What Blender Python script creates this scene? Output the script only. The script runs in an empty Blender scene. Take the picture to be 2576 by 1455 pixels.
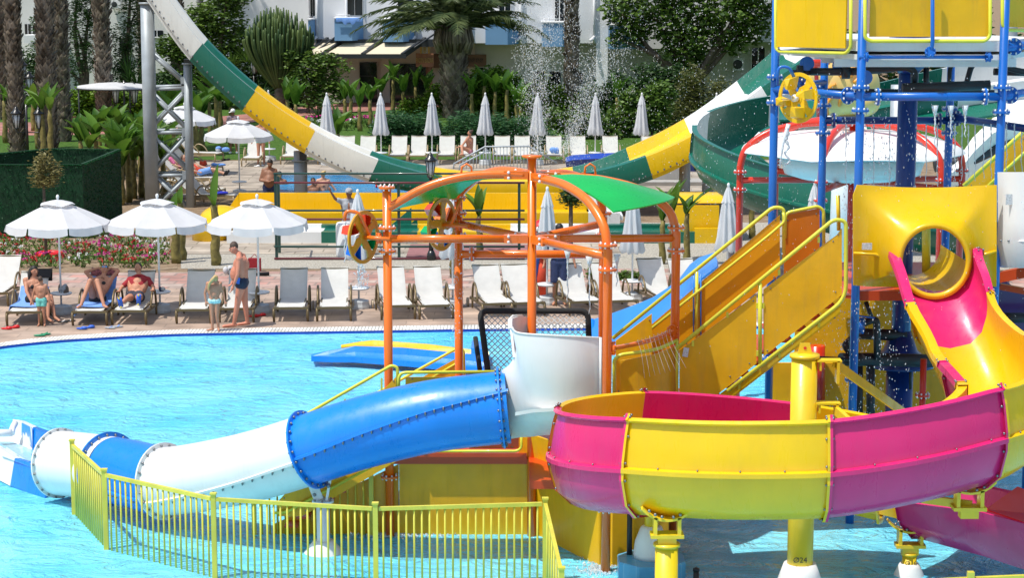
import bpy, math, random
from mathutils import Vector, Matrix
from mathutils.noise import noise as pnoise
V = Vector
R = random.Random(7)
PI = math.pi
C = bpy.context.scene.collection
scene = bpy.context.scene

# ---------------------------------------------------------------- camera
F = 5200.0; CX, CY = 1288.0, 727.5; HOR = -93.0; CAMH = 7.4
pitch = math.atan((CY - HOR) / F)
cd_ = bpy.data.cameras.new('Camera'); cam = bpy.data.objects.new('Camera', cd_); C.objects.link(cam)
cd_.sensor_width = 36; cd_.lens = 36 * F / 2576; cd_.clip_start = .5; cd_.clip_end = 2000
cam.location = (0, 0, CAMH); cam.rotation_euler = (PI / 2 - pitch, 0, 0)
scene.camera = cam
sp_, cp_ = math.sin(pitch), math.cos(pitch)

def ray(x, y):
    u, v = (x - CX) / F, (y - CY) / F
    return V((u, cp_ - v * sp_, -sp_ - v * cp_))
def at(x, y, d):
    r = ray(x, y); return V((0, 0, CAMH)) + r * (d / r.y)
def gd(x, y, z=0.0):
    r = ray(x, y); return V((0, 0, CAMH)) + r * ((z - CAMH) / r.z)
def dep(y, z=0.0): return gd(CX, y, z).y
def zof(y, d): return at(CX, y, d).z
def xof(x, y, d): return at(x, y, d).x

# ---------------------------------------------------------------- materials
MT = {}
def nt(m): return m.node_tree.nodes, m.node_tree.links
def mat(name, col, rough=.5, metal=0., spec=.5, coat=0., var=.0, vs=3., bump=0., bs=20., transl=0., alpha=1., dirt=0.):
    if name in MT: return MT[name]
    m = bpy.data.materials.new(name); m.use_nodes = True; n, l = nt(m)
    b = n['Principled BSDF']; b.inputs['Base Color'].default_value = (*col, 1)
    b.inputs['Roughness'].default_value = rough; b.inputs['Metallic'].default_value = metal
    b.inputs['Specular IOR Level'].default_value = spec
    b.inputs['Coat Weight'].default_value = coat; b.inputs['Coat Roughness'].default_value = .08
    if var or bump:
        tc = n.new('ShaderNodeNewGeometry')
        nz = n.new('ShaderNodeTexNoise'); nz.inputs['Scale'].default_value = vs; nz.inputs['Detail'].default_value = 5
        l.new(tc.outputs['Position'], nz.inputs['Vector'])
        if var:
            mr = n.new('ShaderNodeMapRange'); mr.inputs[1].default_value = .3; mr.inputs[2].default_value = .7
            mr.inputs[3].default_value = 1 - var; mr.inputs[4].default_value = 1 + var
            l.new(nz.outputs[0], mr.inputs[0])
            mx = n.new('ShaderNodeVectorMath'); mx.operation = 'SCALE'; mx.inputs[0].default_value = col
            l.new(mr.outputs[0], mx.inputs['Scale']); l.new(mx.outputs[0], b.inputs['Base Color'])
            if dirt:      # rain streaks and scuffs
                mp = n.new('ShaderNodeMapping'); mp.inputs['Scale'].default_value = (9, 9, 1.1); l.new(tc.outputs['Position'], mp.inputs['Vector'])
                ns = n.new('ShaderNodeTexNoise'); ns.inputs['Scale'].default_value = 1; ns.inputs['Detail'].default_value = 6; ns.inputs['Roughness'].default_value = .65; l.new(mp.outputs[0], ns.inputs['Vector'])
                m3 = n.new('ShaderNodeMapRange'); m3.inputs[1].default_value = .52; m3.inputs[2].default_value = .78; m3.inputs[4].default_value = dirt; l.new(ns.outputs[0], m3.inputs[0])
                mi = n.new('ShaderNodeMixRGB'); mi.inputs[2].default_value = (col[0] * .5 + .06, col[1] * .5 + .055, col[2] * .5 + .045, 1)
                l.new(m3.outputs[0], mi.inputs[0]); l.new(mx.outputs[0], mi.inputs[1]); l.new(mi.outputs[0], b.inputs['Base Color'])
                m4 = n.new('ShaderNodeMapRange'); m4.inputs[1].default_value = .35; m4.inputs[2].default_value = .7; m4.inputs[3].default_value = rough * .8; m4.inputs[4].default_value = min(1, rough * 1.5)
                l.new(ns.outputs[0], m4.inputs[0]); l.new(m4.outputs[0], b.inputs['Roughness'])
        if bump:
            n2 = n.new('ShaderNodeTexNoise'); n2.inputs['Scale'].default_value = bs; n2.inputs['Detail'].default_value = 3
            l.new(tc.outputs['Position'], n2.inputs['Vector'])
            bp = n.new('ShaderNodeBump'); bp.inputs['Strength'].default_value = bump; bp.inputs['Distance'].default_value = .02
            l.new(n2.outputs[0], bp.inputs['Height']); l.new(bp.outputs[0], b.inputs['Normal'])
    if transl:
        t = n.new('ShaderNodeBsdfTranslucent'); t.inputs[0].default_value = (*col, 1)
        if var: l.new(mx.outputs[0], t.inputs[0])
        ms = n.new('ShaderNodeMixShader'); ms.inputs[0].default_value = transl
        l.new(b.outputs[0], ms.inputs[1]); l.new(t.outputs[0], ms.inputs[2]); l.new(ms.outputs[0], n['Material Output'].inputs[0])
    MT[name] = m; return m

fg = dict(rough=.3, coat=.3, var=.07, vs=1.3, bump=.04, bs=9, dirt=.17)
YEL = mat('yellow_fibreglass', (.93, .60, .006), transl=.22, **fg)
YPAN = mat('yellow_panel', (.88, .48, .004), rough=.42, coat=.12, var=.09, vs=2.5, bump=.12, bs=14, transl=.12, dirt=.4)
PINK = mat('pink_fibreglass', (.76, .018, .16), transl=.10, **fg)
MAG = mat('magenta_fibreglass', (.62, .02, .16), transl=.1, **fg)
BLU = mat('blue_fibreglass', (.004, .21, .74), **fg)
WHT = mat('white_fibreglass', (.76, .77, .76), rough=.38, coat=.2, var=.05, vs=1.5, bump=.05, bs=7, dirt=.18)
GRN = mat('green_fibreglass', (.002, .125, .08), **fg)
CREAMW = mat('cream_white_fibreglass', (.72, .71, .66), rough=.38, coat=.2, var=.09, vs=1.0, dirt=.3)
LGRN = mat('bright_green_fibreglass', (.01, .55, .10), transl=.3, **fg)
ORG = mat('orange_paint', (.87, .165, .006), rough=.3, coat=.4, dirt=.2, var=.06, vs=2, bump=.03, bs=30)
ORR = mat('orange_red_deck', (.55, .06, .008), rough=.4, coat=.1, var=.08)
REDP = mat('red_paint', (.68, .035, .012), rough=.3, coat=.4, var=.06, vs=2)
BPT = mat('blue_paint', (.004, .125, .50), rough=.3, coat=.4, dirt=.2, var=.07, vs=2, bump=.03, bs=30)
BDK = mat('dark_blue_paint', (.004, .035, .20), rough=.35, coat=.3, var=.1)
LIME = mat('lime_yellow_paint', (.68, .66, .05), rough=.35, coat=.25, var=.06, vs=4)
LIMEF = mat('fence_lime_paint', (.62, .56, .06), rough=.45, coat=.1, var=.12, vs=4, dirt=.45)
YPT = mat('yellow_steel_paint', (.80, .55, .012), rough=.4, coat=.2, dirt=.35, var=.08, vs=3, bump=.05, bs=25)
CAP = mat('white_bolt_cap', (.78, .78, .78), rough=.35)
BOLT = mat('steel_bolt', (.25, .25, .26), rough=.4, metal=.8)
GALV = mat('galvanised_steel', (.34, .38, .41), rough=.5, metal=.2, var=.14, vs=2.2, bump=.05)
DGS = mat('dark_green_steel', (.012, .05, .04), rough=.4, coat=.2)
MAR = mat('maroon_steel', (.12, .02, .025), rough=.4, coat=.2)
BLK = mat('black_paint', (.012, .013, .015), rough=.35, coat=.2)
BLKP = mat('black_pipe', (.018, .019, .022), rough=.45, var=.2)
FOAM = mat('black_foam_sleeve', (.015, .015, .016), rough=.8, bump=.3, bs=40)
CLOTH = mat('white_canvas', (.70, .71, .73), rough=.85, spec=.2, var=.05, vs=3, transl=.3)
SLING = mat('white_sling_mesh', (.80, .80, .77), rough=.8, spec=.2, var=.05, vs=6, transl=.38)
BRONZE = mat('bronze_frame', (.16, .115, .055), rough=.4, metal=.4)
BEIGEF = mat('beige_frame', (.33, .25, .14), rough=.4, metal=.2)
PLAS = mat('white_plastic', (.74, .75, .76), rough=.4, var=.03)
GREYP = mat('grey_plastic', (.52, .54, .55), rough=.5, var=.05)
SKIN = mat('tanned_skin', (.48, .22, .135), rough=.55, spec=.35, var=.1, vs=9)
SKINL = mat('pale_skin', (.60, .33, .22), rough=.55, spec=.35, var=.1, vs=9)
SKINR = mat('sunburnt_skin', (.58, .22, .14), rough=.55, spec=.35, var=.12, vs=7)
SKIND = mat('brown_skin', (.26, .12, .07), rough=.55, spec=.35, var=.1, vs=9)
HAIRD = mat('dark_hair', (.012, .009, .008), rough=.5, var=.3, vs=60, bump=.4, bs=90)
HAIRB = mat('brown_hair', (.07, .04, .025), rough=.6, var=.3, vs=60, bump=.4, bs=90)
HAIRY = mat('blonde_hair', (.52, .36, .15), rough=.5, var=.3, vs=60, bump=.4, bs=90)
FBLK = mat('black_fabric', (.015, .015, .017), rough=.8)
FNAVY = mat('navy_fabric', (.02, .03, .09), rough=.8, var=.3, vs=30)
FTEAL = mat('turquoise_fabric', (.16, .52, .46), rough=.85, var=.25, vs=25)
FRED = mat('dark_red_fabric', (.28, .012, .02), rough=.85, var=.15, vs=20)
FBLUE = mat('light_blue_towel', (.16, .32, .70), rough=.9, var=.12, vs=15, bump=.4, bs=60)
FROYAL = mat('royal_blue_fabric', (.02, .03, .42), rough=.9, var=.2)
FGREY = mat('grey_fabric', (.35, .37, .40), rough=.85, var=.2, vs=12)
FORG = mat('orange_red_fabric', (.65, .07, .03), rough=.85, var=.2)
REDSH = mat('red_rubber', (.62, .012, .015), rough=.4)
BLUSH = mat('blue_rubber', (.03, .12, .55), rough=.5)
GRNSH = mat('green_rubber', (.02, .25, .12), rough=.5)
YELSH = mat('yellow_rubber', (.75, .6, .03), rough=.5)
BALB = mat('balcony_blue_render', (.17, .34, .56), rough=.8, var=.05, vs=.7)
WALLW = mat('white_render', (.74, .75, .77), rough=.85, var=.03, vs=.6)
WALLG = mat('grey_render', (.66, .66, .64), rough=.85, var=.05, vs=.6)
WALLB = mat('beige_render', (.66, .58, .51), rough=.85, var=.06, vs=.6)
GLASSD = mat('dark_window_glass', (.012, .018, .022), rough=.08, spec=.6, var=.4, vs=.9)
CREAM = mat('cream_canvas', (.74, .66, .50), rough=.85, transl=.2)
DKMET = mat('charcoal_metal', (.035, .04, .045), rough=.45, metal=.2)
BROWNS = mat('brown_cladding', (.17, .09, .055), rough=.6, var=.15, vs=2)
SIGNT = mat('carved_sign_timber', (.36, .17, .10), rough=.6, var=.25, vs=3)
GOLD = mat('gold_lettering', (.62, .44, .15), rough=.45)
LAMPG = mat('frosted_lamp_glass', (.62, .65, .66), rough=.3)
WOODR = mat('red_brown_wood', (.11, .028, .02), rough=.6, var=.2, vs=6)
WOODP = mat('pale_wood', (.42, .34, .24), rough=.7, var=.2)
SCULP = mat('cream_painted_resin', (.78, .52, .16), rough=.4, coat=.3, var=.15, vs=2)
SCULO = mat('orange_painted_resin', (.80, .30, .02), rough=.4, coat=.3, var=.2, vs=2)
PURP = mat('purple_fibreglass', (.055, .012, .12), rough=.35, coat=.3, var=.1)
PAPER = mat('paper_sticker', (.55, .56, .56), rough=.6, var=.3, vs=60)
CARDB = mat('concrete_grey', (.35, .34, .32), rough=.85, var=.1, vs=3)

def foliage(name, c1, c2, hue=.12):
    m = bpy.data.materials.new(name); m.use_nodes = True; n, l = nt(m)
    b = n['Principled BSDF']; b.inputs['Roughness'].default_value = .5; b.inputs['Specular IOR Level'].default_value = .3
    g = n.new('ShaderNodeNewGeometry')
    nz = n.new('ShaderNodeTexNoise'); nz.inputs['Scale'].default_value = 2.2; nz.inputs['Detail'].default_value = 4
    l.new(g.outputs['Position'], nz.inputs['Vector'])
    ad = n.new('ShaderNodeMath'); ad.operation = 'ADD'
    l.new(g.outputs['Random Per Island'], ad.inputs[0]); l.new(nz.outputs[0], ad.inputs[1])
    r = n.new('ShaderNodeMapRange'); r.inputs[1].default_value = .4; r.inputs[2].default_value = 1.5
    l.new(ad.outputs[0], r.inputs[0])
    mx = n.new('ShaderNodeMixRGB'); mx.inputs[1].default_value = (*c1, 1); mx.inputs[2].default_value = (*c2, 1)
    l.new(r.outputs[0], mx.inputs[0]); l.new(mx.outputs[0], b.inputs['Base Color'])
    t = n.new('ShaderNodeBsdfTranslucent'); l.new(mx.outputs[0], t.inputs[0])
    ms = n.new('ShaderNodeMixShader'); ms.inputs[0].default_value = .3
    l.new(b.outputs[0], ms.inputs[1]); l.new(t.outputs[0], ms.inputs[2]); l.new(ms.outputs[0], n['Material Output'].inputs[0])
    MT[name] = m; return m
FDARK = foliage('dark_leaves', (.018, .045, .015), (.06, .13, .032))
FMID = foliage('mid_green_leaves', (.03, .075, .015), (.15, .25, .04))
FOLIV = foliage('olive_leaves', (.035, .05, .012), (.16, .17, .04))
FLIME = foliage('fresh_green_leaves', (.04, .11, .01), (.22, .36, .03))
FPALM = foliage('palm_fronds', (.03, .06, .02), (.15, .19, .07))
FBAN = foliage('banana_leaves', (.02, .08, .01), (.13, .26, .03))
FJUN = foliage('juniper_needles', (.015, .06, .022), (.06, .17, .055))
FCACT = foliage('cactus_green', (.025, .07, .03), (.14, .20, .06))
FTURF = foliage('artificial_turf_leaves', (.002, .035, .008), (.008, .11, .03))
FDRY = foliage('dry_yellow_leaves', (.10, .09, .03), (.28, .25, .09))
HUSK = foliage('palm_husk', (.08, .06, .045), (.46, .39, .32))
BARK = mat('bark', (.12, .09, .065), rough=.9, var=.35, vs=6, bump=.5, bs=20)
BSTEM = mat('banana_stem', (.17, .14, .035), rough=.7, var=.5, vs=8)
FLR = mat('red_petals', (.50, .006, .02), rough=.7, var=.2)
FLW = mat('white_petals', (.78, .78, .76), rough=.7)
FLP = mat('pink_petals', (.60, .04, .28), rough=.7, var=.2)

def ground_mat(name, cols, scale, bumpd=.3, bscale=30, stretch=1.):
    m = bpy.data.materials.new(name); m.use_nodes = True; n, l = nt(m)
    b = n['Principled BSDF']; b.inputs['Roughness'].default_value = .9; b.inputs['Specular IOR Level'].default_value = .15
    g = n.new('ShaderNodeNewGeometry')
    nz = n.new('ShaderNodeTexNoise'); nz.inputs['Scale'].default_value = scale; nz.inputs['Detail'].default_value = 8; nz.inputs['Roughness'].default_value = .75
    l.new(g.outputs['Position'], nz.inputs['Vector'])
    cr = n.new('ShaderNodeValToRGB'); e = cr.color_ramp.elements
    while len(e) < len(cols): e.new(.5)
    for i, c in enumerate(cols): e[i].position = .32 + .36 * i / (len(cols) - 1); e[i].color = (*c, 1)
    l.new(nz.outputs[0], cr.inputs[0]); l.new(cr.outputs[0], b.inputs['Base Color'])
    n2 = n.new('ShaderNodeTexNoise'); n2.inputs['Scale'].default_value = bscale; n2.inputs['Detail'].default_value = 3
    l.new(g.outputs['Position'], n2.inputs['Vector'])
    bp = n.new('ShaderNodeBump'); bp.inputs['Strength'].default_value = bumpd; bp.inputs['Distance'].default_value = .05
    l.new(n2.outputs[0], bp.inputs['Height']); l.new(bp.outputs[0], b.inputs['Normal'])
    MT[name] = m; return m
SOIL = ground_mat('dry_soil', [(.13, .09, .055), (.24, .17, .11), (.34, .27, .19)], 3)
GRAVEL = ground_mat('pale_gravel', [(.16, .14, .11), (.42, .39, .33), (.62, .59, .52)], 22, .8, 40)
LAWN = ground_mat('lawn_turf', [(.02, .06, .01), (.06, .13, .02), (.12, .19, .035)], 6, .8, 40)

def tile_mat(name, c1, c2, mort, w, h, ms=.012, rough=.75, rot=0., bias=0., offs=.5):
    m = bpy.data.materials.new(name); m.use_nodes = True; n, l = nt(m)
    b = n['Principled BSDF']; b.inputs['Roughness'].default_value = rough; b.inputs['Specular IOR Level'].default_value = .25
    g = n.new('ShaderNodeNewGeometry'); mp = n.new('ShaderNodeMapping'); mp.inputs['Rotation'].default_value = (0, 0, rot)
    l.new(g.outputs['Position'], mp.inputs['Vector'])
    br = n.new('ShaderNodeTexBrick'); br.inputs['Scale'].default_value = 1; br.inputs['Brick Width'].default_value = w
    br.inputs['Row Height'].default_value = h; br.inputs['Mortar Size'].default_value = ms; br.offset = offs
    br.inputs['Color1'].default_value = (*c1, 1); br.inputs['Color2'].default_value = (*c2, 1); br.inputs['Mortar'].default_value = (*mort, 1); br.inputs['Bias'].default_value = bias
    l.new(mp.outputs[0], br.inputs['Vector'])
    nz = n.new('ShaderNodeTexNoise'); nz.inputs['Scale'].default_value = 1.3; nz.inputs['Detail'].default_value = 7
    l.new(g.outputs['Position'], nz.inputs['Vector'])
    mr = n.new('ShaderNodeMapRange'); mr.inputs[1].default_value = .35; mr.inputs[2].default_value = .65; mr.inputs[3].default_value = .72; mr.inputs[4].default_value = 1.2
    l.new(nz.outputs[0], mr.inputs[0])
    sc = n.new('ShaderNodeVectorMath'); sc.operation = 'SCALE'; l.new(br.outputs[0], sc.inputs[0]); l.new(mr.outputs[0], sc.inputs['Scale'])
    l.new(sc.outputs[0], b.inputs['Base Color'])
    MT[name] = m; return m
DECK = tile_mat('pool_deck_tiles', (.42, .31, .24), (.33, .25, .20), (.26, .20, .16), 1.1, .38, .012)
BRICK = tile_mat('pink_brick_paving', (.43, .23, .19), (.40, .34, .29), (.28, .21, .18), .55, .42, .03, rot=.06, bias=-.05)
FDECK = tile_mat('far_deck_stone', (.42, .36, .29), (.30, .25, .20), (.20, .17, .13), 1.4, .5, .02)
RPATH = tile_mat('red_brick_path', (.38, .15, .12), (.34, .19, .16), (.24, .13, .11), .5, .5, .02)
GUT = tile_mat('gutter_grating', (.74, .73, .68), (.70, .69, .64), (.34, .34, .32), .07, .5, .012, offs=0.)
LTILE = tile_mat('blue_mosaic', (.10, .36, .60), (.12, .40, .64), (.20, .45, .66), .25, .25, .006, rough=.3, offs=0.)

def water_mat(name, col, deep, bump=.5, sc=2.2, trans=.25, dist=.12):
    m = bpy.data.materials.new(name); m.use_nodes = True; n, l = nt(m)
    n.remove(n['Principled BSDF'])
    g = n.new('ShaderNodeNewGeometry'); mp = n.new('ShaderNodeMapping'); mp.inputs['Scale'].default_value = (.75, 1.0, 1)
    l.new(g.outputs['Position'], mp.inputs['Vector'])
    nz = n.new('ShaderNodeTexNoise'); nz.inputs['Scale'].default_value = sc; nz.inputs['Detail'].default_value = 5; nz.inputs['Roughness'].default_value = .6; nz.inputs['Distortion'].default_value = 1.6
    l.new(mp.outputs[0], nz.inputs['Vector'])
    n2 = n.new('ShaderNodeTexNoise'); n2.inputs['Scale'].default_value = sc * .22; n2.inputs['Detail'].default_value = 3
    l.new(mp.outputs[0], n2.inputs['Vector'])
    bp = n.new('ShaderNodeBump'); bp.inputs['Strength'].default_value = bump; bp.inputs['Distance'].default_value = dist
    l.new(nz.outputs[0], bp.inputs['Height'])
    mx = n.new('ShaderNodeMixRGB'); mx.inputs[1].default_value = (*deep, 1); mx.inputs[2].default_value = (*col, 1)
    mr = n.new('ShaderNodeMapRange'); mr.inputs[1].default_value = .35; mr.inputs[2].default_value = .62
    l.new(n2.outputs[0], mr.inputs[0]); l.new(mr.outputs[0], mx.inputs[0])
    df = n.new('ShaderNodeBsdfDiffuse'); l.new(mx.outputs[0], df.inputs[0]); l.new(bp.outputs[0], df.inputs['Normal'])
    tr = n.new('ShaderNodeBsdfTransparent'); tr.inputs[0].default_value = (.75, .95, 1, 1)
    m1 = n.new('ShaderNodeMixShader'); m1.inputs[0].default_value = trans; l.new(df.outputs[0], m1.inputs[1]); l.new(tr.outputs[0], m1.inputs[2])
    gl = n.new('ShaderNodeBsdfGlossy'); gl.inputs['Roughness'].default_value = .12; l.new(bp.outputs[0], gl.inputs['Normal'])
    fr = n.new('ShaderNodeFresnel'); fr.inputs[0].default_value = 1.33; l.new(bp.outputs[0], fr.inputs['Normal'])
    m2 = n.new('ShaderNodeMixShader'); l.new(fr.outputs[0], m2.inputs[0]); l.new(m1.outputs[0], m2.inputs[1]); l.new(gl.outputs[0], m2.inputs[2])
    l.new(m2.outputs[0], n['Material Output'].inputs[0])
    MT[name] = m; return m
WATER = water_mat('pool_water', (.25, .78, .97), (.13, .67, .94), 1.0, 2.0, .08, .17)
WATER2 = water_mat('far_pool_water', (.03, .28, .55), (.015, .16, .36), 1., 1.6, .0, .12)
def drop_mat():
    m = bpy.data.materials.new('water_drops'); m.use_nodes = True; n, l = nt(m)
    b = n['Principled BSDF']; b.inputs['Base Color'].default_value = (.86, .9, .93, 1); b.inputs['Roughness'].default_value = .15
    b.inputs['Transmission Weight'].default_value = .35; b.inputs['IOR'].default_value = 1.33
    return m
DROP = drop_mat()

# ---------------------------------------------------------------- mesh builder
OFF = {}
def frame(t):
    t = t.normalized(); up = V((0, 0, 1)) if abs(t.z) < .95 else V((0, 1, 0))
    a = t.cross(up).normalized(); return a, a.cross(t).normalized()
class MB:
    def __init__(s): s.v = []; s.f = []; s.m = []; s.s = []
    def add(s, vs, fs, m=0, smooth=False):
        o = len(s.v); s.v += [tuple(v) for v in vs]
        for f in fs: s.f.append(tuple(i + o for i in f)); s.m.append(m); s.s.append(smooth)
        return s
    def box(s, c, sz, rz=0., m=0, M=None):
        hx, hy, hz = sz[0] / 2, sz[1] / 2, sz[2] / 2
        vs = [V((x, y, z)) for x in (-hx, hx) for y in (-hy, hy) for z in (-hz, hz)]
        if M is None: M = Matrix.Rotation(rz, 3, 'Z')
        return s.add([V(c) + M @ v for v in vs], [(0, 1, 3, 2), (4, 6, 7, 5), (0, 4, 5, 1), (2, 3, 7, 6), (0, 2, 6, 4), (1, 5, 7, 3)], m)
    def b2(s, x0, x1, y0, y1, z0, z1, m=0):
        return s.box(((x0 + x1) / 2, (y0 + y1) / 2, (z0 + z1) / 2), (abs(x1 - x0), abs(y1 - y0), abs(z1 - z0)), 0, m)
    def beam(s, p0, p1, w, h, m=0):
        p0, p1 = V(p0), V(p1); t = p1 - p0; L = t.length; t.normalize()
        a, b = frame(t); M = Matrix((a, t, -b)).transposed()
        return s.box((p0 + p1) / 2, (w, L, h), 0, m, M)
    def path(s, pts, r, n=10, m=0, closed=False, caps=True, smooth=True):
        pts = [V(p) for p in pts]; k = len(pts)
        rr = r if isinstance(r, (list, tuple)) else [r] * k
        t0 = (pts[1] - pts[0]).normalized(); a, b = frame(t0); o = len(s.v); prev = t0
        for i, p in enumerate(pts):
            if closed: t = pts[(i + 1) % k] - pts[i - 1]
            else: t = pts[min(i + 1, k - 1)] - pts[max(i - 1, 0)]
            t.normalize(); q = prev.rotation_difference(t); a = q @ a; b = q @ b; prev = t
            for j in range(n):
                w = 2 * PI * j / n; s.v.append(tuple(p + (a * math.cos(w) + b * math.sin(w)) * rr[i]))
        for i in range(k if closed else k - 1):
            i2 = (i + 1) % k
            for j in range(n):
                j2 = (j + 1) % n; s.f.append((o + i * n + j, o + i * n + j2, o + i2 * n + j2, o + i2 * n + j)); s.m.append(m); s.s.append(smooth)
        if caps and not closed:
            s.f.append(tuple(o + j for j in range(n))[::-1]); s.m.append(m); s.s.append(False)
            s.f.append(tuple(o + (k - 1) * n + j for j in range(n))); s.m.append(m); s.s.append(False)
        return s
    def cyl(s, p0, p1, r, n=12, m=0, r1=None): return s.path([p0, p1], [r, r if r1 is None else r1], n, m)
    def rings(s, rs, m=0, closed=True, smooth=True, caps=False, mfun=None):
        o = len(s.v); n = len(rs[0])
        for r in rs: s.v += [tuple(p) for p in r]
        for i in range(len(rs) - 1):
            for j in range(n if closed else n - 1):
                j2 = (j + 1) % n; s.f.append((o + i * n + j, o + i * n + j2, o + (i + 1) * n + j2, o + (i + 1) * n + j))
                s.m.append(mfun(i, j) if mfun else m); s.s.append(smooth)
        if caps:
            s.f.append(tuple(o + j for j in range(n))[::-1]); s.m.append(m); s.s.append(False)
            s.f.append(tuple(o + (len(rs) - 1) * n + j for j in range(n))); s.m.append(m); s.s.append(False)
        return s
    def lathe(s, c, prof, n=16, m=0, smooth=True, caps=True, axis=None, ph=0.):
        c = V(c)
        if axis is None: a, b, t = V((1, 0, 0)), V((0, 1, 0)), V((0, 0, 1))
        else: t = V(axis).normalized(); a, b = frame(t)
        rs = [[c + t * z + (a * math.cos(2 * PI * j / n + ph) + b * math.sin(2 * PI * j / n + ph)) * max(r, 1e-4) for j in range(n)] for r, z in prof]
        return s.rings(rs, m, True, smooth, caps)
    def ell(s, c, r, n=10, k=7, m=0, M=None):
        c = V(c); M = M or Matrix.Identity(3); rs = []
        for i in range(k + 1):
            th = PI * i / k; rs.append([c + M @ V((r[0] * max(math.sin(th), .01) * math.cos(2 * PI * j / n), r[1] * max(math.sin(th), .01) * math.sin(2 * PI * j / n), -r[2] * math.cos(th))) for j in range(n)])
        return s.rings(rs, m, caps=True)
    def cap(s, p0, p1, r0, r1, n=10, m=0):   # round-ended tapered limb
        p0, p1 = V(p0), V(p1); t = p1 - p0; L = max(t.length, 1e-4); t.normalize()
        pts, rr = [], []
        for a in (85, 55, 25): pts.append(p0 - t * r0 * math.sin(math.radians(a))); rr.append(r0 * math.cos(math.radians(a)))
        pts.append(p0); rr.append(r0); pts.append(p1); rr.append(r1)
        for a in (25, 55, 85): pts.append(p1 + t * r1 * math.sin(math.radians(a))); rr.append(r1 * math.cos(math.radians(a)))
        return s.path(pts, rr, n, m)
    def quad(s, a, b, c, d, m=0, smooth=False): return s.add([a, b, c, d], [(0, 1, 2, 3)], m, smooth)
    def poly(s, pts, m=0): return s.add(pts, [tuple(range(len(pts)))], m)
    def slab(s, pts, th, m=0):        # polygon pushed by vector th
        n = len(pts); th = V(th); vs = [V(p) for p in pts] + [V(p) + th for p in pts]
        fs = [tuple(range(n)), tuple(range(2 * n - 1, n - 1, -1))] + [(i, i + n, (i + 1) % n + n, (i + 1) % n) for i in range(n)]
        return s.add(vs, fs, m)
    def build(s, name, mats, parent=None, origin=None, solid=0., sub=0):
        if not isinstance(mats, (list, tuple)): mats = [mats]
        me = bpy.data.meshes.new(name)
        if parent is not None: org = OFF[parent.name]
        elif origin is not None: org = V(origin)
        else:
            xs = [v[0] for v in s.v]; ys = [v[1] for v in s.v]; zs = [v[2] for v in s.v]
            org = V(((min(xs) + max(xs)) / 2, (min(ys) + max(ys)) / 2, min(zs)))
        ox, oy, oz = org
        me.from_pydata([(x - ox, y - oy, z - oz) for x, y, z in s.v], [], s.f)
        for mm in mats: me.materials.append(mm)
        me.polygons.foreach_set('material_index', s.m); me.polygons.foreach_set('use_smooth', s.s); me.update()
        o = bpy.data.objects.new(name, me); C.objects.link(o)
        if parent is not None: o.parent = parent
        else: o.location = org
        OFF[o.name] = org
        if solid:
            md = o.modifiers.new('thickness', 'SOLIDIFY'); md.thickness = abs(solid); md.offset = 1 if solid > 0 else -1
            md.use_rim = True
            es = o.modifiers.new('edges', 'EDGE_SPLIT'); es.split_angle = math.radians(42)
        if sub:
            md = o.modifiers.new('smooth', 'SUBSURF'); md.levels = sub; md.render_levels = sub
        return o

def tag(o, label=None, cat=None, group=None, kind=None):
    if label: o['label'] = label
    if cat: o['category'] = cat
    if group: o['group'] = group
    if kind: o['kind'] = kind
    return o
def thing(name, label, cat, loc=(0, 0, 0), group=None):
    o = bpy.data.objects.new(name, None); C.objects.link(o); o.location = V(loc); o.empty_display_size = .2
    OFF[o.name] = V(loc); return tag(o, label, cat, group)
def kids(o): return [c for c in bpy.data.objects if c.parent == o]
def copy_tree(o, loc=None, rz=None, label=None, group=None, parent=None, ks=None):
    c = o.copy(); C.objects.link(c)
    if parent is not None: c.parent = parent
    if loc is not None: c.location = V(loc)
    if rz is not None: c.rotation_euler = (0, 0, rz)
    if label: c['label'] = label
    if group: c['group'] = group
    for k in KIDS.get(o.name) or KIDS.setdefault(o.name, kids(o)): copy_tree(k, parent=c)
    return c
KIDS = {}
def struct(name, mb, m, **k): return tag(mb.build(name, m, **k), kind='structure')
def solo(name, mb, m, label, cat, group=None, **k): return tag(mb.build(name, m, **k), label, cat, group)

def spl(pts, n=6, closed=False):
    pts = [V(p) for p in pts]; out = []; k = len(pts)
    for i in range(k if closed else k - 1):
        if closed: p0, p1, p2, p3 = pts[i - 1], pts[i], pts[(i + 1) % k], pts[(i + 2) % k]
        else: p0, p1, p2, p3 = pts[max(i - 1, 0)], pts[i], pts[i + 1], pts[min(i + 2, k - 1)]
        for j in range(n):
            t = j / n; out.append(.5 * ((2 * p1) + (p2 - p0) * t + (2 * p0 - 5 * p1 + 4 * p2 - p3) * t * t + (3 * p1 - p0 - 3 * p2 + p3) * t ** 3))
    if not closed: out.append(pts[-1])
    return out
def fillet(pts, r, n=5):        # rounded corners for tube railings
    pts = [V(p) for p in pts]; out = [pts[0]]
    for i in range(1, len(pts) - 1):
        a, b, c = pts[i - 1], pts[i], pts[i + 1]
        u = (a - b); w = (c - b); q = min(r, u.length * .45, w.length * .45); u.normalize(); w.normalize()
        s0, s1 = b + u * q, b + w * q
        for j in range(n + 1):
            t = j / n; out.append(s0 * (1 - t) ** 2 + b * 2 * t * (1 - t) + s1 * t * t)
    out.append(pts[-1]); return out
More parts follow.
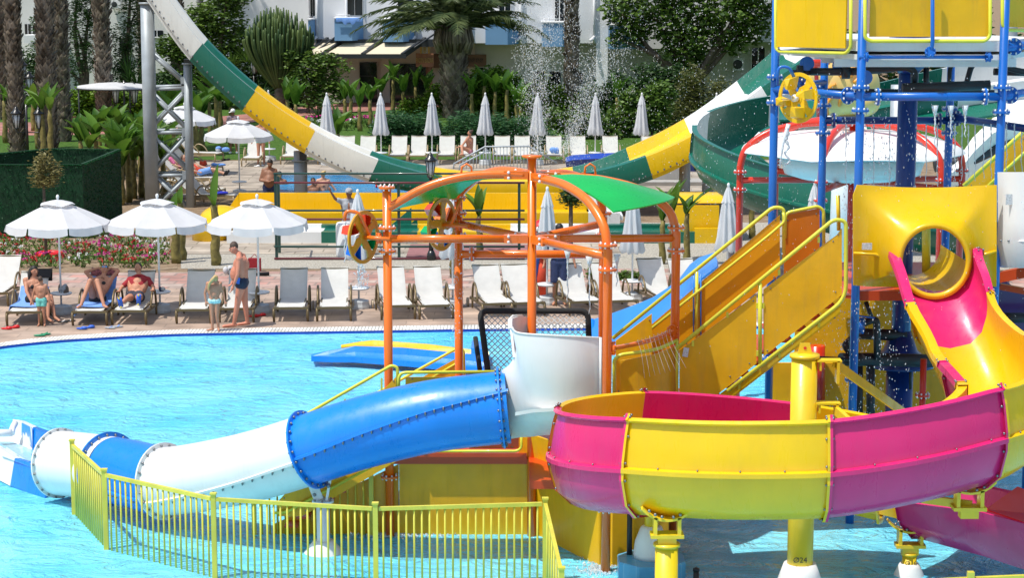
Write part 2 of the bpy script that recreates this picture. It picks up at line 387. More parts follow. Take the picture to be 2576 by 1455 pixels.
def flange(mb, c, axis, r, nb=8, mp=0, mc=1, gap=.012, br=.014):
    c = V(c); t = V(axis).normalized(); a, b = frame(t)
    mb.lathe(c, [(r * .6, -gap), (r, -gap), (r, gap), (r * .6, gap)], 20, mp, False, True, t)
    for k in range(nb):
        w = 2 * PI * (k + .5) / nb; p = c + (a * math.cos(w) + b * math.sin(w)) * r * .82
        mb.ell(p + t * (gap + br * .8), (br, br, br * 1.3), 6, 4, mc); mb.ell(p - t * (gap + br * .8), (br, br, br * 1.3), 6, 4, mc)

# ---------------------------------------------------------------- light
world = bpy.data.worlds.new('World'); scene.world = world; world.use_nodes = True
wn, wl = world.node_tree.nodes, world.node_tree.links
sky = wn.new('ShaderNodeTexSky'); sky.sky_type = 'NISHITA'; sky.sun_disc = False
sdir = V((-.84, -.54, 0)).normalized() * math.cos(math.radians(66)) + V((0, 0, math.sin(math.radians(66))))
sky.sun_elevation = math.radians(66); sky.sun_rotation = math.atan2(sdir.x, sdir.y)
sky.air_density = 1.3; sky.dust_density = 1.5
wl.new(sky.outputs[0], wn['Background'].inputs[0]); wn['Background'].inputs[1].default_value = .15
sl = bpy.data.lights.new('Sun', 'SUN'); sl.energy = 4.6; sl.angle = math.radians(.53); sl.color = (1, .955, .87)
so = bpy.data.objects.new('Sun', sl); C.objects.link(so); so.rotation_euler = sdir.to_track_quat('Z', 'Y').to_euler(); so.location = (0, 0, 60)
scene.view_settings.view_transform = 'Standard'; scene.view_settings.look = 'None'
scene.view_settings.gamma = 1; scene.view_settings.exposure = .04
scene.cycles.max_bounces = 6; scene.cycles.transparent_max_bounces = 10; scene.cycles.diffuse_bounces = 3
scene.cycles.use_adaptive_sampling = True
# ================================================================ ground, paths, pools
edge_px = [(-900, 1050), (-300, 925), (-60, 884), (0, 873), (75, 864), (150, 857), (230, 852), (330, 846), (450, 841), (600, 838), (800, 835), (1000, 832), (1200, 829), (1500, 826), (1900, 822), (2700, 815), (3600, 812)]
edge = spl([gd(x, y) for x, y in edge_px], 4)
gut = [p + V((0, .5, 0)) for p in edge]
def zz(p, z): return V((p.x, p.y, z))
def strip(name, a, b, z, m, kind='structure'):
    mb = MB(); n = len(a)
    mb.add([zz(p, z) for p in a] + [zz(p, z) for p in b], [(i, i + 1, n + i + 1, n + i) for i in range(n - 1)])
    return struct(name, mb, m)
mb = MB(); n = len(gut)
gvs = [zz(p, 0) for p in gut] + [V((p.x * 14, 900, 0)) for p in gut]
mb.add(gvs, [(i, i + 1, n + i + 1, n + i) for i in range(n - 1)])
mb.quad((-900, 900, 0), (-900, -60, 0), (gut[0].x, -60, 0), (gut[0].x, gut[0].y, 0))
mb.quad((-900, 900, 0), (gut[0].x, gut[0].y, 0), (gut[0].x * 14, 900, 0), (-901, 900, 0))
struct('ground', mb, SOIL)
strip('pool_gutter', [p + V((0, .0, 0)) for p in edge], gut, .006, GUT)
mb = MB(); mb.add([zz(p, .0) for p in edge] + [zz(p, -1.1) for p in edge], [(i, i + 1, n + i + 1, n + i) for i in range(n - 1)])
struct('pool_wall', mb, mat('navy_pool_edge_tiles', (.01, .06, .42), rough=.3, var=.2))
mb = MB(); mb.quad((-70, -20, -1.05), (70, -20, -1.05), (70, 70, -1.05), (-70, 70, -1.05)); struct('pool_floor', mb, LTILE)
mb = MB(); mb.add([zz(p, -.05) for p in edge] + [V((p.x, -15, -.05)) for p in edge], [(i, n + i, n + i + 1, i + 1) for i in range(n - 1)])
struct('water', mb, WATER)

def sheet(name, px, z, m, n=1):
    mb = MB(); mb.poly([gd(x, y, z) for x, y in px][::-1]); return struct(name, mb, m)
strip('pool_deck', gut, [V((p.x, dep(722) + .25 * math.sin(p.x * .3), 0)) for p in gut], .006, DECK)
bx = [V((-40 + i * 2.5, 0, 0)) for i in range(36)]
strip('brick_path', [V((p.x, dep(724) + .25 * math.sin(p.x * .3), 0)) for p in bx], [V((p.x, dep(683) + .35 * math.sin(p.x * .22 + 1), 0)) for p in bx], .012, BRICK)
sheet('gravel_bed', [(455, 676), (455, 640), (700, 618), (1560, 618), (1560, 560), (2700, 560), (2700, 680), (1500, 678)], .006, GRAVEL)
sheet('service_path', [(430, 640), (470, 598), (1570, 590), (1570, 636)], .012, FDECK)
sheet('path_around_far_pool', [(395, 492), (420, 405), (1720, 402), (2100, 402), (2100, 492)], .012, FDECK)
mb = MB(); mb.poly([gd(x, y, .006) for x, y in [(-400, 403), (2900, 400), (2900, 230), (-400, 230)]][::-1]); tag(mb.build('lawn', LAWN), kind='structure')
mb = MB(); a_ = spl([gd(x, y) for x, y in [(-200, 342), (200, 340), (400, 330), (560, 318), (760, 292), (1000, 276), (1300, 262)]], 5)
nn = len(a_); mb.add([zz(p, .018) for p in a_] + [zz(p + V((0, 7.5, 0)), .018) for p in a_], [(i, i + 1, nn + i + 1, nn + i) for i in range(nn - 1)]); struct('red_brick_path', mb, RPATH)
sheet('far_pool_coping', [(672, 489), (690, 436), (1345, 436), (1345, 489)], .03, WHT)
sheet('far_pool_water', [(684, 486), (697, 440), (1338, 440), (1338, 486)], .045, WATER2)
sheet('planting_soil', [(-60, 690), (-60, 585), (440, 583), (446, 676), (300, 687)], .01, SOIL)

# ================================================================ hotel
HB = dep(258)
def fr(mb, x0, y0, x1, y1, d, th, m=0):
    a, b = at(x0, y0, d), at(x1, y1, d); return mb.b2(a.x, b.x, d, d + th, a.z, b.z, m)
hotel = thing('hotel_building', 'white hotel block with blue balconies and a dark glazed restaurant floor', 'building', at(1400, 258, HB + 6))
w = MB()
fr(w, 780, -420, 1530, 108, HB - 2.0, 9, 0)                      # upper storeys, overhanging
fr(w, 1530, -420, 1790, 122, HB - .6, 8, 0)
fr(w, 1796, -420, 2050, 105, HB - 1.6, 8, 0)
fr(w, 1500, 108, 1528, 262, HB - 2.0, .8, 0)
w.build('upper_wall', WALLW, hotel)
w = MB(); fr(w, 780, 100, 1195, 262, HB, 7, 0); fr(w, 958, 140, 981, 262, HB - .35, .35, 0); w.build('restaurant_wall', WALLB, hotel)
w = MB(); fr(w, 1195, 100, 1960, 262, HB + .3, 7, 0); w.build('lower_wall', WALLG, hotel)
for (x0, y0, x1, y1) in [(905, 158, 948, 258), (983, 162, 1076, 258)]:
    w = MB(); fr(w, x0, y0, x1, y1, HB - .06, .05, 0); g = w.build('window', GLASSD, hotel)
    w = MB(); k = 2 if x1 - x0 < 60 else 4
    for i in range(k):
        xx = x0 + (x1 - x0) * i / (k - 1); fr(w, xx - .8, y0, xx + .8, y1, HB - .12, .06)
    fr(w, x0, y0 + 32, x1, y0 + 34, HB - .12, .06); fr(w, x0, y0 - 2, x1, y0, HB - .12, .06); w.build('window_frame', DKMET, g)
for (x0, y0, x1, y1) in [(1345, 180, 1367, 214), (1385, 180, 1409, 213), (1452, 183, 1464, 210)]:
    w = MB(); fr(w, x0, y0, x1, y1, HB + .25, .04); g = w.build('window', GLASSD, hotel)
    w = MB(); fr(w, (x0 + x1) / 2 - .7, y0, (x0 + x1) / 2 + .7, y1, HB + .2, .05); fr(w, x0, y0 + 12, x1, y0 + 13.5, HB + .2, .05)
    fr(w, x0 - 1.5, y0, x0, y1, HB + .2, .05); fr(w, x1, y0, x1 + 1.5, y1, HB + .2, .05); w.build('window_frame', DKMET, g)
for (x0, y0, x1, y1) in [(780, -60, 792, 40), (872, -60, 912, 38), (1000, -60, 1040, 38), (1190, -60, 1215, 45), (1255, -60, 1285, 50), (1395, -60, 1420, 55), (1540, -60, 1580, 60), (1880, -50, 1925, 20), (1890, 120, 1925, 175)]:
    d = HB - 2.05 if y0 < 0 else HB + .25
    w = MB(); fr(w, x0, y0, x1, y1, d, .05); g = w.build('window', GLASSD, hotel)
    w = MB()
    for xx in (x0, (x0 + x1) / 2, x1): fr(w, xx - .8, y0, xx + .8, y1, d - .07, .06)
    w.build('window_frame', CAP, g)
for i, (x0, y0, xm, x1, y1) in enumerate([(775, 50, 780, 792, 100), (841, 47, 886, 913, 102), (963, 50, 1014, 1043, 105), (1100, 60, 1150, 1176, 102), (1221, 55, 1277, 1305, 112), (1364, 57, 1415, 1440, 117), (1534, 65, 1596, 1623, 123)]):
    w = MB(); a, b = at(x0, y0, HB - 3.3), at(xm, y1, HB - 3.3); c = at(x1, y0, HB - 2.3)
    z0, z1 = b.z, a.z
    w.slab([(a.x, HB - 3.3, z0), (b.x, HB - 3.3, z0), (c.x, HB - 2.1, z0), (a.x, HB - 2.0, z0)], (0, 0, z1 - z0))
    bl = w.build('balcony', BALB, hotel)
    w = MB(); w.slab([(a.x - .05, HB - 3.36, z1), (b.x + .05, HB - 3.36, z1), (c.x + .05, HB - 2.2, z1), (a.x - .05, HB - 2.0, z1)], (0, 0, .07))
    w.path([(a.x + .1, HB - 3.25, z1 + .2), (b.x - .1, HB - 3.25, z1 + .2)], .025, 6); w.build('balcony_coping', WALLW, bl)
w = MB()
for x in (797, 871, 1045, 1310, 1495, 1180):
    w = MB(); w.cyl(at(x, -50, HB - 2.12), at(x, 108, HB - 2.12), .07, 8)
    w.path([at(x, 92, HB - 2.15), at(x - 8, 100, HB - 2.3), at(x - 13, 102, HB - 2.5)], .08, 8); w.build('downpipe', PLAS, hotel)
w = MB(); fr(w, 775, 104, 1040, 109, HB - 2.15, .2); w.build('ledge', WALLW, hotel)
w = MB(); fr(w, 1176, 138, 1223, 167, HB - .5, .9); w.build('fascia', BROWNS, hotel)
w = MB(); fr(w, 1091, 136, 1176, 170, HB - .6, .9); w.build('fascia', BROWNS, hotel)
for x in (1180, 1190, 1201, 1211):
    w = MB(); x0 = x - 3.4
    for q in ((x0, 147, x0 + 7, 148), (x0, 154.5, x0 + 7, 155.5), (x0, 147, x0 + 1, 155), (x0 + 6, 147, x0 + 7, 151), (x0 + 3, 150, x0 + 6, 151)): fr(w, *q, HB - .55, .04)
    w.build('fascia_emblem', BLK, hotel)
w = MB(); w.cyl(at(1079, 165, HB - .8), at(1081, 250, HB - .8), .17, 10); w.build('column', SIGNT, hotel)
w = MB(); fr(w, 1182, 170, 1216, 258, HB + .2, .06); w.build('window', GLASSD, hotel)
# awning
w = MB(); y_o = HB - 4.3
def aw(x, y): return at(x, y, y_o)
zi, zo = zof(117, HB - 2.1), zof(142, y_o)
for x0, x1 in ((750, 812), (812, 912), (912, 1012)):
    a, b = at(x0 + 6, 138, y_o), at(x1 - 2, 138, y_o); sk = .9
    w.slab([(a.x, y_o + .1, a.z), (b.x, y_o + .1, a.z), (b.x + sk, HB - 2.6, a.z + .55), (a.x + sk, HB - 2.6, a.z + .55)], (0, 0, .04))
awn = thing('awning', 'dark framed awning with cream canvas panels over the restaurant front', 'awning', at(900, 140, y_o))
w.build('canvas_panel', CREAM, awn)
w = MB()
for x in (762, 810, 912, 1012):
    a = at(x, 140, y_o); w.beam(a, V((a.x + 1.1, HB - 2.1, a.z + .75)), .16, .28)
a, b = at(745, 141, y_o), at(1022, 141, y_o); w.beam(a, b, .12, .22); w.b2(a.x + .9, b.x + 1.4, HB - 2.7, HB - 2.1, a.z + .42, a.z + .80)
w.build('frame', DKMET, awn)
for x in (790, 910, 1024):
    w = MB(); p = at(x, 132, y_o + .6); q = at(x + (75 if x > 800 else 70), 81, HB - 2.15); w.cyl(p, q, .05, 6); w.box(q, (.3, .2, .2)); w.build('tie_rod', DKMET, awn)
# bazaar sign
sg = thing('bazaar_sign', 'carved brown sign with an arched top beside the fat palm', 'sign', at(1068, 172, HB - 1.6))
ys = HB - 1.9
w = MB(); fr(w, 1046, 134, 1091, 168, ys, .3); w.build('sign_board', SIGNT, sg)
w = MB(); a = at(1069, 134, ys + .05); rr_ = (at(1080, 134, ys).x - at(1058, 134, ys).x) / 2; hh = zof(94, ys) - zof(136, ys) - rr_
pr = [(a.x - rr_, a.z)] + [(a.x + rr_ * math.cos(PI - PI * k / 10), a.z + hh + rr_ * math.sin(PI * k / 10)) for k in range(11)] + [(a.x + rr_, a.z)]
w.slab([(x, ys + .05, z) for x, z in pr], (0, .3, 0)); w.build('arched_panel', WALLW, sg)
w = MB(); w.path([(x * .9 + a.x * .1, ys + .03, z) for x, z in pr], .05, 6); w.build('gold_border', GOLD, sg)
def text(body, loc, size, m, parent=None, name='lettering', sx=1., rot=(PI / 2, 0, 0), th=.01):
    cu = bpy.data.curves.new(name, 'FONT'); cu.body = body; cu.size = size; cu.extrude = th; cu.align_x = 'CENTER'; cu.align_y = 'CENTER'; cu.resolution_u = 2
    tmp = bpy.data.objects.new('tmp_text', cu); C.objects.link(tmp); bpy.context.view_layer.update()
    me = bpy.data.meshes.new_from_object(tmp.evaluated_get(bpy.context.evaluated_depsgraph_get())); bpy.data.objects.remove(tmp); me.materials.clear(); me.materials.append(m)
    o = bpy.data.objects.new(name, me); C.objects.link(o); o.rotation_euler = rot; o.scale = (sx, 1, 1)
    o.location = V(loc) - (OFF[parent.name] if parent is not None else V((0, 0, 0)))
    if parent is not None: o.parent = parent
    return o
text('PADIN BAZAR', at(1068, 152, ys - .03), .36, GOLD, sg, sx=.40, th=.02)
text('P\nB', at(1069, 116, ys + .0), .42, GOLD, sg, sx=.7, th=.03)

def window_wall(name, label, x0, x1, y0, y1, d, m, wins, cat='building'):
    t = thing(name, label, cat, at((x0 + x1) / 2, y1, d)); w = MB(); fr(w, x0, y0, x1, y1, d, 7); w.build('wall', m, t)
    for q in wins:
        w = MB(); fr(w, *q, d - .05, .05); g = w.build('window', GLASSD, t); w = MB()
        fr(w, q[0], q[3], q[2], q[3] + 3, d - .2, .2); fr(w, (q[0] + q[2]) / 2 - 1, q[1], (q[0] + q[2]) / 2 + 1, q[3], d - .1, .05); w.build('sill', CAP, g)
    return t
t = window_wall('annex_building', 'pale grey building wing hidden behind the palms on the left', -200, 500, -500, 262, HB + 6, WALLG, [(62, 60, 78, 86), (82, 62, 100, 86), (380, 76, 410, 92), (300, 95, 330, 130)])
w = MB(); a, b = at(60, 88, HB + 4.6), at(150, 108, HB + 4.6); w.b2(a.x, b.x, HB + 4.6, HB + 6, b.z, a.z); fr(w, 56, 150, 140, 160, HB + 5, 1); w.build('balcony', WALLW, t)
t = window_wall('white_building', 'white building with louvred shutters rising behind the magnolia', 500, 780, -500, 262, HB + 4, WALLW, [(545, 0, 570, 20), (598, -20, 625, 4), (640, 60, 665, 90)])

def ac_unit(x0, y0, x1, y1, d, label):
    t = thing('air_conditioner', label, 'air conditioner', at((x0 + x1) / 2, y1, d), 'air conditioning units on the hotel')
    a, b = at(x0, y0, d), at(x1, y1, d); w = MB(); w.b2(a.x, b.x, d, d + .35, b.z, a.z); w.build('casing', PLAS, t)
    w = MB(); r = (a.z - b.z) * .38; w.lathe(((a.x * .6 + b.x * .4), d - .01, (a.z + b.z) / 2), [(r, 0), (r, .02), (r * .9, .03), (r * .2, .01)], 16, 0, axis=(0, -1, 0)); w.build('fan_grille', DKMET, t)
    w = MB(); w.beam((a.x + .1, d + .1, b.z - .03), (a.x + .1, d + .5, b.z - .03), .04, .05); w.beam((b.x - .1, d + .1, b.z - .03), (b.x - .1, d + .5, b.z - .03), .04, .05); w.build('bracket', GALV, t)
ac_unit(1845, 146, 1872, 177, HB - .6, 'white air conditioner with a round fan beside the plane tree')
ac_unit(277, 1, 303, 20, HB + 5.5, 'air conditioner high on the grey wing at the top edge')
w = MB()
for k in range(14):
    u = k / 13; x = 845 + 66 * u; w.v.append(tuple(at(x, 44, HB - 3.42))); w.v.append(tuple(at(x + math.sin(k) * .8, 47, HB - 3.46)));
    w.v.append(tuple(at(x + math.sin(k * 2), 53 + (10 if 4 <= k <= 9 else 2) * (.6 + .4 * math.sin(k * 1.7)), HB - 3.44)))
for k in range(13):
    for j in range(2): w.f.append((k * 3 + j, k * 3 + j + 1, k * 3 + j + 4, k * 3 + j + 3)); w.m.append(0); w.s.append(True)
solo('towel', w, FBLUE, 'light blue towels hung over a blue hotel balcony', 'towel', solid=.02)

# ================================================================ vegetation helpers
def leaf(w, c, nrm, up, L, W, m=0):
    s = nrm.cross(up).normalized() * W * .5; u = up * L
    w.add([c - u * .5, c + s, c + u * .5, c - s], [(0, 1, 2, 3)], m)
def rv(): 
    while 1:
        v = V((R.uniform(-1, 1), R.uniform(-1, 1), R.uniform(-1, 1)))
        if .05 < v.length < 1: return v.normalized()
def leaves(w, c, rad, n, L, W=None, clump=10, m=0, csp=None):
    c = V(c); W = W or L * .5; k = max(1, n // clump); csp = csp or L * 1.6
    for _ in range(k):
        d = rv() * (R.random() ** .35); p = c + V((d.x * rad[0], d.y * rad[1], d.z * rad[2]))
        for _ in range(clump):
            q = p + rv() * csp * R.random(); u = rv(); u.z = abs(u.z) * .4 - .2; u.normalize(); nn_ = u.cross(rv()).normalized()
            if abs(nn_.z) < .3: nn_ = (nn_ + V((0, 0, .7 * (1 if nn_.z >= 0 else -1)))).normalized()
            s = R.uniform(.7, 1.3); leaf(w, q, nn_, (u - nn_ * u.dot(nn_)).normalized(), L * s, W * s, m)
def limbs(w, base, tips, r0, m=0):
    base = V(base)
    for t in tips:
        t = V(t); mid = base.lerp(t, .5) + rv() * (t - base).length * .08
        w.path(spl([base, mid, t], 3), [r0 * (1 - .8 * i / 6) for i in range(7)], 6, m)
def tree(name, label, cat, bx, by, d, blobs, n, L, fm, trunk_r=.12, W=None, clump=10, tz=.5, group=None, bark=None, base=None):
    b = V(base) if base else V((xof(bx, by, d), d, 0))
    t = thing(name, label, cat, b, group); w = MB(); tot = sum(q[2] ** 2 for q in blobs); tips = []
    for q in blobs:
        x, y, r = q[:3]; ry = q[3] if len(q) > 3 else r; c = at(x, y, d + (q[4] if len(q) > 4 else 0)); rm, rmy = r * d / F, ry * d / F
        leaves(w, c, (rm, rm * .8, rmy), int(n * q[2] ** 2 / tot), L, W, clump); tips.append(c)
    w.build('crown', fm, t); w = MB(); top = V((b.x, b.y, max(.2, min(p.z for p in tips) * tz)))
    w.path([b, top], [trunk_r * 1.25, trunk_r], 8); limbs(w, top, tips, trunk_r * .8); w.build('trunk', bark or BARK, t); return t
def husk_trunk(w, b, top, r0, r1, row=.16, k=11, sz=.2, m=0):
    b, top = V(b), V(top); H = (top - b).length; n = int(H / row)
    w.path([b.lerp(top, i / 12) for i in range(13)], [(r0 + (r1 - r0) * i / 12) * .86 for i in range(13)], 12, m)
    for i in range(n):
        f = i / n; r = (r0 + (r1 - r0) * f) * .84; c = b.lerp(top, f)
        for j in range(k):
            a = 2 * PI * (j + .5 * (i % 2)) / k + R.uniform(-.1, .1); o = V((math.cos(a), math.sin(a), 0)); tg = V((-o.y, o.x, 0))
            s = sz * R.uniform(.75, 1.25); p = c + o * r; up = V((0, 0, 1)); out = R.uniform(.25, .75)
            w.add([p - tg * s * .5, p + tg * s * .5, p + up * s * .9 + o * s * out + tg * s * R.uniform(-.1, .3), p + up * s * .55 + o * s * out * .9 - tg * s * R.uniform(.1, .4), p - up * s * .35 + o * .02],
                  [(0, 1, 2, 3), (4, 1, 0), (4, 2, 1), (0, 3, 4)], m)
def frond(w, b, az, el, L, droop, nl=34, ll=.55, m=0, wd=.05):
    b = V(b); o = V((math.cos(az), math.sin(az), 0)); pts = []; p = b.copy(); e = el
    for i in range(15): pts.append(p.copy()); p = p + (o * math.cos(e) + V((0, 0, 1)) * math.sin(e)) * L / 14; e -= droop / 14
    w.path(pts, [.04 * (1 - i / 16) + .008 for i in range(15)], 4, m)
    sd = V((-o.y, o.x, 0))
    for k in range(nl):
        f = .12 + .88 * k / nl; i = min(13, int(f * 14)); q = pts[i].lerp(pts[i + 1], f * 14 - i); t = (pts[i + 1] - pts[i]).normalized()
        l = ll * math.sin(PI * (.12 + .82 * f)) + .12
        for s in (1, -1):
            dr = (sd * s * .75 + t * .65 + V((0, 0, R.uniform(-.25, .3)))).normalized(); sg_ = t * wd
            e2 = q + dr * l + V((0, 0, -l * .25)); w.add([q - sg_, q + sg_, e2 + V((0, 0, 0)), q + dr * l * .5 - V((0, 0, .02))], [(0, 3, 2), (3, 1, 2), (0, 1, 3)], m)
def palm(label, bx, d, H, r0, r1, nf=22, FL=3.4, sz=.24, group='palms along the garden', lean=0., name='palm_tree', by=None, row=.15, k=11, fel=(.1, 1.3), bxpx=None, ll=.6, dr=(1.2, 1.9)):
    b = V((xof(bx, by if by else 350, d), d, 0)); top = b + V((lean, 0, H)); t = thing(name, label, 'palm tree', b, group)
    w = MB(); husk_trunk(w, b, top, r0, r1, row, k, sz); w.build('trunk', HUSK, t); w = MB()
    for i in range(nf): frond(w, top + rv() * .15, i * 2.399, R.uniform(*fel), FL * R.uniform(.85, 1.1), R.uniform(*dr), ll=ll)
    w.build('crown', FPALM, t); return t
def blade(w, b, az, el, L, W, droop, m=0, seg=7, fold=.25):
    b = V(b); o = V((math.cos(az), math.sin(az), 0)); sd = V((-o.y, o.x, 0)); p = b.copy(); e = el; rows = []
    for i in range(seg + 1):
        f = i / seg; wd = W * math.sin(PI * min(1, max(.04, f * .96 + .02)) ** .8) * .5 if i else .02
        up = (V((0, 0, 1)) * math.cos(e) - o * math.sin(e)); rows.append([p - sd * wd + up * wd * fold, p.copy(), p + sd * wd + up * wd * fold])
        p = p + (o * math.cos(e) + V((0, 0, 1)) * math.sin(e)) * L / seg; e -= droop / seg
    w.rings(rows, m, closed=False)
def banana(name, label, b, H, nl=6, LL=1.3, LW=.5, stem=.11, group=None, spread=.9, cat='banana plant'):
    b = V(b); t = thing(name, label, cat, b, group); w = MB(); k = 6; 
    w.path([b + V((R.uniform(-.03, .03), 0, H * i / k)) for i in range(k + 1)], [stem * (1.15 - .5 * i / k) * (1 + .12 * (i % 2)) for i in range(k + 1)], 8); w.build('stem', BSTEM, t)
    w = MB()
    for i in range(nl): blade(w, b + V((0, 0, H * .96)), i * 2.4 + R.random(), R.uniform(1.5 - spread, 1.45), LL * R.uniform(.7, 1.15), LW * R.uniform(.8, 1.1), R.uniform(.1, .9), fold=R.uniform(.3, .9))
    w.build('leaves', FBAN, t); return t
def agave(name, label, b, L, n, W, group=None, cat='plant', m=None):
    t = thing(name, label, cat, b, group); w = MB()
    for i in range(n): blade(w, V(b) + V((0, 0, .1)), i * 2.4, R.uniform(.15, 1.4), L * R.uniform(.7, 1.1), W, R.uniform(.1, .9), seg=5)
    w.build('leaves', m or FMID, t); return t

# ================================================================ trees and shrubs
palm('stout tall palm trunk just left of the double lamp post', 45, dep(392), 11, .30, .27, by=392)
palm('thick palm trunk rising behind the green hedge screen', 124, dep(396), 12, .36, .32, by=396)
palm('slimmer palm trunk leaning against the thick one', 162, dep(356), 12, .28, .26, by=356)
palm('shaggy palm trunk in front of the round white canopy', 264, dep(328), 12, .30, .36, by=328, sz=.3)
palm('palm trunk half hidden behind the grey slide tower', 368, dep(262), 12, .34, .32, by=262)
palm('palm trunk between the grey tower and the white slide', 449, dep(258), 12, .30, .34, by=258, sz=.3)
palm('palm trunk cut off by the left edge of the garden', 2, dep(300), 12, .4, .38, by=300)
palm('slender dark palm trunk rising behind the fountain spray', 1437, dep(290), 13, .34, .30, by=290)
dP = dep(296)
pc = palm('fat date palm with a wide spreading crown in front of the hotel', 1143, dP, (zof(82, dP)), .58, .70, nf=64, FL=5.0, sz=.34, by=296, row=.19, k=13, name='date_palm', fel=(.42, 1.5), group=None, ll=.75, dr=(.9, 1.35))
w = MB(); b = at(1141, 88, dP)
for k in range(60):
    a = k * 2.4; o = V((math.cos(a), math.sin(a), 0)); w.path([b + o * .75 + V((0, 0, -.9 + .012 * k)), b + o * .95 + V((0, 0, -.3)), b + o * .8 + V((0, 0, .5))], [.09, .07, .03], 5)
w.build('frond_stumps', HUSK, pc)

tree('evergreen_tree', 'dark feathery evergreen between the palms on the left', 'tree', 215, 260, dep(275), [(190, 60, 60), (215, 140, 52), (175, 180, 35), (230, 10, 50), (200, -60, 70)], 9000, .20, FDARK, .2, .05)
tree('evergreen_tree', 'dark feathery evergreen between the shaggy palm and the grey tower', 'tree', 315, 262, dep(270), [(320, 90, 45), (325, 150, 45), (300, 190, 45), (340, 30, 40), (330, -50, 60)], 8000, .20, FDARK, .2, .05)
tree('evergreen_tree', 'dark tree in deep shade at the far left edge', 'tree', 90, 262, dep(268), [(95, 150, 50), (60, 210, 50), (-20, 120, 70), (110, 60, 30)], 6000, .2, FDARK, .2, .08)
tree('magnolia_tree', 'large glossy magnolia behind the white and green slide', 'tree', 560, 262, dep(272), [(500, 60, 50), (560, 40, 60), (540, 120, 55), (610, 110, 45), (470, 130, 40), (580, -40, 60), (500, 190, 40), (420, 120, 30), (430, 200, 35)], 11000, .26, FMID, .2, .11, 7)
tree('magnolia_tree', 'small open magnolia beside the restaurant wall', 'tree', 775, 285, dep(285), [(785, 165, 34), (825, 158, 26), (750, 205, 34), (830, 205, 30), (735, 150, 22), (868, 168, 12), (790, 245, 28), (850, 235, 20), (800, 200, 24)], 4200, .24, FMID, .08, .11, 7)
tree('magnolia_tree', 'low magnolia branches under the tall cactus', 'tree', 700, 285, dep(278), [(700, 190, 40), (660, 160, 30), (690, 235, 34), (740, 235, 30)], 3200, .24, FDARK, .08, .11, 7)
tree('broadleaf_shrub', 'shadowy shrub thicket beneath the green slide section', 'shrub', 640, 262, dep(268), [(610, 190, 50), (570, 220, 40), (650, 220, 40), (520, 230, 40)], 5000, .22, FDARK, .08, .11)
dt = dep(270)
tree('plane_tree', 'big plane tree hanging over the hotel at the top', 'tree', 1740, 300, dt, [(1640, 25, 75), (1740, 50, 85), (1830, 40, 80), (1720, 115, 62), (1560, 25, 45), (1690, -60, 90), (1900, 60, 50), (1740, 160, 42), (1850, 100, 38), (1900, -30, 80), (1600, 80, 40), (1550, 95, 22)], 12500, .26, FMID, .3, .17, 8)
tree('conifer_shrub', 'dull olive conifer shrub left of the climbing slide', 'shrub', 1770, 330, dep(330), [(1770, 260, 55, 75), (1720, 280, 50), (1810, 240, 40, 50), (1740, 210, 40, 50), (1680, 330, 40)], 9000, .16, FOLIV, .1, .05)
tree('broadleaf_shrub', 'bright green round shrub behind the closed parasols', 'shrub', 1640, 350, dep(345), [(1640, 280, 50), (1600, 300, 42), (1560, 310, 40), (1660, 240, 36), (1590, 250, 34)], 6500, .2, FMID, .06, .12)
tree('broadleaf_shrub', 'dark bush below the plane tree crown', 'shrub', 1640, 300, dep(300), [(1640, 220, 60), (1560, 230, 50), (1700, 210, 50), (1500, 260, 50)], 6000, .22, FDARK, .08, .12)
tree('climbing_hedge', 'tall ivy hedge to the right of the fat palm', 'hedge', 1260, 290, dep(290), [(1200, 215, 30), (1240, 205, 36), (1290, 225, 36), (1210, 260, 36), (1270, 265, 40), (1330, 250, 38), (1390, 250, 38), (1440, 265, 36), (1360, 215, 26)], 11000, .2, FLIME, .05, .15, 8)
tree('clipped_hedge', 'low clipped round hedge left of the fat palm', 'hedge', 1040, 292, dep(292), [(1020, 272, 22), (1050, 268, 24), (1080, 262, 24), (1095, 235, 24), (1120, 270, 20)], 4500, .12, FLIME, .03, .09, 8)
tree('clipped_hedge', 'bright clipped hedge under the round white canopy', 'hedge', 250, 300, dep(300), [(200, 245, 30, 25), (240, 245, 35, 28), (290, 250, 35, 30), (345, 260, 35, 32), (400, 262, 34, 30), (210, 280, 28, 22), (260, 285, 30, 20), (330, 285, 30, 20)], 11000, .16, FLIME, .05, .1, 8)
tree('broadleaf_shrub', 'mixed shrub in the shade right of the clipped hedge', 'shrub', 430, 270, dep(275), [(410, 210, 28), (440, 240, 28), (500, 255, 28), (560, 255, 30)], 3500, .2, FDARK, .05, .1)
for i, (x, y, lab) in enumerate([(995, 335, 'left part of the'), (1065, 340, 'second'), (1170, 340, 'third'), (1250, 345, 'fourth'), (1330, 350, 'fifth')]):
    tree('juniper_bush', f'{lab} {"" if i == 0 else "from the left "}spreading juniper bush behind the white loungers', 'shrub', x, 385, dep(378), [(x, y - 26, 48, 30), (x - 25, y + 5, 42, 30), (x + 30, y + 5, 44, 32)], 5500, .2, FJUN, .04, .035, 10, group='juniper bushes behind the far loungers')
tree('broadleaf_shrub', 'dark shrub mass behind the white and yellow slide', 'shrub', 1480, 350, dep(350), [(1440, 310, 34), (1390, 300, 30), (1500, 320, 36), (1340, 300, 26), (1530, 350, 30), (1330, 260, 22)], 5500, .18, FMID, .05, .1)
tree('evergreen_tree', 'dark tree wall seen through the blue steel frame', 'tree', 2250, 262, dep(280), [(2020, 170, 70), (2120, 150, 80), (2230, 130, 80), (2340, 170, 80), (2450, 150, 80), (2560, 160, 80), (2660, 150, 70), (2400, 60, 90), (2000, 60, 60)], 13000, .26, FDARK, .2, .14)
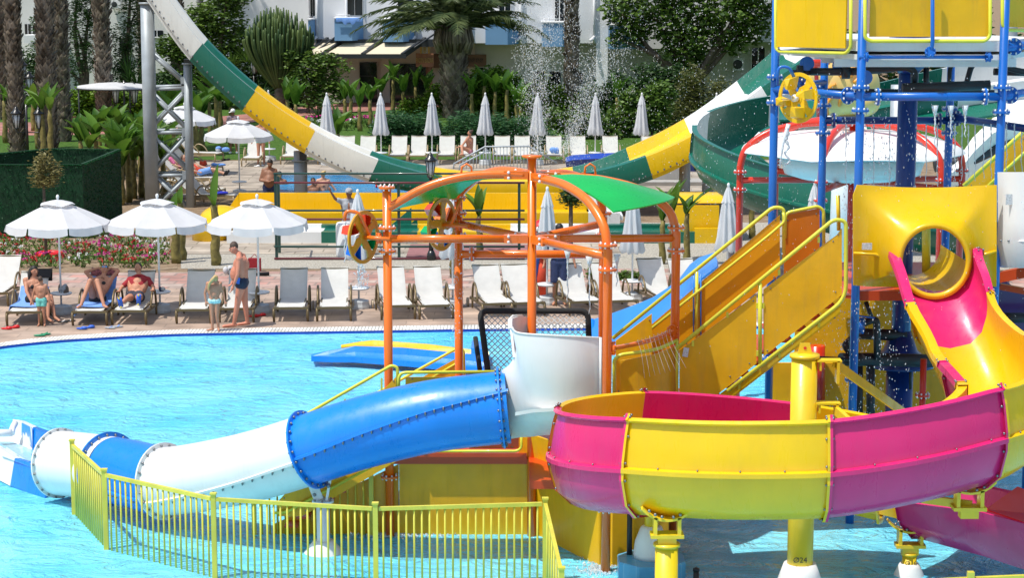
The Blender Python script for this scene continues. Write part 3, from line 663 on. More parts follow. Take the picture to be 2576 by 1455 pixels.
# tall candelabra cactus
dC = dep(282); cb = V((xof(705, 282, dC), dC, 0)); t = thing('candelabra_cactus', 'huge candelabra cactus with many upright green arms', 'cactus', cb)
w = MB(); s_ = dC / F
for k in range(165):
    a = k * 2.4; rr_ = (k / 165) ** .5; hx = 88 * rr_ * math.cos(a) * s_; hy = 60 * rr_ * math.sin(a) * s_
    z0 = zof(150 - 20 * rr_, dC); z1 = zof(22 + 70 * rr_ ** 2 + R.uniform(-12, 18), dC)
    p = [cb + V((hx * .15, hy * .15, 1.2)), cb + V((hx * .75, hy * .75, z0 * .8)), cb + V((hx, hy, z0 + .3)), cb + V((hx * 1.04, hy, z1))]
    q = spl(p, 4); w.path(q, [.062] * (len(q) - 1) + [.03], 6)
w.build('arms', FCACT, t); w = MB(); w.path([cb, cb + V((0, 0, 1.3))], [.35, .25], 10); w.build('trunk', BARK, t)
for i, (x, y, L) in enumerate([(620, 150, 1.5), (640, 178, 1.3), (585, 165, 1.2), (325, 200, 1.9), (345, 212, 1.6), (800, 300, 1.1), (822, 262, .8), (655, 245, 1.2)]):
    d = dep(275) - (8 if y > 240 else 0); b = at(x, y + 12, d)
    agave('yucca_plant' if i < 3 else 'fan_palm', ['spiky yucca head behind the green slide section, topmost', 'spiky yucca head behind the green slide section, lowest', 'spiky yucca head left of its taller neighbours', 'dark sago palm fronds above the round white canopy', 'smaller sago palm right above the canopy edge', 'low fan palm beside the first closed far parasol', 'little fan palm above the white slide rim', 'fan palm tuft in the shade under the green slide'][i], b, L, 40, .07, cat='plant', m=FDARK if i > 2 else FMID)
    MB()
# banana plants
bl_ = [(883, 300, 1.0), (905, 330, 1.1), (932, 322, 1.3), (960, 292, 1.2), (990, 285, 1.7), (1015, 292, 1.2), (1047, 290, 1.4), (1075, 288, 1.2), (1187, 305, 1.3), (1218, 300, 1.6), (1245, 305, 1.4), (1275, 312, 1.6), (1300, 330, 1.2), (1310, 315, 1.0), (868, 295, .9), (1552, 330, 1.5), (723, 310, 1.1), (745, 330, 1.2), (850, 395, .9)]
for i, (x, y, h) in enumerate(bl_):
    d = dep(y); banana('banana_plant', 'young banana plant with upright leaves in the row before the hotel', V((xof(x, y, d), d, 0)), h, 6, 1.15, .42, .10, 'banana plants before the hotel', .4)
for i in range(26):
    x = 205 + (i % 13) * 17 + R.uniform(-6, 6); y = 505 - (i // 13) * 60 + R.uniform(-12, 12); d = dep(y); 
    banana('banana_plant', 'banana plant with pale stem in the grove behind the green hedge screen', V((xof(max(x, 305 if i < 13 else 205), y, d), d, 0)), R.uniform(1.1, 1.7), 7, 1.15, .46, .10, 'banana grove by the grey tower', .65)
for i in range(12):
    x = 400 + i * 16 + R.uniform(-6, 6); y = R.uniform(345, 395); d = dep(y)
    banana('banana_plant', 'banana plant behind the open parasols beside the grey tower', V((xof(x, y, d), d, 0)), R.uniform(1.4, 2.0), 6, 1.2, .46, .10, 'banana plants behind the grey tower', .65)
for i, (x, y) in enumerate([(60, 385), (95, 375), (110, 400), (85, 330), (15, 360), (130, 420)]):
    d = dep(y); banana('banana_plant', 'banana plant among the palm trunks at the left edge', V((xof(x, y, d), d, 0)), R.uniform(1.4, 2.2), 6, 1.2, .32, .11, 'banana plants among the left palms', .7)
for i, (x, y, h, lab) in enumerate([(443, 663, 1.35, 'thick banana stem at the right end of the flower bed'), (457, 655, 1.45, 'thinner banana stem beside the thick one at the flower bed'), (543, 668, 1.5, 'banana stem with a torn leaf stump near the standing man')]):
    d = dep(y); b = V((xof(x, y, d), d, 0)); t = thing('banana_plant', lab, 'banana plant', b); w = MB()
    w.path([b + V((.02 * math.sin(k * 2), 0, h * k / 9)) for k in range(10)], [.11 * (1.1 - .04 * k) * (1 + .14 * (k % 2)) for k in range(10)], 9); w.build('stem', BSTEM, t)
    w = MB(); blade(w, b + V((0, 0, h * .95)), 1.2, 1.45, 1.1 if i == 2 else .5, .22, .2, fold=.8); blade(w, b + V((0, 0, h * .95)), 4, 1.2, .45, .16, .6); w.build('leaves', FBAN, t)
for i, (x, y, h, nl, lab) in enumerate([(1143, 700, 1.9, 5, 'banana plant behind the orange frame, beside the second closed parasol'), (1205, 640, 1.0, 5, 'young banana plant with broad leaves seen through the orange frame'), (1665, 665, 1.1, 4, 'bare banana stem in the gravel'), (1690, 655, 1.2, 4, 'banana stem leaning in the gravel'), (1725, 668, 1.3, 5, 'banana plant with one long arching leaf in the gravel'), (1890, 600, 1.3, 3, 'thin banana plant beside the red post')]):
    d = dep(y); b = V((xof(x, y, d), d, 0)); banana('banana_plant', lab, b, h, nl, 1.0 if i != 4 else .6, .24, .08, None, .5)
    if i == 4:
        w = MB(); blade(w, b + V((0, 0, h)), .0, .95, 1.9, .38, 1.1, seg=10); w.build('arching_leaf', FBAN, [o for o in bpy.data.objects if o.get('label') == lab][0])
t = tree('olive_tree', 'small trained tree with a thin crown in front of the green screen', 'tree', 117, 663, dep(655), [(112, 405, 28, 22), (98, 440, 26), (135, 430, 24), (118, 455, 34, 14)], 1500, .10, FDRY, .035, .035, 5, tz=.95)
tree('olive_tree', 'little standard tree with a dark round head behind the roof frame', 'tree', 1436, 560, dep(640), [(1430, 492, 26, 20), (1445, 500, 24, 16)], 900, .11, FDARK, .05, .04, 5, tz=.95)
tree('low_bush', 'low clipped bush behind the loungers under the roof frame, left', 'shrub', 1575, 700, dep(705), [(1490, 690, 14, 12), (1575, 698, 30, 13), (1605, 698, 20, 12)], 1800, .07, FMID, .02, .05)
tree('low_bush', 'flowering bush beside the person in dark shorts', 'shrub', 1250, 710, dep(712), [(1240, 712, 22, 13), (1350, 712, 14, 12), (1115, 722, 14, 10)], 1500, .07, FMID, .02, .05)

# artificial hedge screen: an open box
gs = thing('green_hedge_screen', 'dark green artificial hedge enclosure behind the flower bed', 'screen', gd(150, 600))
dF, dB = dep(600), dep(600) + 4.6
zt = zof(413, dF); xl = xof(-120, 600, dF); xr = xof(213, 600, dF); xr2 = xof(304, 470, dB)
def turf(name, p0, p1, h0, h1, fuzz):
    w = MB(); p0, p1 = V(p0), V(p1); dd = (p1 - p0).normalized(); nn_ = V((dd.y, -dd.x, 0)); w.slab([p0, p1, p1 + V((0, 0, h1)), p0 + V((0, 0, h0))], -nn_ * .08)
    o = w.build(name, mat('turf_backing', (.003, .035, .012), rough=.95, var=.3, vs=5), gs)
    w = MB(); L = (p1 - p0).length
    for _ in range(int(L * fuzz)):
        u = R.random(); v = R.random() if R.random() < .75 else .99; h = (h0 + (h1 - h0) * u) * v; q = p0 + dd * L * u + V((0, 0, h)) + nn_ * R.uniform(0, .05)
        up = (nn_ * .6 + rv() * .8).normalized(); leaf(w, q, rv(), up, .07, .02)
    w.build('turf', FTURF, o)
turf('screen_panel', (xl, dF, 0), (xr, dF, 0), zt, zt, 650)
turf('screen_panel', (xr, dF, 0), (xr2, dB, 0), zt, zt, 650)
turf('screen_panel', (xr2 - 2.1, dB + .2, 0), (xr2, dB, 0), zt, zt, 500)
turf('screen_panel', (xl, dF - .5 + 3, 0), (xr2 - 2.1, dB + .2, 0), zt, zt, 500)

# round shade canopy and lamps
dS = dep(330); t = thing('round_shade_canopy', 'round white fabric canopy on thin dark posts between the palms', 'canopy', gd(290, 350))
w = MB(); c = at(300, 218, dS); w.rings([[c + V((math.cos(a) * r * 1.85, math.sin(a) * r * 1.5, z - .03 * math.cos(a))) for a in [2 * PI * j / 28 for j in range(28)]] for r, z in ((.05, .18), (.5, .14), (.98, .02), (1, 0), (1, -.08))]); w.build('canvas', CLOTH, t)
w = MB(); w.path([c + V((math.cos(a) * 1.87, math.sin(a) * 1.52, -.06)) for a in [2 * PI * j / 28 for j in range(28)]], .03, 6, closed=True)
for xx, yy in ((-1.75, -.3), (1.7, -.3), (.2, 1.4)): w.cyl((c.x + xx, c.y + yy, 0), (c.x + xx, c.y + yy, c.z - .05), .035, 8)
w.build('frame', DKMET, t)
def lantern(parent, c, s):
    w = MB(); w.lathe(c, [(.05 * s, -.16 * s), (.085 * s, .13 * s)], 6); w.build('glass', LAMPG, parent)
    w = MB(); w.lathe(c + V((0, 0, .14 * s)), [(.13 * s, 0), (.12 * s, .03 * s), (.06 * s, .08 * s), (.045 * s, .12 * s), (.01, .17 * s)], 8); w.lathe(c + V((0, 0, -.19 * s)), [(.03 * s, 0), (.065 * s, .03 * s)], 6)
    for k in range(6):
        a = 2 * PI * k / 6; w.cyl(c + V((math.cos(a) * .055 * s, math.sin(a) * .055 * s, -.16 * s)), c + V((math.cos(a) * .09 * s, math.sin(a) * .09 * s, .14 * s)), .008 * s, 4)
    w.build('lantern_cage', BLK, parent)
def lamp_post(label, x, yb, d, heads, s=1.6, bar=None):
    b = V((xof(x, yb, d), d, 0)); t = thing('lamp_post', label, 'lamp post', b, 'black garden lamp posts'); w = MB(); cs = [at(hx, hy, d) for hx, hy in heads]
    hi = max(c.z for c in cs) if len(cs) == 1 else min(c.z for c in cs) + .35 * s; w.path([b, b + V((0, 0, hi - (.18 * s if len(cs) == 1 else 0)))], [.06, .045], 8); w.lathe(b, [(.12, 0), (.11, .15), (.07, .25)], 8)
    if len(cs) > 1:
        for c in cs: w.path(fillet([V((b.x, d, c.z - .26 * s)), V((c.x, d, c.z - .26 * s)), c + V((0, 0, -.18 * s))], .08), .022, 6)
    w.build('post', BLK, t)
    for c in cs: lantern(t, c, s)
lamp_post('double black lantern post in front of the stout left palm', 70, 392, dep(400), [(41, 303), (98, 303)], 1.75)
lamp_post('double black lantern post beneath the round white canopy', 315, 330, dep(330), [(291, 240), (338, 240)], 1.9)
lamp_post('single lantern on a post behind the stout left palm', 100, 330, dep(330), [(74, 211), (57, 180)], 1.9)
lamp_post('single black lantern against the shrubs above the green slide', 640, 262, dep(280), [(640, 166)], 2.2)
lamp_post('black lantern post standing beside the dark green railing', 1085, 660, dep(655), [(1083, 424)], 1.35)
lamp_post('far lantern post in front of the second hedge', 330, 300, dep(292), [(414, 262)], 2.0) if False else None
w = MB(); dd = dep(345); a = at(175, 300, dd); w.b2(a.x, a.x + .55, dd, dd + .5, a.z - .55, a.z + .1)
t = thing('litter_bin', 'slatted red brown wooden litter bin beside the path', 'litter bin', V((a.x + .27, dd, a.z - .9))); w = MB()
for k in range(9): w.b2(a.x + .065 * k, a.x + .065 * k + .05, dd, dd + .03, a.z - .6, a.z + .1); w.b2(a.x + .065 * k, a.x + .065 * k + .05, dd + .5, dd + .53, a.z - .6, a.z + .1)
w.b2(a.x, a.x + .57, dd + .03, dd + .5, a.z - .58, a.z + .02); w.build('slatted_box', WOODR, t); w = MB(); w.cyl((a.x + .28, dd + .25, 0), (a.x + .28, dd + .25, a.z - .58), .04, 8); w.build('post', BLK, t)

# flower bed
protos = {}
for cname, fm in (('red', FLR), ('white', FLW), ('pink', FLP), ('green', None)):
    t = thing('flowering_plant', '', 'flower', (0, 0, 0), 'bedding flowers behind the near loungers'); w = MB()
    for k in range(26): leaf(w, V((R.uniform(-.13, .13), R.uniform(-.13, .13), R.uniform(.02, .17))), (rv() + V((0, -.3, .9))).normalized(), rv(), .10, .05)
    for k in range(4): w.path([(0, 0, 0), (R.uniform(-.08, .08), R.uniform(-.08, .08), .16)], .006, 4)
    w.build('foliage', FMID, t, origin=(0, 0, 0)); 
    if fm:
        w = MB()
        for q in range(5):
            c = V((R.uniform(-.12, .12), R.uniform(-.12, .12), R.uniform(.14, .24)))
            for k in range(8): leaf(w, c + rv() * .025, (rv() + V((0, -.4, .6))).normalized(), rv(), .042, .034)
        w.build('blossoms', fm, t)
    protos[cname] = t
first = {k: True for k in protos}
lab = {'red': 'low bedding plant with red flowers in the soil bed', 'white': 'low bedding plant with white flowers in the soil bed', 'pink': 'low bedding plant with magenta flowers in the soil bed', 'green': 'leafy bedding plant without blossoms in the soil bed'}
for row in range(8):
    for i in range(20):
        if R.random() < .1: continue
        x = -8 + i * 23 + (row % 2) * 11 + R.uniform(-8, 8); y = 598 + row * 10.6 + R.uniform(-3, 3)
        if x > 425 or (x < 50 and y > 655): continue
        q = R.random(); c = 'green' if row == 0 or q < .10 else 'red' if q < .62 else 'white' if q < .80 else 'pink'
        if abs(x - (400 - (y - 600) * .05)) < 22 and q < .8: c = 'white'
        p = gd(x, y, .01); kw = dict(loc=p, rz=R.uniform(0, 6), label=lab[c])
        if first[c]:
            o = protos[c]; o.location = p; o['label'] = lab[c]; first[c] = False
        else: o = copy_tree(protos[c], **kw)
        s = R.uniform(.8, 1.2); o.scale = (s, s, s)
for i in range(15):
    x = 740 + i * 17 + R.uniform(-5, 5); p = gd(x, R.uniform(318, 330), .01); c = 'pink' if i % 3 else 'white'
    o = copy_tree(protos[c], loc=p, rz=R.random() * 6, label='pale border flower clump before the banana row', group='border flowers before the hotel'); o.scale = (2.2,) * 3
# ================================================================ loungers and parasols
def make_lounger(fm, wheels=True, name='sun_lounger'):
    t = thing(name, '', 'sun lounger', (0, 0, 0)); w = MB()
    for s in (-.27, .27):
        w.beam((s, -.76, .31), (s, .36, .31), .035, .05); w.beam((s, .36, .31), (s, .88, .88), .03, .04)
    w.b2(-.36, .36, -.79, -.74, .27, .32); w.b2(-.3, .3, .85, .9, .86, .9) ; w.b2(-.36, .36, .78, .82, .16, .2)
    for s in (-1, 1):
        x = s * .34; w.beam((x, -.74, .27), (x, .8, .2), .04, .06)
    w.build('frame', fm, t)
    for s in (-1, 1):
        x = s * .35
        w = MB(); w.path(spl([(x, .5, .02), (x, .47, .35), (x, .36, .56), (x, .2, .60), (x, .0, .5), (x, -.15, .27)], 4), .024, 8); w.build('armrest', fm, t)
        w = MB(); w.path([(x, -.76, .30), (x, -.78, .14), (x, -.74, 0)], [.028, .03, .024], 8); w.build('leg', fm, t)
        if wheels: w = MB(); w.cyl((s * .38, .8, .1), (s * .42, .8, .1), .1, 14); w.build('wheel', WOODP, t)
    w = MB(); pr = [(-.77, .325), (-.72, .345), (-.2, .335), (.3, .335), (.36, .35), (.44, .43), (.62, .64), (.88, .92)]
    w.rings([[V((-.29 + .58 * j / 6, y, z - .015 * math.sin(PI * j / 6))) for j in range(7)] for y, z in pr], closed=False); w.build('sling', SLING, t)
    return t
L0 = make_lounger(BRONZE)
ng = 'white loungers along the near pool edge'
spots = [(-20, 772, 0, 'white lounger cut off by the left edge, with its tall back behind the sitting woman'),
 (55, 822, 4, 'lounger under the sitting woman, draped with a light blue towel'), (226, 821, 0, 'lounger carrying the sunbather with raised knees'), (325, 819, 0, 'lounger carrying the boy in the dark red shirt'),
 (484, 816, 2, 'empty white lounger between the round table with clothes and the little girl'), (592, 813, 2, 'lounger right behind the standing man and the little girl'),
 (727, 811, 3, 'empty white lounger just right of the third open parasol'), (834, 810, 4, 'empty white lounger left of the first closed parasol base'),
 (988, 806, 9, 'empty white lounger behind the left orange post'), (1083, 805, 9, 'empty white lounger between the left orange post and the second closed parasol'),
 (1238, 800, 11, 'empty white lounger just right of the second orange post'), (1312, 798, 11, 'white lounger behind the middle orange post'),
 (1455, 795, 12, 'white lounger left of the tall right front orange post'), (1545, 793, 12, 'white lounger partly behind the right front orange post'),
 (1665, 780, 12, 'white lounger beside the top of the blue slide'), (1745, 782, 12, 'white lounger of which only the back shows above the blue slide')]
for i, (x, y, a, lb) in enumerate(spots):
    d = dep(y); p = V((xof(x, y, d), d + .76, 0)); a = math.radians(a)
    if i == 0: o = L0; o.location = p; o['label'] = lb; o['group'] = ng
    else: o = copy_tree(L0, loc=p, rz=a, label=lb, group=ng)
F0 = make_lounger(BEIGEF, False); fgp = 'white loungers in the far row by the juniper bushes'; ff = True
fl = [(632, 420, 'far lounger behind the man with the phone'), (730, 415, 'far lounger left of the grey slide post'), (776, 415, 'far lounger right of the grey slide post'), (866, 413, 'far lounger directly above the white slide section'), (920, 413, 'far lounger between the first and second closed parasols'),
 (1000, 413, 'far lounger right of the second closed parasol'), (1050, 413, 'far lounger left of the black lantern post'), (1122, 413, 'far lounger between the lantern and the sitting woman'), (1176, 413, 'far lounger with the woman sitting on it'), (1263, 413, 'far lounger behind the grey stair railing, left'),
 (1314, 413, 'far lounger behind the grey stair railing, right'), (1395, 413, 'far lounger with a blue towel in the spray'), (1456, 413, 'far lounger left of the sixth closed parasol'), (1539, 413, 'far lounger between the two last closed parasols'), (1640, 413, 'far lounger half hidden by the yellow slide wall')]
for x, y, lb in fl:
    d = dep(y); p = V((xof(x, y, d), d + .76, .012))
    if ff: o = F0; o.location = p; o['label'] = lb; o['group'] = fgp; ff = False
    else: o = copy_tree(F0, loc=p, label=lb, group=fgp)
for i, (x, y, a, lb) in enumerate([(505, 405, 72, 'topmost of the white loungers left of the mid parasol, bags on it'), (500, 440, 76, 'white lounger with blue and orange towels left of the mid parasol'), (455, 455, 80, 'white lounger under the sunbather in the hat'), (478, 470, 84, 'white lounger behind the right tower leg with a reclining pair of legs'), (540, 515, 76, 'beige framed lounger with a royal blue towel'), (455, 500, 80, 'lounger seen from behind, low beside the tower'), (430, 478, 84, 'lounger seen between the tower legs'), (500, 500, 80, 'lounger folded up behind the right tower leg')]):
    p = gd(x, y, .012); copy_tree(F0, loc=p, rz=math.radians(a), label=lb, group='loungers turned sideways beside the grey tower')

def parasol_base(t, tz=.44, tr=.235, bm=GREYP, br=.24):
    w = MB(); w.lathe((0, 0, 0), [(br, 0), (br * 1.02, .05), (br * .98, .09), (br * .96, .1), (br * .94, .17), (br * .6, .19), (.04, .21)], 8, smooth=False, ph=PI / 8); w.build('base', bm, t)
    w = MB(); w.lathe((0, 0, tz), [(.03, -.02), (tr * .9, -.02), (tr, 0), (tr, .015), (tr * .93, .022), (.02, .015)], 24); w.build('table_disc', PLAS, t)
def open_parasol():
    t = thing('open_parasol', '', 'parasol', (0, 0, 0)); parasol_base(t)
    w = MB(); w.cyl((0, 0, .1), (0, 0, 2.46), .022, 10); w.build('pole', CAP, t)
    w = MB(); n = 8
    def pt(k, r, z, sag=0): a = 2 * PI * k / n + PI / 8; return V((math.cos(a) * r, math.sin(a) * r, z))
    rs = []
    for r, z in ((.30, 2.33), (.6, 2.20), (.85, 2.08), (1.10, 1.96)):
        ring = []
        for k in range(n):
            a, b = pt(k, r, z), pt(k + 1, r, z)
            for j in range(4): 
                u = j / 4; q = a.lerp(b, u); q.z -= .035 * math.sin(PI * u) * (r / 1.1); ring.append(q)
        rs.append(ring)
    w.rings(rs, smooth=False)
    cn = w.build('canopy', CLOTH, t)
    w = MB()
    for k in range(n):
        a, b = pt(k, 1.10, 1.96), pt(k + 1, 1.10, 1.96); rows = [[], []]
        for j in range(9):
            u = .02 + .96 * j / 8; q = a.lerp(b, u); q.z -= .035 * math.sin(PI * u); o = V((q.x, q.y, 0)).normalized()
            rows[0].append(q); rows[1].append(q + o * (.035 + .018 * math.sin(j * 2.1 + k)) + V((0, 0, -.16 + .03 * (abs(u - .5) * 2) ** 4)))
        w.rings(rows, closed=False)
    w.build('valance', CLOTH, cn)
    w = MB(); rs = []
    for r, z in ((.02, 2.45), (.15, 2.41), (.36, 2.33)):
        rs.append([V((math.cos(2 * PI * j / 32 + PI / 8) * r, math.sin(2 * PI * j / 32 + PI / 8) * r, z + .05 * r / .36 * abs(math.sin(4 * PI * j / 32 * 1)))) for j in range(32)])
    w.rings(rs); w.build('vent_cap', CLOTH, cn)
    w = MB(); w.lathe((0, 0, 2.44), [(.03, 0), (.02, .03), (.035, .06), (.03, .1), (.01, .12)], 10); w.build('finial', CAP, t)
    w = MB()
    for k in range(n): w.cyl(pt(k, 1.07, 1.95), pt(k, .03, 2.38), .009, 5); w.cyl((0, 0, 1.75), pt(k, .55, 2.17), .008, 5)
    w.build('ribs', PLAS, t); return t
def closed_parasol(seed=0):
    t = thing('closed_parasol', '', 'parasol', (0, 0, 0)); parasol_base(t); rr = random.Random(seed)
    w = MB(); w.cyl((0, 0, .1), (0, 0, 2.5), .022, 10); w.build('pole', CAP, t)
    w = MB(); rs = []; n = 48
    for z, r, am in ((2.50, .03, .1), (2.38, .075, .15), (2.20, .115, .2), (2.17, .125, .25)): rs.append((z, r, am))
    def rg(z, r, am): return [V((math.cos(2 * PI * j / n) * r * (1 + am * math.cos(8 * 2 * PI * j / n + z) + am * .4 * math.sin(3 * 2 * PI * j / n + seed)), math.sin(2 * PI * j / n) * r * (1 + am * math.cos(8 * 2 * PI * j / n + z)), z + .02 * math.sin(16 * PI * j / n))) for j in range(n)]
    w.rings([rg(*q) for q in rs]); w.rings([rg(*q) for q in ((2.22, .10, .2), (2.05, .125, .25), (1.75, .155, .28), (1.4, .19, .3), (1.15, .235, .32), (1.08, .20, .3))])
    w.build('folded_canopy', CLOTH, t)
    w = MB(); w.lathe((0, 0, 2.48), [(.03, 0), (.02, .03), (.035, .06), (.03, .1), (.01, .12)], 10); w.build('finial', CAP, t); return t
OP = open_parasol(); CPs = closed_parasol()
for i, (x, y, lb) in enumerate([(155, 790, 'leftmost open white parasol, above the sitting woman'), (403, 786, 'open white parasol in the middle of the near three'), (652, 787, 'open white parasol behind the standing man'), (603, 492, 'open white parasol beside the man with the phone'), (468, 440, 'open white parasol behind the grey tower')]):
    p = gd(x, y); kw = dict(loc=p, rz=(0, .12, .02, .2, .1)[i], label=lb, group='open white parasols')
    if i == 0: OP.location = p; OP['label'] = lb; OP['group'] = kw['group']
    else:
        o = copy_tree(OP, **kw)
        if i >= 3: o.scale = (1.03, 1.03, 1.0)
cps = [(903, 776, 'first closed parasol of the near row, behind the coloured bucket wheel'), (1139, 774, 'closed parasol behind the second orange post'), (1376, 766, 'closed parasol beside the red parrot figure'), (1590, 757, 'closed parasol seen under the green roof panel'), (1828, 752, 'closed parasol left of the red steel post'), (2043, 744, 'closed parasol behind the yellow landing panel'),
 (824, 415, 'leftmost closed parasol of the far row'), (959, 415, 'second closed parasol of the far row'), (1087, 415, 'third closed parasol of the far row, above the lantern'), (1221, 415, 'closed parasol of the far row beside the fat palm'), (1352, 415, 'closed parasol of the far row inside the fountain spray'), (1497, 415, 'closed parasol of the far row right of the spray'), (1613, 415, 'closed parasol of the far row above the yellow slide wall'), (678, 405, 'small closed parasol on the lawn behind the open one'), (1800, 415, 'closed parasol peeping over the white slide section')]
for i, (x, y, lb) in enumerate(cps):
    p = gd(x, y, 0 if y > 600 else .012); g = 'closed parasols of the near row' if y > 600 else 'closed parasols of the far row'
    if i == 0: CPs.location = p; CPs['label'] = lb; CPs['group'] = g
    else: o = copy_tree(CPs, loc=p, rz=i * .7, label=lb, group=g); o.scale = (1, 1, 1) if y > 600 else (1.05, 1.05, 1.03)

# ================================================================ generic flume (open trough)
def flume(name, label, cat, path, secs, segs, out=1, bolts=True, joint=True, group=None, th=.03, ridge=None, lipm=None):
    """path: bottom line; secs: function f->[(s,h)]; segs: [(i0,i1,mat,partname)]"""
    P = [V(p) for p in path]; n = len(P); t = thing(name, label, cat, V((P[0].x, P[0].y, 0)), group); Ns = []; Ts = []
    for i in range(n):
        q = P[min(i + 1, n - 1)] - P[max(i - 1, 0)]; q.z = 0; q.normalize(); Ns.append(V((q.y, -q.x, 0)) * out); Ts.append((P[min(i + 1, n - 1)] - P[max(i - 1, 0)]).normalized())
    def sec(i, sc=0.):
        r = []
        for s, h in secs(i / (n - 1)): r.append(P[i] + Ns[i] * s * (1 + sc) + V((0, 0, h - (sc * .35 if h < .3 else 0))))
        return r
    for i0, i1, m, pn in segs:
        w = MB(); w.rings([sec(i) for i in range(i0, i1 + 1)], closed=False)
        o = w.build(pn, m, t, solid=th)
        if joint:
            for i, sg2 in ((i0, 1), (i1, -1)):
                w = MB()
                a = sec(i); b = [p + Ts[i] * .05 * sg2 for p in a]; c = [P[i].lerp(p, 1.0) + (p - (P[i] + V((0, 0, .45)))).normalized() * (.075 if 2 < a.index(p) < len(a) - 2 else .012) for p in a]; dd_ = [p + Ts[i] * .03 * sg2 for p in c]
                w.rings([a, c, dd_], closed=False, smooth=False)
                if bolts:
                    for k in range(1, len(c) - 1):
                        q = a[k].lerp(c[k], .65) + Ts[i] * .035 * sg2; w.ell(q, (.016, .016, .016), 6, 4, 1)
                w.build('joint_flange', [m, BOLT], o)
        if ridge:
            w = MB(); rs = []
            for i in range(i0, i1 + 1):
                s, h = ridge; s = s(i / (n - 1)) if callable(s) else s
                c = P[i] + V((0, 0, h)); rs.append([c + Ns[i] * s, c + Ns[i] * (s + .085) - V((0, 0, .02)), c + Ns[i] * (s + .085) + V((0, 0, -.07)), c + Ns[i] * s + V((0, 0, -.07))])
                if i % 2 == 0: w.ell(c + Ns[i] * (s + .05) + V((0, 0, .0)), (.012, .012, .012), 5, 4, 1)
            w.rings(rs, closed=True, smooth=False, caps=True); w.build('side_rib', [lipm.get(m.name, m) if lipm else m, BOLT], o)
    return t

# spiral slide
cc = gd(2010, 1525); RX, RY = 2.37, 1.5; DOLD = gd(2010, 1480).y
def zfl(a):       # floor height by angle (degrees, going negative)
    tb = [(10, 1.86), (0, 1.82), (-25, 1.80), (-49, 1.72), (-88, 1.48), (-137, 1.37), (-180, 1.17), (-232, 1.05), (-280, .79), (-330, .45)]
    for (a0, z0), (a1, z1) in zip(tb, tb[1:]):
        if a1 <= a <= a0: return z0 + (z1 - z0) * (a - a0) / (a1 - a0)
    return tb[-1][1]
sp = [V((at(2350, 745, 26.75).x, 26.75, 3.15)), V((at(2350, 745, 26.5).x, 26.5, 3.13)), V((at(2372, 800, 26.1).x, 26.1, 2.86)), V((at(2402, 800, 25.7).x, 25.7, 2.46)), V((5.75, 25.2, 2.06)), V((5.80, 24.6, 1.92))]
hx = []
for a in range(0, -301, -10):
    s_a = math.sin(math.radians(a)); zr_ = zfl(a) + 1.02; dn2 = cc.y + (RY + .5) * s_a; do2 = DOLD + (RY + .5) * s_a
    hx.append(cc + V((RX * math.cos(math.radians(a)), RY * s_a, 7.4 - (7.4 - zr_) * dn2 / do2 - 1.02 - .10 * min(1, -a / 40))))
path = spl(sp, 4)[:-1] + [p for p in spl([sp[-1]] + hx, 2)]
nA = 4 * 5; NP = len(path)
def idx(a): return nA + 2 + int(round(-a / 5))
SA = [(-.61, .50), (-.60, .575), (-.48, .58), (-.475, .40), (-.42, .2), (-.28, .06), (0, 0), (.28, .06), (.42, .2), (.475, .40), (.48, .48), (.48, .54), (.48, .58), (.60, .575), (.61, .50)]
SB = [(-.63, .64), (-.62, .715), (-.51, .72), (-.50, .5), (-.43, .22), (-.28, .05), (0, 0), (.26, .03), (.43, .18), (.50, .44), (.50, .62), (.46, .89), (.41, 1.11), (.46, 1.13), (.50, 1.10)]
def ssec(f):
    i = f * (NP - 1); k = max(0, min(1, (i - 4) / (nA + 2))); k = k * k * (3 - 2 * k); return [(a[0] + (b[0] - a[0]) * k, a[1] + (b[1] - a[1]) * k) for a, b in zip(SA, SB)]
js = [(0, 11, PINK), (11, 19, YEL), (19, 22, PINK), (22, idx(-45), YEL), (idx(-45), idx(-90), PINK), (idx(-90), idx(-140), YEL), (idx(-140), idx(-184), PINK), (idx(-184), idx(-232), YEL), (idx(-232), idx(-277), PINK), (idx(-277), NP - 1, YEL)]
spiral = flume('spiral_slide', 'big pink and yellow open spiral slide winding round the yellow column', 'water slide', path, ssec, [(a, b, m, 'trough_section') for a, b, m in js if b > a], out=-1, ridge=(lambda f: .50, .60))
# centre column
def foot(w, c, r0, r1, h, n=24, m=0): w.lathe(c, [(r0, -.3), (r0, .02), (r0 * .97, h * .25), (r1 * 1.35, h * .8), (r1 * 1.1, h), (r1 * .8, h)], n, m)
colc = thing('slide_column', 'thick yellow steel column in the middle of the spiral slide', 'column', cc + V((0, 0, -.4)))
zt_ = zof(896, cc.y); w = MB(); w.cyl(cc + V((0, 0, -.4)), cc + V((0, 0, zt_)), .15, 28); w.lathe(cc + V((0, 0, zt_)), [(.17, -.02), (.172, .0), (.17, .02), (.02, .03)], 28); w.build('column', YPT, colc)
w = MB(); c = cc + V((-.0, -.02, zt_ + .02)); w.slab([c + V((-.085, 0, 0)), c + V((.085, 0, 0)), c + V((.055, 0, .13)), c + V((-.055, 0, .13))], (0, .02, 0)); w.lathe(c + V((0, -.002, .075)), [(.018, 0), (.018, .004)], 12, 1, axis=(0, -1, 0)); w.build('lifting_lug', [YPT, REDP], colc)
w = MB(); foot(w, cc + V((0, 0, -.1)), .36, .17, zof(1418, cc.y) + .1); w.build('foot_cover', WHT, colc)
w = MB()
def bracket(w, p, m=0):
    w.box(p, (.28, .16, .02)); w.box(p + V((.1, 0, -.13)), (.03, .16, .26)); w.box(p + V((-.1, 0, -.06)), (.02, .14, .1))
for z in (zof(905, cc.y), zof(1012, cc.y)): bracket(w, cc + V((.27, -.05, z)))
w.build('arm_bracket', YPT, colc)
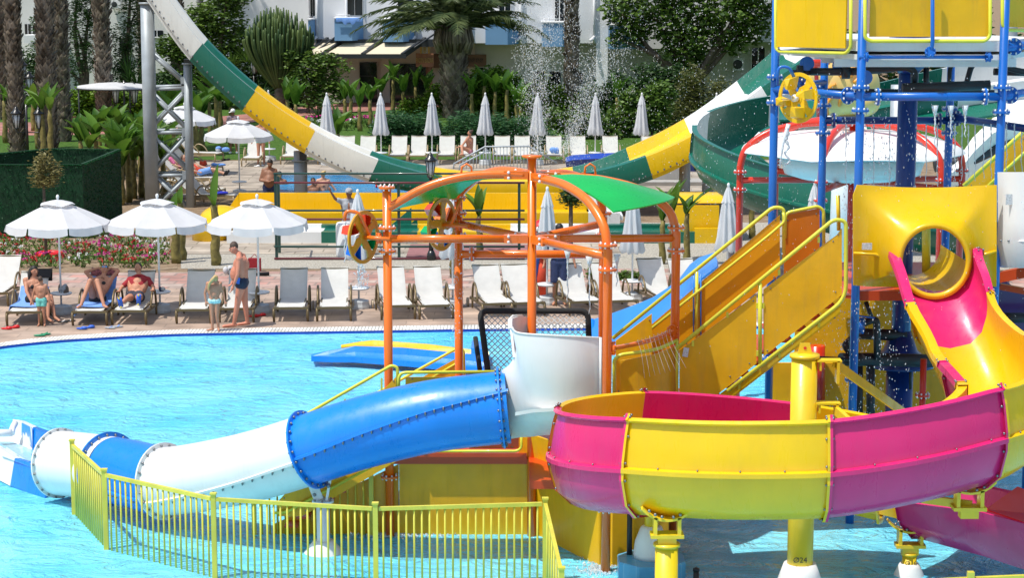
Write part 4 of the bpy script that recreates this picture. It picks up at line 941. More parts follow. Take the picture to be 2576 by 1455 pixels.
w = MB(); a = cc + V((.33, -.05, zof(912, cc.y))); w.beam(a, at(2275, 1040, 24.8), .035, .1); w.build('tie_arm', YPT, colc)
w = MB(); a = cc + V((.36, -.05, zof(1030, cc.y))); w.beam(a, at(2150, 1075, 22.4), .05, .1); w.build('tie_arm', YPT, colc)
w = MB(); w.beam(at(2320, 1256, 22.35), at(2445, 1272, 22.15), .06, .09); w.build('tie_arm', YPT, colc)
text('Ø24', cc + V((-.02, -.153, zof(1402, cc.y))), .09, BLK, colc, 'marker_writing', th=.001)
# cradles under joints
def cradle(name, label, px, py, d, span=.3):
    c = at(px, py, d); t = thing(name, label, 'bracket', c); w = MB()
    w.rings([[c + V((math.sin(a) * .34, y, .34 - math.cos(a) * .34)) for a in [(-.9 + 1.8 * j / 8) for j in range(9)]] for y in (-.09, .09)], closed=False); o = w.build('saddle', YPT, t, solid=-.025)
    w = MB()
    for a in (-.7, -.45, -.2, .2, .45, .7): w = MB(); w.ell(c + V((math.sin(a) * .31, -.1, .34 - math.cos(a) * .31)), (.02, .02, .02), 6, 4); w.build('bolt', BOLT, t)
    w = MB(); w.box(c + V((-.13, 0, -.08)), (.04, .18, .2)); w.box(c + V((.13, 0, -.08)), (.04, .18, .2)); w.box(c + V((0, 0, -.19)), (.36, .2, .04)); w.box(c + V((0, 0, -.25)), (.2, .14, .1)); w.build('cross_plate', YPT, t); return c
cL = cradle('slide_bracket', 'yellow saddle bracket under the lower left seam of the spiral slide', 1678, 1304, 21.75)
cR = cradle('slide_bracket', 'yellow saddle bracket under the right seam of the magenta trough', 2438, 1236, 22.1)
cE = cradle('slide_bracket', 'small yellow saddle bracket carrying the magenta exit trough', 2290, 1335, 24.6)
for c, r, lb in ((cL, .125, 'yellow support column under the left saddle bracket'), (cE, .09, 'slim yellow support column under the magenta exit trough')):
    t = thing('slide_support', lb, 'column', V((c.x, c.y, -.4))); w = MB(); zt2 = c.z - .30; w.cyl((c.x, c.y, -1), (c.x, c.y, zt2), r, 20); w.lathe((c.x, c.y, zt2), [(r * 1.18, -.015), (r * 1.18, .015), (.02, .02)], 20); w.build('column', YPT, t)
    w = MB(); foot(w, (c.x, c.y, -.12), r * 2.2, r * 1.15, .22); w.build('foot_cover', WHT, t)
text('Ø16', V((cE.x, cE.y - .093, .12)), .08, BLK, t, 'marker_writing', th=.001)
# tiled pedestal with white cone
pc_ = gd(1638, 1445); t = thing('tiled_pedestal', 'light blue tiled octagonal pedestal with a white cone and yellow stub column', 'pedestal', pc_ + V((0, 0, -.3)))
w = MB(); w.lathe(pc_ + V((0, 0, -.9)), [(.44, 0), (.44, 1.08), (.43, 1.1), (.02, 1.1)], 8, smooth=False, ph=PI / 8, m=0); w.build('tiled_block', LTILE, t)
w = MB(); c = pc_ + V((.0, .05, .2)); w.lathe(c, [(.22, 0), (.22, .05), (.20, .2), (.13, .38), (.09, .40)], 24); w.build('white_cone', WHT, t)
w = MB(); w.cyl(c + V((0, 0, .3)), c + V((0, 0, .75)), .085, 16); w.build('stub_column', YPT, t)
w = MB(); w.path([c + V((-.26, .1, -.1)), c + V((-.26, .1, .75))], .033, 10); w.build('black_pipe', BLKP, t)
w = MB(); p = gd(1751, 1462); w.cyl(p + V((0, 0, -.4)), p + V((0, 0, .12)), .035, 12); w.lathe(p + V((0, 0, .12)), [(.042, 0), (.04, .03), (.01, .045)], 12); solo('pipe_stub', w, BLKP, 'short black capped pipe sticking out of the water at the bottom edge', 'pipe')
# magenta exit trough
ex = thing('exit_trough', 'magenta exit trough running out of frame at the lower right', 'water slide', at(2290, 1348, 24.6)); w = MB()
def row(*q): return [at(*p) for p in q]
A0 = row((2250, 1258, 24.45), (2254, 1268, 24.5), (2262, 1310, 24.5), (2295, 1348, 24.7), (2360, 1345, 25.2), (2400, 1300, 25.8), (2405, 1212, 26.0), (2400, 1205, 26.1))
A1 = row((2470, 1288, 23.6), (2474, 1300, 23.6), (2470, 1360, 23.7), (2480, 1398, 23.9), (2530, 1380, 24.3), (2560, 1330, 24.7), (2560, 1245, 24.9), (2556, 1238, 25.0))
A2 = row((2700, 1350, 22.6), (2704, 1362, 22.6), (2700, 1430, 22.7), (2710, 1475, 22.9), (2760, 1450, 23.3), (2800, 1400, 23.7), (2800, 1330, 23.9), (2796, 1322, 24))
rws = [[a * (1 - u) + b * u for a, b in zip(A0, A1)] for u in [i / 5 for i in range(5)]] + [[a * (1 - u) + b * u for a, b in zip(A1, A2)] for u in [i / 4 for i in range(5)]]
w.rings(rws, closed=False); o = w.build('trough_section', MAG, ex, solid=.02)
w = MB(); w.rings([A0, [p + (p - (A0[3] + V((.2, .6, .5)))).normalized() * .06 for p in A0]], closed=False)
for p in A0[1:6]: w.ell(p + (p - (A0[3] + V((.2, .6, .5)))).normalized() * .035 + V((0, -.02, 0)), (.018,) * 3, 6, 4, 1)
w.build('joint_flange', [MAG, BOLT], o)
w = MB(); w.rings([[at(2405, 1212, 26.0), at(2405, 1215, 26.05)], [at(2700, 1250, 25), at(2700, 1253, 25)]], closed=False); 
w = MB(); w.quad(at(2480, 1282, 24.4), at(2560, 1225, 24.9), at(2760, 1310, 24), at(2680, 1350, 23.4)); w.build('cross_panel', REDP, ex, solid=.02)
w = MB(); w.beam(at(2150, 1265, 24.5), at(2290, 1300, 24.6), .1, .12); w.build('support_arm', YPT, ex)
w = MB(); w.beam(at(2200, 1470, 21.5), at(2700, 1448, 21.5), .05, .05); w.box(at(2442, 1450, 21.48), (.07, .07, .09)); solo('fence_rail', w, LIMEF, 'top of a lime yellow fence rail at the bottom right corner', 'fence')

# entrance panel with the ring
ep = thing('slide_entrance', 'yellow moulded entrance hood with a round opening above the pink trough', 'slide entrance', at(2325, 720, 26.9)); w = MB()
rc = (2350, 657); NA = 64; rs = []
def bnd(a):
    dx, dy = math.cos(a), math.sin(a); x0, x1, y0, y1 = 2147, 2507, 464, 722
    ts = []
    if dx > 1e-6: ts.append((x1 - rc[0]) / dx)
    if dx < -1e-6: ts.append((x0 - rc[0]) / dx)
    if dy > 1e-6: ts.append((y1 - rc[1]) / dy)
    if dy < -1e-6: ts.append((y0 - rc[1]) / dy)
    s = min(ts); return rc[0] + dx * s, rc[1] + dy * s
angs = sorted([2 * PI * j / NA for j in range(NA)])
for k in range(-1, 11):
    f = max(0, k) / 10; ring = []
    for a in angs:
        bx_, by_ = bnd(a); cx_, cy_ = rc[0] + 92 * math.cos(a), rc[1] + 96 * math.sin(a)
        if k < 0: ring.append(at(rc[0] + 80 * math.cos(a), rc[1] + 84 * math.sin(a), 26.42)); continue
        x, y = cx_ + (bx_ - cx_) * f, cy_ + (by_ - cy_) * f
        ex_ = 5.6 - 3.6 * max(0, math.cos(a - math.radians(205))) - .8 * max(0, math.cos(a - math.radians(270))); g = (1 - f) ** ex_; back = max(0, y - 640) * .0013 * f; y += 8 * math.sin(PI * min(1, max(0, (x - 2147) / 360))) * (1 if by_ < 470 else 0) * f
        ring.append(at(x, y, 26.74 - .38 * g + .22 * (1 - ((x - 2325) / 180) ** 2) * f + back))
    rs.append(ring)
w.rings(rs); w.build('moulded_panel', YEL, ep, solid=-.02)
w = MB(); w.rings([[at(rc[0] + r * math.cos(a), rc[1] + r * 1.04 * math.sin(a), d) for a in angs] for r, d in ((94, 26.42), (92, 26.36), (80, 26.36), (79, 26.46))]); w.build('opening_ring', YEL, ep)
w = MB(); w.rings([[at(rc[0] + 80 * math.cos(a), rc[1] + 83 * math.sin(a), 26.5 ) + V((0, dy, 0)) for a in [PI * (.0 + 1.0 * j / 16) for j in range(17)]] for dy in (0, .7, 1.6)], closed=False); w.build('inner_floor', YEL, ep)
w = MB(); w.path([at(x, y, 26.72 - .02) for x, y in ((2147, 637), (2200, 640), (2240, 655), (2262, 668))], .022, 6)
w.path([at(x, y, 26.75) for x, y in ((2460, 645), (2507, 632))], .022, 6); w.build('seam_rib', YEL, ep)
w = MB(); a = at(2181, 620, 26.68); w.box(a, (.13, .005, .09)); w.build('sticker', PAPER, ep)

# ================================================================ blue and white tube slide
tb = thing('tube_slide', 'enclosed blue and white tube slide descending into the pool', 'water slide', gd(780, 1400))
tp = [(1290, 1024, 25.3), (1200, 1033, 25.3), (1100, 1046, 25.3), (1000, 1067, 25.35), (890, 1096, 25.45), (778, 1132, 25.6), (660, 1168, 25.9), (540, 1195, 26.3), (415, 1212, 26.8), (345, 1196, 27.2), (285, 1184, 27.5), (225, 1174, 27.9), (150, 1166, 28.3)]
TP = spl([at(*p) for p in tp], 5); TR = .435
def tube(i0, i1, m, nm='tube_section'):
    w = MB(); w.path(TP[i0:i1 + 1], TR, 36, caps=False); return w.build(nm, m, tb, solid=-.02)
def tflange(par, i, m, r=1.19):
    w = MB(); t = (TP[min(i + 1, len(TP) - 1)] - TP[max(i - 1, 0)]).normalized(); a, b = frame(t)
    w.lathe(TP[i], [(TR * .98, -.012), (TR * r, -.012), (TR * r, .012), (TR * .98, .012)], 40, 0, False, False, t)
    for k in range(22):
        q = 2 * PI * (k + .5) / 22
        for s in (-1, 1): w.ell(TP[i] + (a * math.cos(q) + b * math.sin(q)) * TR * 1.10 + t * .024 * s, (.018,) * 3, 6, 4, 1)
    w.build('flange_ring', [m, BOLT], par)
t1 = tube(1, 25, BLU); tflange(t1, 2, BLU); tflange(t1, 25, BLU)
t2 = tube(25, 40, WHT); tflange(t2, 40, WHT)
t3 = tube(40, 50, BLU); tflange(t3, 51, BLU)
t4 = tube(50, 60, WHT); tflange(t4, 60, WHT, 1.14)
for i0, i1, m, par, A0_, A1_ in ((1, 25, BLU, t1, 40, -2), (25, 40, WHT, t2, -8, -27), (40, 50, BLU, t3, -20, -20)):
    w = MB(); rs = []
    for i in range(i0, i1 + 1):
        t = (TP[i + 1] - TP[i - 1]).normalized(); sd = V((t.y, -t.x, 0)).normalized(); sd = sd if sd.y < 0 else -sd; an_ = math.radians(A0_ + (A1_ - A0_) * (i - i0) / (i1 - i0)); sd = sd * math.cos(an_) + V((0, 0, 1)) * math.sin(an_); nz_ = (V((0, 0, 1)) - sd * sd.z).normalized(); c = TP[i] + sd * (TR - .01)
        rs.append([c + nz_ * .015, c + sd * .06 + nz_ * .005, c + sd * .06 - nz_ * .03, c - nz_ * .03])
        w.ell(c + sd * .045 - nz_ * .045, (.015, .015, .03), 5, 4, 1)
    w.rings(rs, smooth=False, caps=True); w.build('seam_rib', [m, BOLT], par)
# tube support
sc_ = gd(815, 1402); sc_.y = at(800, 1200, 25.6).y; sc_.x = xof(812, 1240, sc_.y)
t = thing('tube_support', 'pale grey post under the lower end of the blue tube section', 'column', V((sc_.x, sc_.y, -.4))); w = MB()
zt3 = zof(1262, sc_.y); w.cyl((sc_.x, sc_.y, -1), (sc_.x, sc_.y, zt3), .085, 20); w.build('post', PLAS, t)
w = MB(); flange(w, (sc_.x, sc_.y, zt3), (0, 0, 1), .14, 6, 0, 1); w.build('top_flange', [PLAS, BOLT], t)
w = MB(); w.beam((sc_.x - .05, sc_.y, zt3 + .02), (sc_.x - .15, sc_.y, zt3 + .28), .03, .12); w.beam((sc_.x + .05, sc_.y, zt3 + .02), (sc_.x + .10, sc_.y, zt3 + .3), .03, .12)
w.ell((sc_.x - .1, sc_.y - .07, zt3 + .1), (.025,) * 3, 8, 5, 1); w.ell((sc_.x + .08, sc_.y - .07, zt3 + .22), (.03,) * 3, 8, 5, 1); w.build('fork_bracket', [PLAS, BOLT], t)
w = MB(); foot(w, (sc_.x, sc_.y, -.1), .26, .12, .2); w.build('foot_cover', WHT, t)
# white entrance bowl
bw = thing('tube_entrance_bowl', 'flared white bowl feeding the top of the blue tube slide', 'slide entrance', at(1400, 1090, 25.4)); w = MB(); rs = []
st = [(1284, 930, 1112, 24.98), (1300, 905, 1103, 24.93), (1318, 888, 1100, 24.9), (1335, 875, 1098, 24.85), (1345, 850, 1097, 24.83)]
prof = [(1262, 932, 1262, 1112), (1282, 917, 1276, 1108), (1296, 890, 1292, 1104), (1297, 855, 1312, 1101), (1286, 824, 1334, 1100), (1298, 836, 1352, 1098), (1325, 841, 1375, 1096), (1375, 844, 1405, 1095), (1430, 847, 1445, 1094), (1475, 849, 1480, 1092), (1511, 851, 1511, 1090)]
pt_ = spl([V((a, b, 0)) for a, b, c, d in prof], 5); pb_ = spl([V((c, d, 0)) for a, b, c, d in prof], 5)
for ii, (a_, b_) in enumerate(zip(pt_, pb_)):
    r = []
    for j in range(19):
        f = j / 18; x = a_.x + (b_.x - a_.x) * min(1, f / .7); y = a_.y + (b_.y - a_.y) * f; lean = 0
        if f > .74: lean = ((f - .74) / .26) ** 2 * .45      # under side curls back
        u = max(0, min(1, (b_.x - 1262) / 249)); r.append(at(x, y, 25.28 - .40 * math.sin(PI * .92 * u) ** .8 + lean - .06 * math.sin(PI * min(1, f / .75))))
    rs.append(r)
rs_front = rs; w.rings(rs, closed=False); w.build('bowl_front', WHT, bw, solid=-.025)
w = MB(); w.rings([[at(x, y, d) for x, y, d in q] for q in ([(1282, 812, 25.3), (1283, 830, 25.2), (1290, 900, 25.1)], [(1283, 802, 25.6), (1284, 820, 25.6), (1292, 900, 25.6)], [(1300, 796, 26.1), (1300, 815, 26.1), (1305, 905, 26.1)], [(1318, 797, 26.4), (1318, 816, 26.4), (1318, 905, 26.4)], [(1340, 812, 26.6), (1340, 832, 26.6), (1340, 905, 26.6)])], closed=False); w.build('bowl_back', WHT, bw, solid=.03)
w = MB(); w.path([q[0] for q in rs_front[15:]], .014, 6)
w.path([at(1283, 830, 25.2), at(1281, 806, 25.5), at(1290, 796, 25.9), at(1312, 795, 26.3)], .02, 6); w.path([at(1511, 850, 25.03), at(1511, 1035, 25.03)], .016, 6); w.build('rolled_lip', WHT, bw)
w = MB(); w.rings([[at(x, y, 24.9), at(x, y, 24.74), at(x, y + 9, 24.74), at(x, y + 9, 24.9)] for x, y in ((1296, 1038), (1340, 1030), (1390, 1027), (1440, 1030), (1490, 1036))], smooth=False); w.build('seam_rib', WHT, bw)
# tube run-out
ro = thing('run_out_trough', 'white trough with blue bands where the tube slide ends in the water', 'water slide', gd(60, 1240))
def trough_px(parent, stations, mats, nm='trough_section', th=.03):
    for (a, b), m in zip(zip(stations, stations[1:]), mats):
        w = MB(); A = [at(*p) for p in a]; B = [at(*p) for p in b]; k = 4; w.rings([[p * (1 - i / k) + q * (i / k) for p, q in zip(A, B)] for i in range(k + 1)], closed=False, smooth=False); w.build(nm, m, parent, solid=th)
rst = [[(118, 1256, 27.6), (112, 1180, 27.7), (122, 1180, 27.8), (132, 1222, 28.2), (165, 1195, 28.9), (170, 1160, 29.2), (165, 1112, 29.3), (175, 1108, 29.5)],
       [(30, 1224, 28.3), (40, 1158, 28.4), (48, 1158, 28.5), (45, 1190, 28.9), (78, 1165, 29.8), (86, 1128, 30), (84, 1080, 30.1), (92, 1079, 30.3)],
       [(-5, 1205, 28.7), (-2, 1130, 28.8), (6, 1131, 28.9), (5, 1160, 29.4), (42, 1130, 30.6), (54, 1105, 30.8), (54, 1064, 31), (62, 1065, 31.2)],
       [(-120, 1150, 29.5), (-110, 1078, 29.6), (-100, 1079, 29.7), (-100, 1110, 30.2), (-60, 1098, 31.2), (30, 1085, 31.4), (36, 1064, 31.5), (36, 1058, 31.6)]]
rst = [[(x, y, d + k) for x, y, d in q] for q, k in zip(rst, (.7, .65, .65, 1.0))]
trough_px(ro, rst[:3], [BLU, WHT]); trough_px(ro, rst[2:], [WHT])
w = MB(); w.poly([at(q[0], q[1], q[2] + .35) for q in ((5, 1148, 28.9), (118, 1192, 27.95), (160, 1172, 29), (84, 1134, 30), (30, 1112, 30.9), (-5, 1112, 31))]); w.build('trough_water', mat('thin_water_film', (.40, .72, .84), rough=.12, coat=.5, bump=.5, bs=6), ro)
w = MB(); w.rings([[at(54, 1064, 31.5), at(54, 1125, 31.3)], [at(82, 1078, 30.7), at(82, 1130, 30.6)]], closed=False); w.build('blue_band', BLU, ro)
w = MB(); w.path(spl([at(38, 1066, 31.3), at(31, 1080, 31.1), at(30, 1092, 31)], 3), .05, 8); w.path([at(-40, 1092, 31), at(30, 1090, 31)], .06, 8); w.build('end_lip', WHT, ro)
# lanes of the small pool slide
ml = thing('pool_lane_slide', 'flat blue and yellow two-lane slide lying in the pool behind the posts', 'water slide', gd(1000, 918))
da, db, dc_ = dep(905) - .5, dep(905) + .1, dep(905) + 1.0
def lane(y0s, m, da, db, nm):
    w = MB(); rs = []
    for x, yn, yn2, yf in y0s:
        q = dep(min(932, 905 + max(0, x - 860) * .075)) - dep(905); da_, db_ = da + q, db + q
        rs.append([at(x, yn + 14, da_), at(x, yn, da_), at(x, yn + 1, da_ + .08), at(x, yn2, da_ + .15), at(x, (yn2 + yf) / 2 + 2, db_ - .15), at(x, yf, db_ - .1), at(x, yf - 1, db_)])
    w.rings(rs, closed=False, smooth=False); w.build(nm, m, ml, solid=.02)
lane([(783, 896, 897, 893), (826, 898, 898, 884), (893, 899, 896, 872), (1013, 908, 906, 876), (1096, 916, 913, 884), (1230, 928, 925, 896)], BLU, da, db, 'blue_lane')
lane([(858, 873, 874, 869), (905, 871, 871, 861), (940, 873, 872, 857), (1079, 886, 885, 867), (1163, 895, 893, 878), (1230, 900, 898, 886)], YEL, db, dc_, 'yellow_lane')
w = MB(); w.slab([at(1185, 876, da + .2), at(1222, 880, da + .1), at(1222, 930, da), at(1185, 930, da + .1)], (0, .8, 0)); w.build('end_block', BLU, ml)
# large blue slide behind the stairs
bs = thing('blue_open_slide', 'light blue open slide curving down behind the yellow stairs', 'water slide', at(1560, 870, 31)); w = MB(); rs = []
for x, y, h in ((1800, 634, 22), (1759, 648, 40), (1736, 665, 60), (1709, 701, 70), (1680, 724, 70), (1643, 748, 75), (1613, 761, 80), (1569, 778, 80), (1530, 792, 75), (1489, 805, 70)): rs.append([at(x, y, 32), at(x - 2, y + 5, 31.9), at(x, y + h * .5, 31.6), at(x + 4, y + h, 31), at(x + 4, y + h + 14, 30.2)])
w.rings(rs, closed=False); w.build('trough_section', mat('light_blue_fibreglass', (.03, .22, .66), rough=.35, coat=.3, var=.06), bs, solid=.03)
w = MB(); w.path([at(1489, 806, 31.9), at(1492, 870, 31.5), at(1530, 860, 31)], .04, 8); w.build('lip', BLU, bs)
# goal frame with net
gn = thing('climbing_net', 'black padded frame holding a white rope net behind the bowl', 'net', at(1345, 940, 28.2)); w = MB(); dn = 28.3
w.path(fillet([at(1228, 940, dn - .5), at(1207, 783, dn), at(1479, 783, dn), at(1484, 935, dn - .1)], .12), .043, 12); w.path([at(1196, 850, dn), at(1207, 930, dn - .4)], .035, 10)
w.build('padded_frame', FOAM, gn); w = MB()
for i in range(-18, 34):
    for s in (-1, 1):
        pts = []
        for j in range(2):
            v = j; x = 1215 + i * 15 + (s * v * 140); pts.append((x, 792 + v * 138))
        (xa, ya), (xb, yb) = pts
        def clipx(xa, ya, xb, yb):
            lo, hi = 0., 1.; dx = xb - xa
            for q, lim in ((-dx, xa - 1215), (dx, 1474 - xa)):
                if abs(q) < 1e-9: continue
                r = lim / q
                if q < 0: lo = max(lo, r)
                else: hi = min(hi, r)
            return lo, hi
        lo, hi = clipx(xa, ya, xb, yb)
        if hi - lo > .03:
            P0 = at(xa + (xb - xa) * lo, ya + (yb - ya) * lo, dn - .4 * lo); P1 = at(xa + (xb - xa) * hi, ya + (yb - ya) * hi, dn - .4 * hi); w.cyl(P0, P1, .0065, 4)
w.build('net', CLOTH, gn)
# ================================================================ orange canopy frame
def canopy_frame(name, label, cx, d, Rr, posts, zb, zarc, ztop, m, bent, r=.057, base=-.5):
    """posts: {name: (angle, ztop or None)}"""
    ctr = V((cx, d, 0)); t = thing(name, label, 'play structure', ctr)
    w = MB(); w.cyl(ctr + V((0, 0, base)), ctr + V((0, 0, ztop)), r, 18); w.lathe(ctr + V((0, 0, ztop)), [(r, -.03), (.13, -.012), (.13, .012), (.02, .012)], 20); mast = w.build('mast', m, t)
    pp = {}
    for k, (ang, tall) in posts.items():
        a = math.radians(ang); o = V((math.cos(a), math.sin(a), 0)); p = ctr + o * Rr; pp[k] = p
        w = MB()
        if k in bent:
            zs = zarc - .15; pts = [p + V((0, 0, base)), p + V((0, 0, zs - .35))] + spl([p + V((0, 0, zs - .2)), p - o * .10 + V((0, 0, zs + .10)), p - o * .45 + V((0, 0, zs + .36)), p - o * .95 + V((0, 0, zs + .50)), p - o * 1.4 + V((0, 0, zs + .54)), ctr + o * .1 + V((0, 0, zs + .54))], 5)
            w.path(pts, r, 16)
        else:
            w.cyl(p + V((0, 0, base)), p + V((0, 0, tall)), r, 16); arc = spl([p + V((0, 0, zarc - .02)), p - o * .5 + V((0, 0, zarc + .26)), p - o * 1.0 + V((0, 0, zarc + .40)), p - o * 1.5 + V((0, 0, zarc + .43)), ctr + o * .1 + V((0, 0, zarc + .42))], 5); w.path(arc, r * .95, 16)
            flange(w, p + V((0, 0, tall)), (0, 0, 1), .105, 8, 0, 1)
        for z in (zb + .14, zb - .16, .75): flange(w, p + V((0, 0, z)), (0, 0, 1), .115, 8, 0, 1)
        w.build('post', [m, CAP], t)
        w = MB(); q = ctr + o * .12; w.cyl(p + V((0, 0, zb)), q + o * .24 + V((0, 0, zb)), r * .92, 14); w.build('spoke_beam', m, t)
        for z in (zb, zarc + (.40 if k in bent else .42)):
            w = MB(); n2 = V((-o.y, o.x, 0)); w.beam(ctr + o * .05 + V((0, 0, z)), ctr + o * .36 + V((0, 0, z)), .10, .105); 
            for s in (1, -1):
                for zz_ in (-.035, .035): w.ell(ctr + o * .30 + n2 * s * .06 + V((0, 0, z + zz_)), (.02,) * 3, 8, 5, 1)
            w.build('hub_plate', [m, CAP], t)
    return t, pp, ctr
oc = gd(1337, 1340); dO = oc.y; XO = oc.x
zb = zof(601, dO)
of, OPP, octr = canopy_frame('orange_canopy_frame', 'orange pipe frame with a tall mast and a green curved roof', XO, dO, 1.86, {'p1': (180, zof(472, dO)), 'p2': (122, zof(500, dO + 1.5)), 'p6': (58, zof(480, dO + 1.5)), 'p5': (2, 0), 'p4': (-61, 0)}, zb, zof(522, dO), zof(393, dO), ORG, ('p4', 'p5', 'p6'))
def roof(a0, a1, nm='roof_panel', mm=LGRN, dp=.27):
    w = MB(); rs = []
    for i in range(13):
        a = math.radians(a0 + (a1 - a0) * i / 12); o = V((math.cos(a), math.sin(a), 0)); sc = .10 * math.sin(PI * i / 12); r = []
        for f in (.12, .3, .5, .7, .85, .93, .98): r.append(octr + o * 1.86 * f * (1 - sc * .6 * f) + V((0, 0, zof(522, dO) + .37 - dp * f ** 3.2 + sc * .9 * math.sin(PI * f))))
        rs.append(r)
    w.rings(rs, closed=False); w.build(nm, mm, of, solid=.02)
roof(-58, 0); roof(124, 178, dp=.46)
w = MB()
for ang, f in ((180, .45), (2, .4)):
    a = math.radians(ang); o = V((math.cos(a), math.sin(a), 0)); c = octr + o * 1.86 * f + V((0, 0, zof(522, dO) + .47)); w.path([c + o * (-.07) + V((0, 0, -.05)), c - o * .06 + V((0, 0, .05)), c + V((0, 0, .09)), c + o * .06 + V((0, 0, .05)), c + o * .07 + V((0, 0, -.05))], .014, 8)
w.build('lifting_eye', ORG, of)
w = MB(); zz1 = zof(640, OPP['p2'].y); w.cyl(V((OPP['p2'].x, OPP['p2'].y, zz1)), V((OPP['p6'].x, OPP['p6'].y, zz1)), .057, 14); flange(w, V((OPP['p2'].x + .18, OPP['p2'].y, zz1)), (1, 0, 0), .10, 6, 0, 1); w.build('cross_beam', [ORG, CAP], of)
w = MB(); w.path(spl([at(1535, 878, OPP['p4'].y), at(1590, 868, 25.5), at(1650, 852, 25.9), at(1697, 828, OPP['p5'].y)], 6), .03, 10); flange(w, at(1541, 877, OPP['p4'].y + .05), (1, .1, 0), .085, 6, 0, 0); flange(w, at(1692, 833, OPP['p5'].y - .08), (.6, -1, 0), .085, 6, 0, 0); w.build('spray_pipe', ORG, of)

# ---------------- bucket wheels
def bucket_wheel(label, hub, rad, axis, cols, plate, spoutm=None, tips=None, ph=.3, single=False):
    t = thing('bucket_wheel', label, 'water wheel', hub, 'tipping bucket wheels'); ax = V(axis).normalized(); a, b = frame(ax)
    def pt(r, w_, z=0): return V(hub) + (a * math.cos(w_) + b * math.sin(w_)) * r + ax * z
    w = MB(); n = 48; w.rings([[pt(rr, 2 * PI * j / n, z) for j in range(n)] for rr, z in ((rad, -.012), (rad, .012), (rad * .86, .012), (rad * .86, -.012), (rad, -.012))], smooth=False)
    for k in range(4):
        w0 = ph + k * PI / 2 + .55
        p = [pt(rad * .1, w0 - .9), pt(rad * .90, w0 - .17), pt(rad * .90, w0 + .25), pt(rad * .62, w0 + .2), pt(rad * .42, w0 + .55), pt(rad * .2, w0 + .9)]
        w.slab([q - ax * .012 for q in p], ax * .024)
    w.lathe(V(hub) - ax * .02, [(rad * .22, 0), (rad * .22, .04)], 20, axis=ax); w.build('wheel_plate', plate, t)
    for k in range(4):
        w0 = ph + k * PI / 2; w = MB(); L = rad * .55
        rs = []
        for z, s in ((0.0, 1), (-L * .9, .78), (-L * 1.0, .3)):
            rs.append([pt(rad * .34 + 0 * s, w0 + .05, z), pt(rad * (.34 + .52 * s), w0 - .28 * s, z), pt(rad * (.34 + .56 * s), w0 + .22 * s, z), pt(rad * (.3 + .2 * s), w0 + .5 * s, z)])
        w.rings(rs, smooth=False); w.f.append((8, 9, 10, 11)); w.m.append(0); w.s.append(False); w.build('bucket', cols[k % len(cols)], t, solid=-.008)
    w = MB(); w.cyl(V(hub) - ax * rad * .3, V(hub) + ax * .42, .028, 10); w.lathe(V(hub) - ax * (rad * .3), [(.02, 0), (.05, .01), (.05, .06), (.02, .07)], 12, 1, axis=ax); w.build('axle', [plate if single else ORG, CAP], t)
    return t
GLS = mat('glossy_green_plastic', (.0, .36, .09), rough=.25, coat=.3); BLS = mat('glossy_blue_plastic', (.0, .12, .55), rough=.25, coat=.3); RDS = mat('glossy_red_plastic', (.75, .05, .01), rough=.25, coat=.3); ORP = mat('amber_plate', (.62, .30, .008), rough=.35, coat=.3)
h1 = at(914, 597, dO - .0); w1 = bucket_wheel('bucket wheel with red, green and blue cups left of the left orange post', h1, .345, (.86, -.5, 0), [GLS, BLS, RDS, RDS], ORP, ph=3.6)
w = MB(); w.path(fillet([at(932, 600, dO), at(903, 535, dO - .1), at(870, 530, dO - .1), at(866, 556, dO - .1)], .14, 8), .024, 10); flange(w, at(953, 600, dO), (1, 0, 0), .07, 6, 0, 0); w.cyl(at(930, 600, dO), at(978, 601, dO), .02, 8); w.build('spout_pipe', ORG, w1)
h2 = at(1112, 565, dO + 1.2); w2 = bucket_wheel('bucket wheel with red and blue cups left of the second orange post', h2, .36, (.86, -.5, 0), [RDS, ORG, BLS, GLS], ORP, ph=1.1)
w = MB(); w.path([at(1130, 567, dO + 1.2), at(1137, 560, dO + 1.1), at(1160, 500, dO + 1.0)], .022, 10); flange(w, at(1150, 567, dO + 1.3), (1, 0, 0), .07, 6, 0, 0); w.cyl(at(1128, 566, dO + 1.2), at(1170, 568, dO + 1.4), .02, 8); w.build('spout_pipe', ORG, w2)
YCUP = mat('golden_plastic', (.80, .50, .01), rough=.3, coat=.3)
h3 = at(2008, 246, 27.3); w3 = bucket_wheel('all yellow bucket wheel on the left side of the blue steel tower', h3, .335, (.75, .66, 0), [YCUP], YCUP, ph=.25, single=True)
w = MB(); w.path(fillet([at(2020, 240, 27.4), at(1985, 168, 27.3), at(1958, 168, 27.3), at(1956, 215, 27.3)], .12, 8), .022, 10); w.build('spout_pipe', BPT, w3)

# ---------------- yellow play deck under the orange frame
zd = zof(1150, dO)
dk = thing('play_deck', 'yellow walled play deck with lime railings under the orange frame', 'play structure', V((XO, dO, 0)))
w = MB(); a, b = at(1003, 1157, dO + .02), at(1326, 1340, dO + .02); w.b2(a.x, b.x, dO + .06, dO + .12, -.6, a.z); w.build('front_wall', YPAN, dk)
def wall_line(pts, z0, z1, nm, m, par=None, th=.03):
    w = MB(); w.rings([[V((p.x, p.y, z)) for p in pts] for z in (z0, z1)], closed=False, smooth=False); return w.build(nm, m, par or dk, solid=th)
g1 = [V((at(1343, 1340, dO).x, dO + .1, 0)), V((at(1374, 1340, dO - .15).x, dO - .15, 0)), gd(1403, 1364), gd(1455, 1392), gd(1508, 1416)]
zt4 = zof(1092, dO)
w = MB(); rs = []
for i, p in enumerate(spl(g1, 4)):
    f = i / 16; q = V((p.x - .28 * (1 - f), p.y + .2, zt4)); r = []
    for j in range(7): u = j / 6; r.append(V((p.x + (q.x - p.x) * u ** 2.2, p.y + .1 * u, -.6 + (zt4 + .6) * u)))
    rs.append(r)
